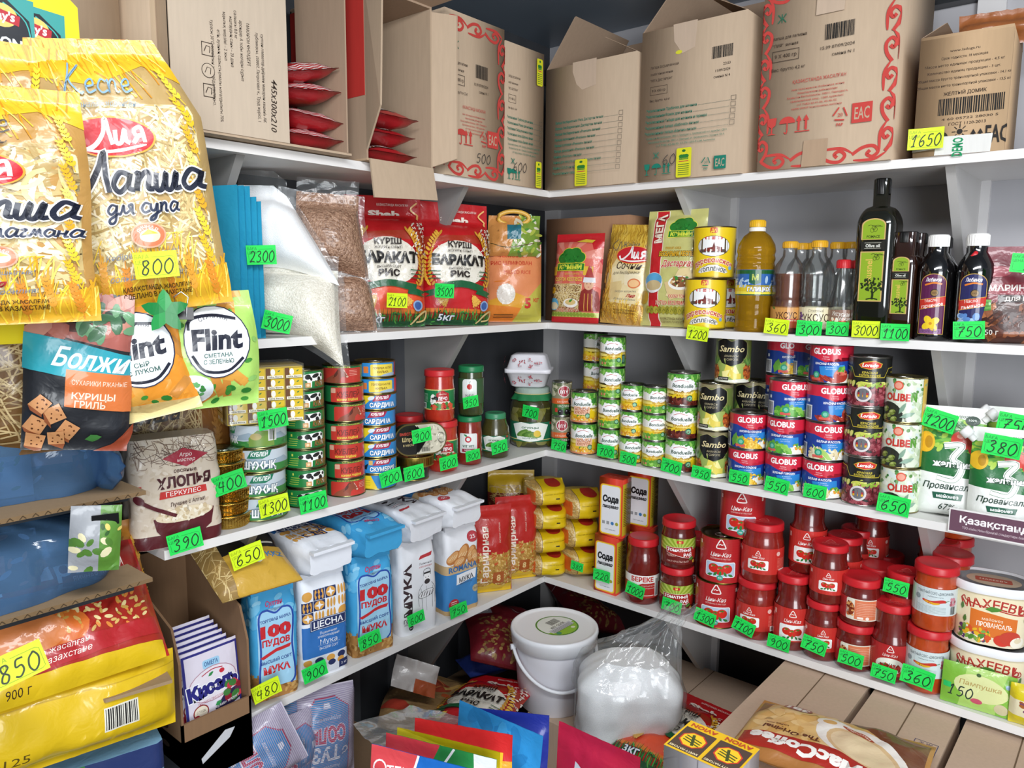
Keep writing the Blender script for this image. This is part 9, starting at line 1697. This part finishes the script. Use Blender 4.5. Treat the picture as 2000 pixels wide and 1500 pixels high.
def a_pink(a, W, h): a.R(-W/2, 0, W/2, h, '#c9284a'); a.P([(-W*.3, 0), (W*.25, 0), (W*.25, h-.07), (-W*.25, h-.045)], '#dfe6ee'); a.P([(-W*.22, 0), (W*.2, 0), (W*.2, h-.1), (-W*.2, h-.075)], '#2f8ac4'); [a.R(-W*.18, h-.085-.006*k, W*.18, h-.083-.006*k, '#e9eef4') for k in range(5)]
for i, (pl, pr, z, art, c_, lb) in enumerate((((872, 1382), (1035, 1455), .84, a_cyan, '#2f8fd0', 'sky blue standing packet, left of the navy one'), ((900, 1400), (1066, 1418), .83, a_navy, '#23308f', 'navy blue standing packet behind the sky blue one'), ((1075, 1425), (1235, 1500), .8, a_pink, '#c9284a', 'crimson standing packet with white and blue panel'), ((800, 1424), (995, 1460), .86, a_red, '#c4262a', 'red and yellow standing packet at the bottom edge'), ((760, 1443), (965, 1495), .865, a_yel, '#b9a414', 'olive yellow standing packet edge before the red one'), ((730, 1452), (950, 1508), .875, a_green, '#2f8a45', 'green and red standing packet at the bottom edge'), ((705, 1477), (905, 1530), .885, a_blue, '#1f6ac0', 'blue and red standing packet cut by the bottom edge'))):
    stand(pl, pr, z, .26, .02, lb, art, c_, 231+i)
g = G(); g.box(.3, .63, -1.05, -.62, 0, .59, '#a08668'); thing('cardboard_box', 'brown carton under the standing packets', 'box', g.build('carton', 'carton'))

GR, YE = '#1fdc55', '#d3f01c'
def tag_mesh(num, c, w_=.049, h=.0315, seed=0):
    g = G(); f = lambda u, v, o=0: (u, -o-.0012*math.sin(seed)-(.06+.04*math.sin(seed*2))*(u/w_*2)**2*.02-.002*(v/h), v-h/2); us, vs_ = lin(-w_/2, w_/2, 8), lin(0, h, 3)
    g.grid([[f(u, v) for u in us] for v in vs_], c, 0, False); g.grid([[f(u, v, -.0005) for u in reversed(us)] for v in vs_], c, 0, False)
    a = Art(); d = '#12803a' if c == GR else '#8a9a14'; ink = '#14361f' if c == GR else '#2a3414'
    a.K([(-w_*.08, h*.8), (w_*.38, h*.8), (w_*.44, h*.74), (w_*.44, h*.16), (w_*.38, h*.1), (-w_*.38, h*.1), (-w_*.43, h*.16), (-w_*.43, h*.5)], .0005, d, 0); a.T('БАҒА', -w_*.3, h*.83, .0046, d, w=.0155); a.T('ЦЕНА', -w_*.3, h*.62, .0046, d, w=.0155)
    a.hand(num, 0, h*.42, h*.56, ink, .0017, .72 if len(num) < 4 else .58); a.onto(g, f, us, vs_, 0, .0002, 1.5e-5); return g.build('price_tag', 'tag')
L_ = lambda s: s
TAGS = [  # number, colour, px, py, side/plane, roll, where
 ('1650', YE, 1808, 271, 'R', .012, 0, 'on the tan box on the top shelf', 1.15), ('1200', YE, 1363, 651, 'R', .004, .1, 'hanging from the second shelf edge under the butter tins', 1), ('360', YE, 1517, 638, 'R', .0, .08, 'before the brown vinegar bottle', 1), ('300', GR, 1580, 642, 'R', -.006, .05, 'before the clear vinegar bottle', 1), ('300', GR, 1636, 642, 'R', -.012, .02, 'before the red capped essence bottle', .85), ('3000', YE, 1691, 643, 'R', .0, 0, 'before the tall olive oil', 1), ('1100', GR, 1748, 649, 'R', .003, .0, 'before the small olive oil', 1), ('750', GR, 1892, 645, 'R', -.008, -.06, 'on the flax oil bottle', 1), ('1', GR, 2008, 515, 'R', .005, .1, '', 1),
 ('2300', GR, 510, 498, 'L', -.008, -.05, 'on the white sugar bag', 1.05), ('3000', GR, 541, 629, 'L', .004, .25, 'on the slumping rice bag', 1.05), ('2100', YE, 775, 587, 'L', -.045, .05, 'on the three kilogram rice bag', .98), ('3500', GR, 867, 568, 'L', -.02, .05, 'on the five kilogram rice bag', .98),
 ('750', GR, 1092, 870, 'R', -.015, .1, 'before the slim olive tins', .9), ('700', GR, 1183, 881, 'R', -.006, .05, 'before the tall pea stack', .95), ('500', GR, 1228, 895, 'R', -.006, .1, 'before the small sweetcorn tins', .9), ('700', GR, 1312, 911, 'R', -.003, .15, 'before the red bean tins', 1), ('950', GR, 1370, 924, 'R', -.004, .12, 'before the pineapple tins', .9), ('550', GR, 1444, 932, 'R', -.004, .05, 'on the lower sweetcorn tin right of the pineapple', .9), ('550', GR, 1518, 948, 'R', -.004, .12, 'before the pea tins right of the blue sweetcorn', 1), ('600', GR, 1592, 960, 'R', -.004, .05, 'before the white bean tins', .9), ('650', GR, 1745, 986, 'R', .0, .1, 'on the pale green olive tin', 1.15), ('1200', GR, 1835, 821, 'R', -.045, .25, 'on the large mayonnaise pouch', 1.15), ('380', GR, 1957, 871, 'R', -.026, .1, 'on the small mayonnaise pouch', 1.2), ('750', GR, 1985, 829, 'R', -.07, .12, 'on the back mayonnaise pouch at the right edge', 1.2),
 ('1500', GR, 533, 818, 'L', .004, -.1, 'on the dairy packet block', 1.08), ('400', GR, 447, 942, 'L', .0, -.22, 'on the gold foil tins', 1.1), ('390', GR, 361, 1056, 'L', .01, -.15, 'on the oat flakes bag', 1.08), ('1300', YE, 535, 987, 'L', .002, -.12, 'before the wide grey green tins', 1.1), ('1100', GR, 612, 981, 'L', .002, -.12, 'before the green cow tins', 1.1), ('700', GR, 762, 932, 'L', .0, -.2, 'before the flat blue fish tins', 1), ('900', GR, 823, 850, 'L', .004, -.1, 'on the oval sprats tin', .95), ('600', GR, 808, 923, 'L', .0, -.1, 'before the low sprats tins', .98), ('600', GR, 876, 903, 'L', .0, -.12, 'before the lecho jars', .95), ('950', GR, 918, 785, 'L', -.012, -.1, 'on the upper pickle jar with green lid', .85), ('800', GR, 923, 889, 'L', -.004, -.1, 'before the cherry tomato jar', .8), ('550', GR, 975, 873, 'L', -.004, -.15, 'before the small pickle jar', .95), ('700', GR, 1037, 805, 'R', .022, .12, 'on the big pickle jar', 1),
 ('650', YE, 482, 1084, 'L', .005, -.22, 'on the black noodle packet', 1.15), ('480', YE, 520, 1347, 'L', .006, -.22, 'before the small flour bag', 1.05), ('900', GR, 615, 1312, 'L', .006, -.2, 'on the gold tile patterned flour bag', 1.0), ('850', GR, 721, 1249, 'L', .006, -.2, 'on the standing sky blue 100 flour bag', 1.0), ('600', GR, 812, 1207, 'L', .006, -.18, 'on the baker flour bag', .85), ('750', GR, 895, 1191, 'L', .004, -.15, 'on the bread picture flour bag', .95), ('380', GR, 1127, 1106, 'R', -.018, .1, 'on the yellow noodle packets', .75), ('220', GR, 1176, 1124, 'R', -.008, .05, 'on the front soda carton', .95), ('1000', GR, 1241, 1152, 'R', -.002, .22, 'before the large tomato paste jar', .98), ('700', GR, 1312, 1183, 'R', -.004, .12, 'before the lime green label jars', .98), ('1300', GR, 1377, 1205, 'R', .0, .2, 'before the red tomato tins', 1), ('1100', GR, 1453, 1223, 'R', .0, .3, 'before the wide red label jars', .98), ('900', GR, 1521, 1255, 'R', .0, .1, 'before the tall tomato jars', .95), ('750', GR, 1590, 1260, 'R', .0, .2, 'before the small picture jars', 1), ('500', GR, 1662, 1286, 'R', .0, .1, 'before the squat sauce jars', .95), ('750', GR, 1726, 1314, 'R', .0, .1, 'before the narrow shouldered adjika jar', .92), ('360', GR, 1792, 1322, 'R', .004, .12, 'before the chilli sauce jars', 1.15), ('550', GR, 1750, 1147, 'R', -.04, .08, 'on the upper adjika jar', .92)]
for i, (num, c, px, py, sd, pl, roll, lb, sc) in enumerate(TAGS):
    q = hit(px, py, 1, -pl-.006) if sd == 'R' else hit(px, py, 0, pl+.006); rz = .12 if sd == 'R' else PI/2-.25
    cn = 'green' if c == GR else 'yellow'
    thing('price_tag', '%s price tag handwritten %s %s' % (cn, num, lb) if len(num) > 1 else 'green price tag cut by the right edge on the marinade pouch', 'price tag', tag_mesh(num, c, seed=i*1.7), mx=Matrix.Translation(q) @ Matrix.Rotation(rz, 4, 'Z') @ Matrix.Rotation(roll, 4, 'Y') @ Matrix.Rotation(-.06, 4, 'X') @ Matrix.Scale(sc, 4), group='price tags')
for num, px, py, x, roll, rz, lb, sc in (('800', 305, 517, .206, -.1, 1.22, 'on the big yellow noodle packet', 1.06), ('850', 35, 1300, .19, -.28, 1.3, 'on the large red side dish noodle packet', 1.2)):
    thing('price_tag', 'yellow price tag handwritten %s %s' % (num, lb), 'price tag', tag_mesh(num, YE, seed=3), mx=Matrix.Translation(hit(px, py, 0, x)) @ Matrix.Rotation(rz, 4, 'Z') @ Matrix.Rotation(roll, 4, 'Y') @ Matrix.Rotation(-.05 if num == '800' else -.5, 4, 'X') @ Matrix.Scale(sc, 4), group='price tags')
thing('price_tag', 'yellow price tag on the matchbox bundle at the bottom edge', 'price tag', tag_mesh('', YE, seed=2), mx=Matrix.Translation(hit(1352, 1490, 2, .978)) @ Matrix.Rotation(ang+PI/2-.0, 4, 'Z') @ Matrix.Rotation(.08, 4, 'Y') @ Matrix.Scale(.92, 4), group='price tags')
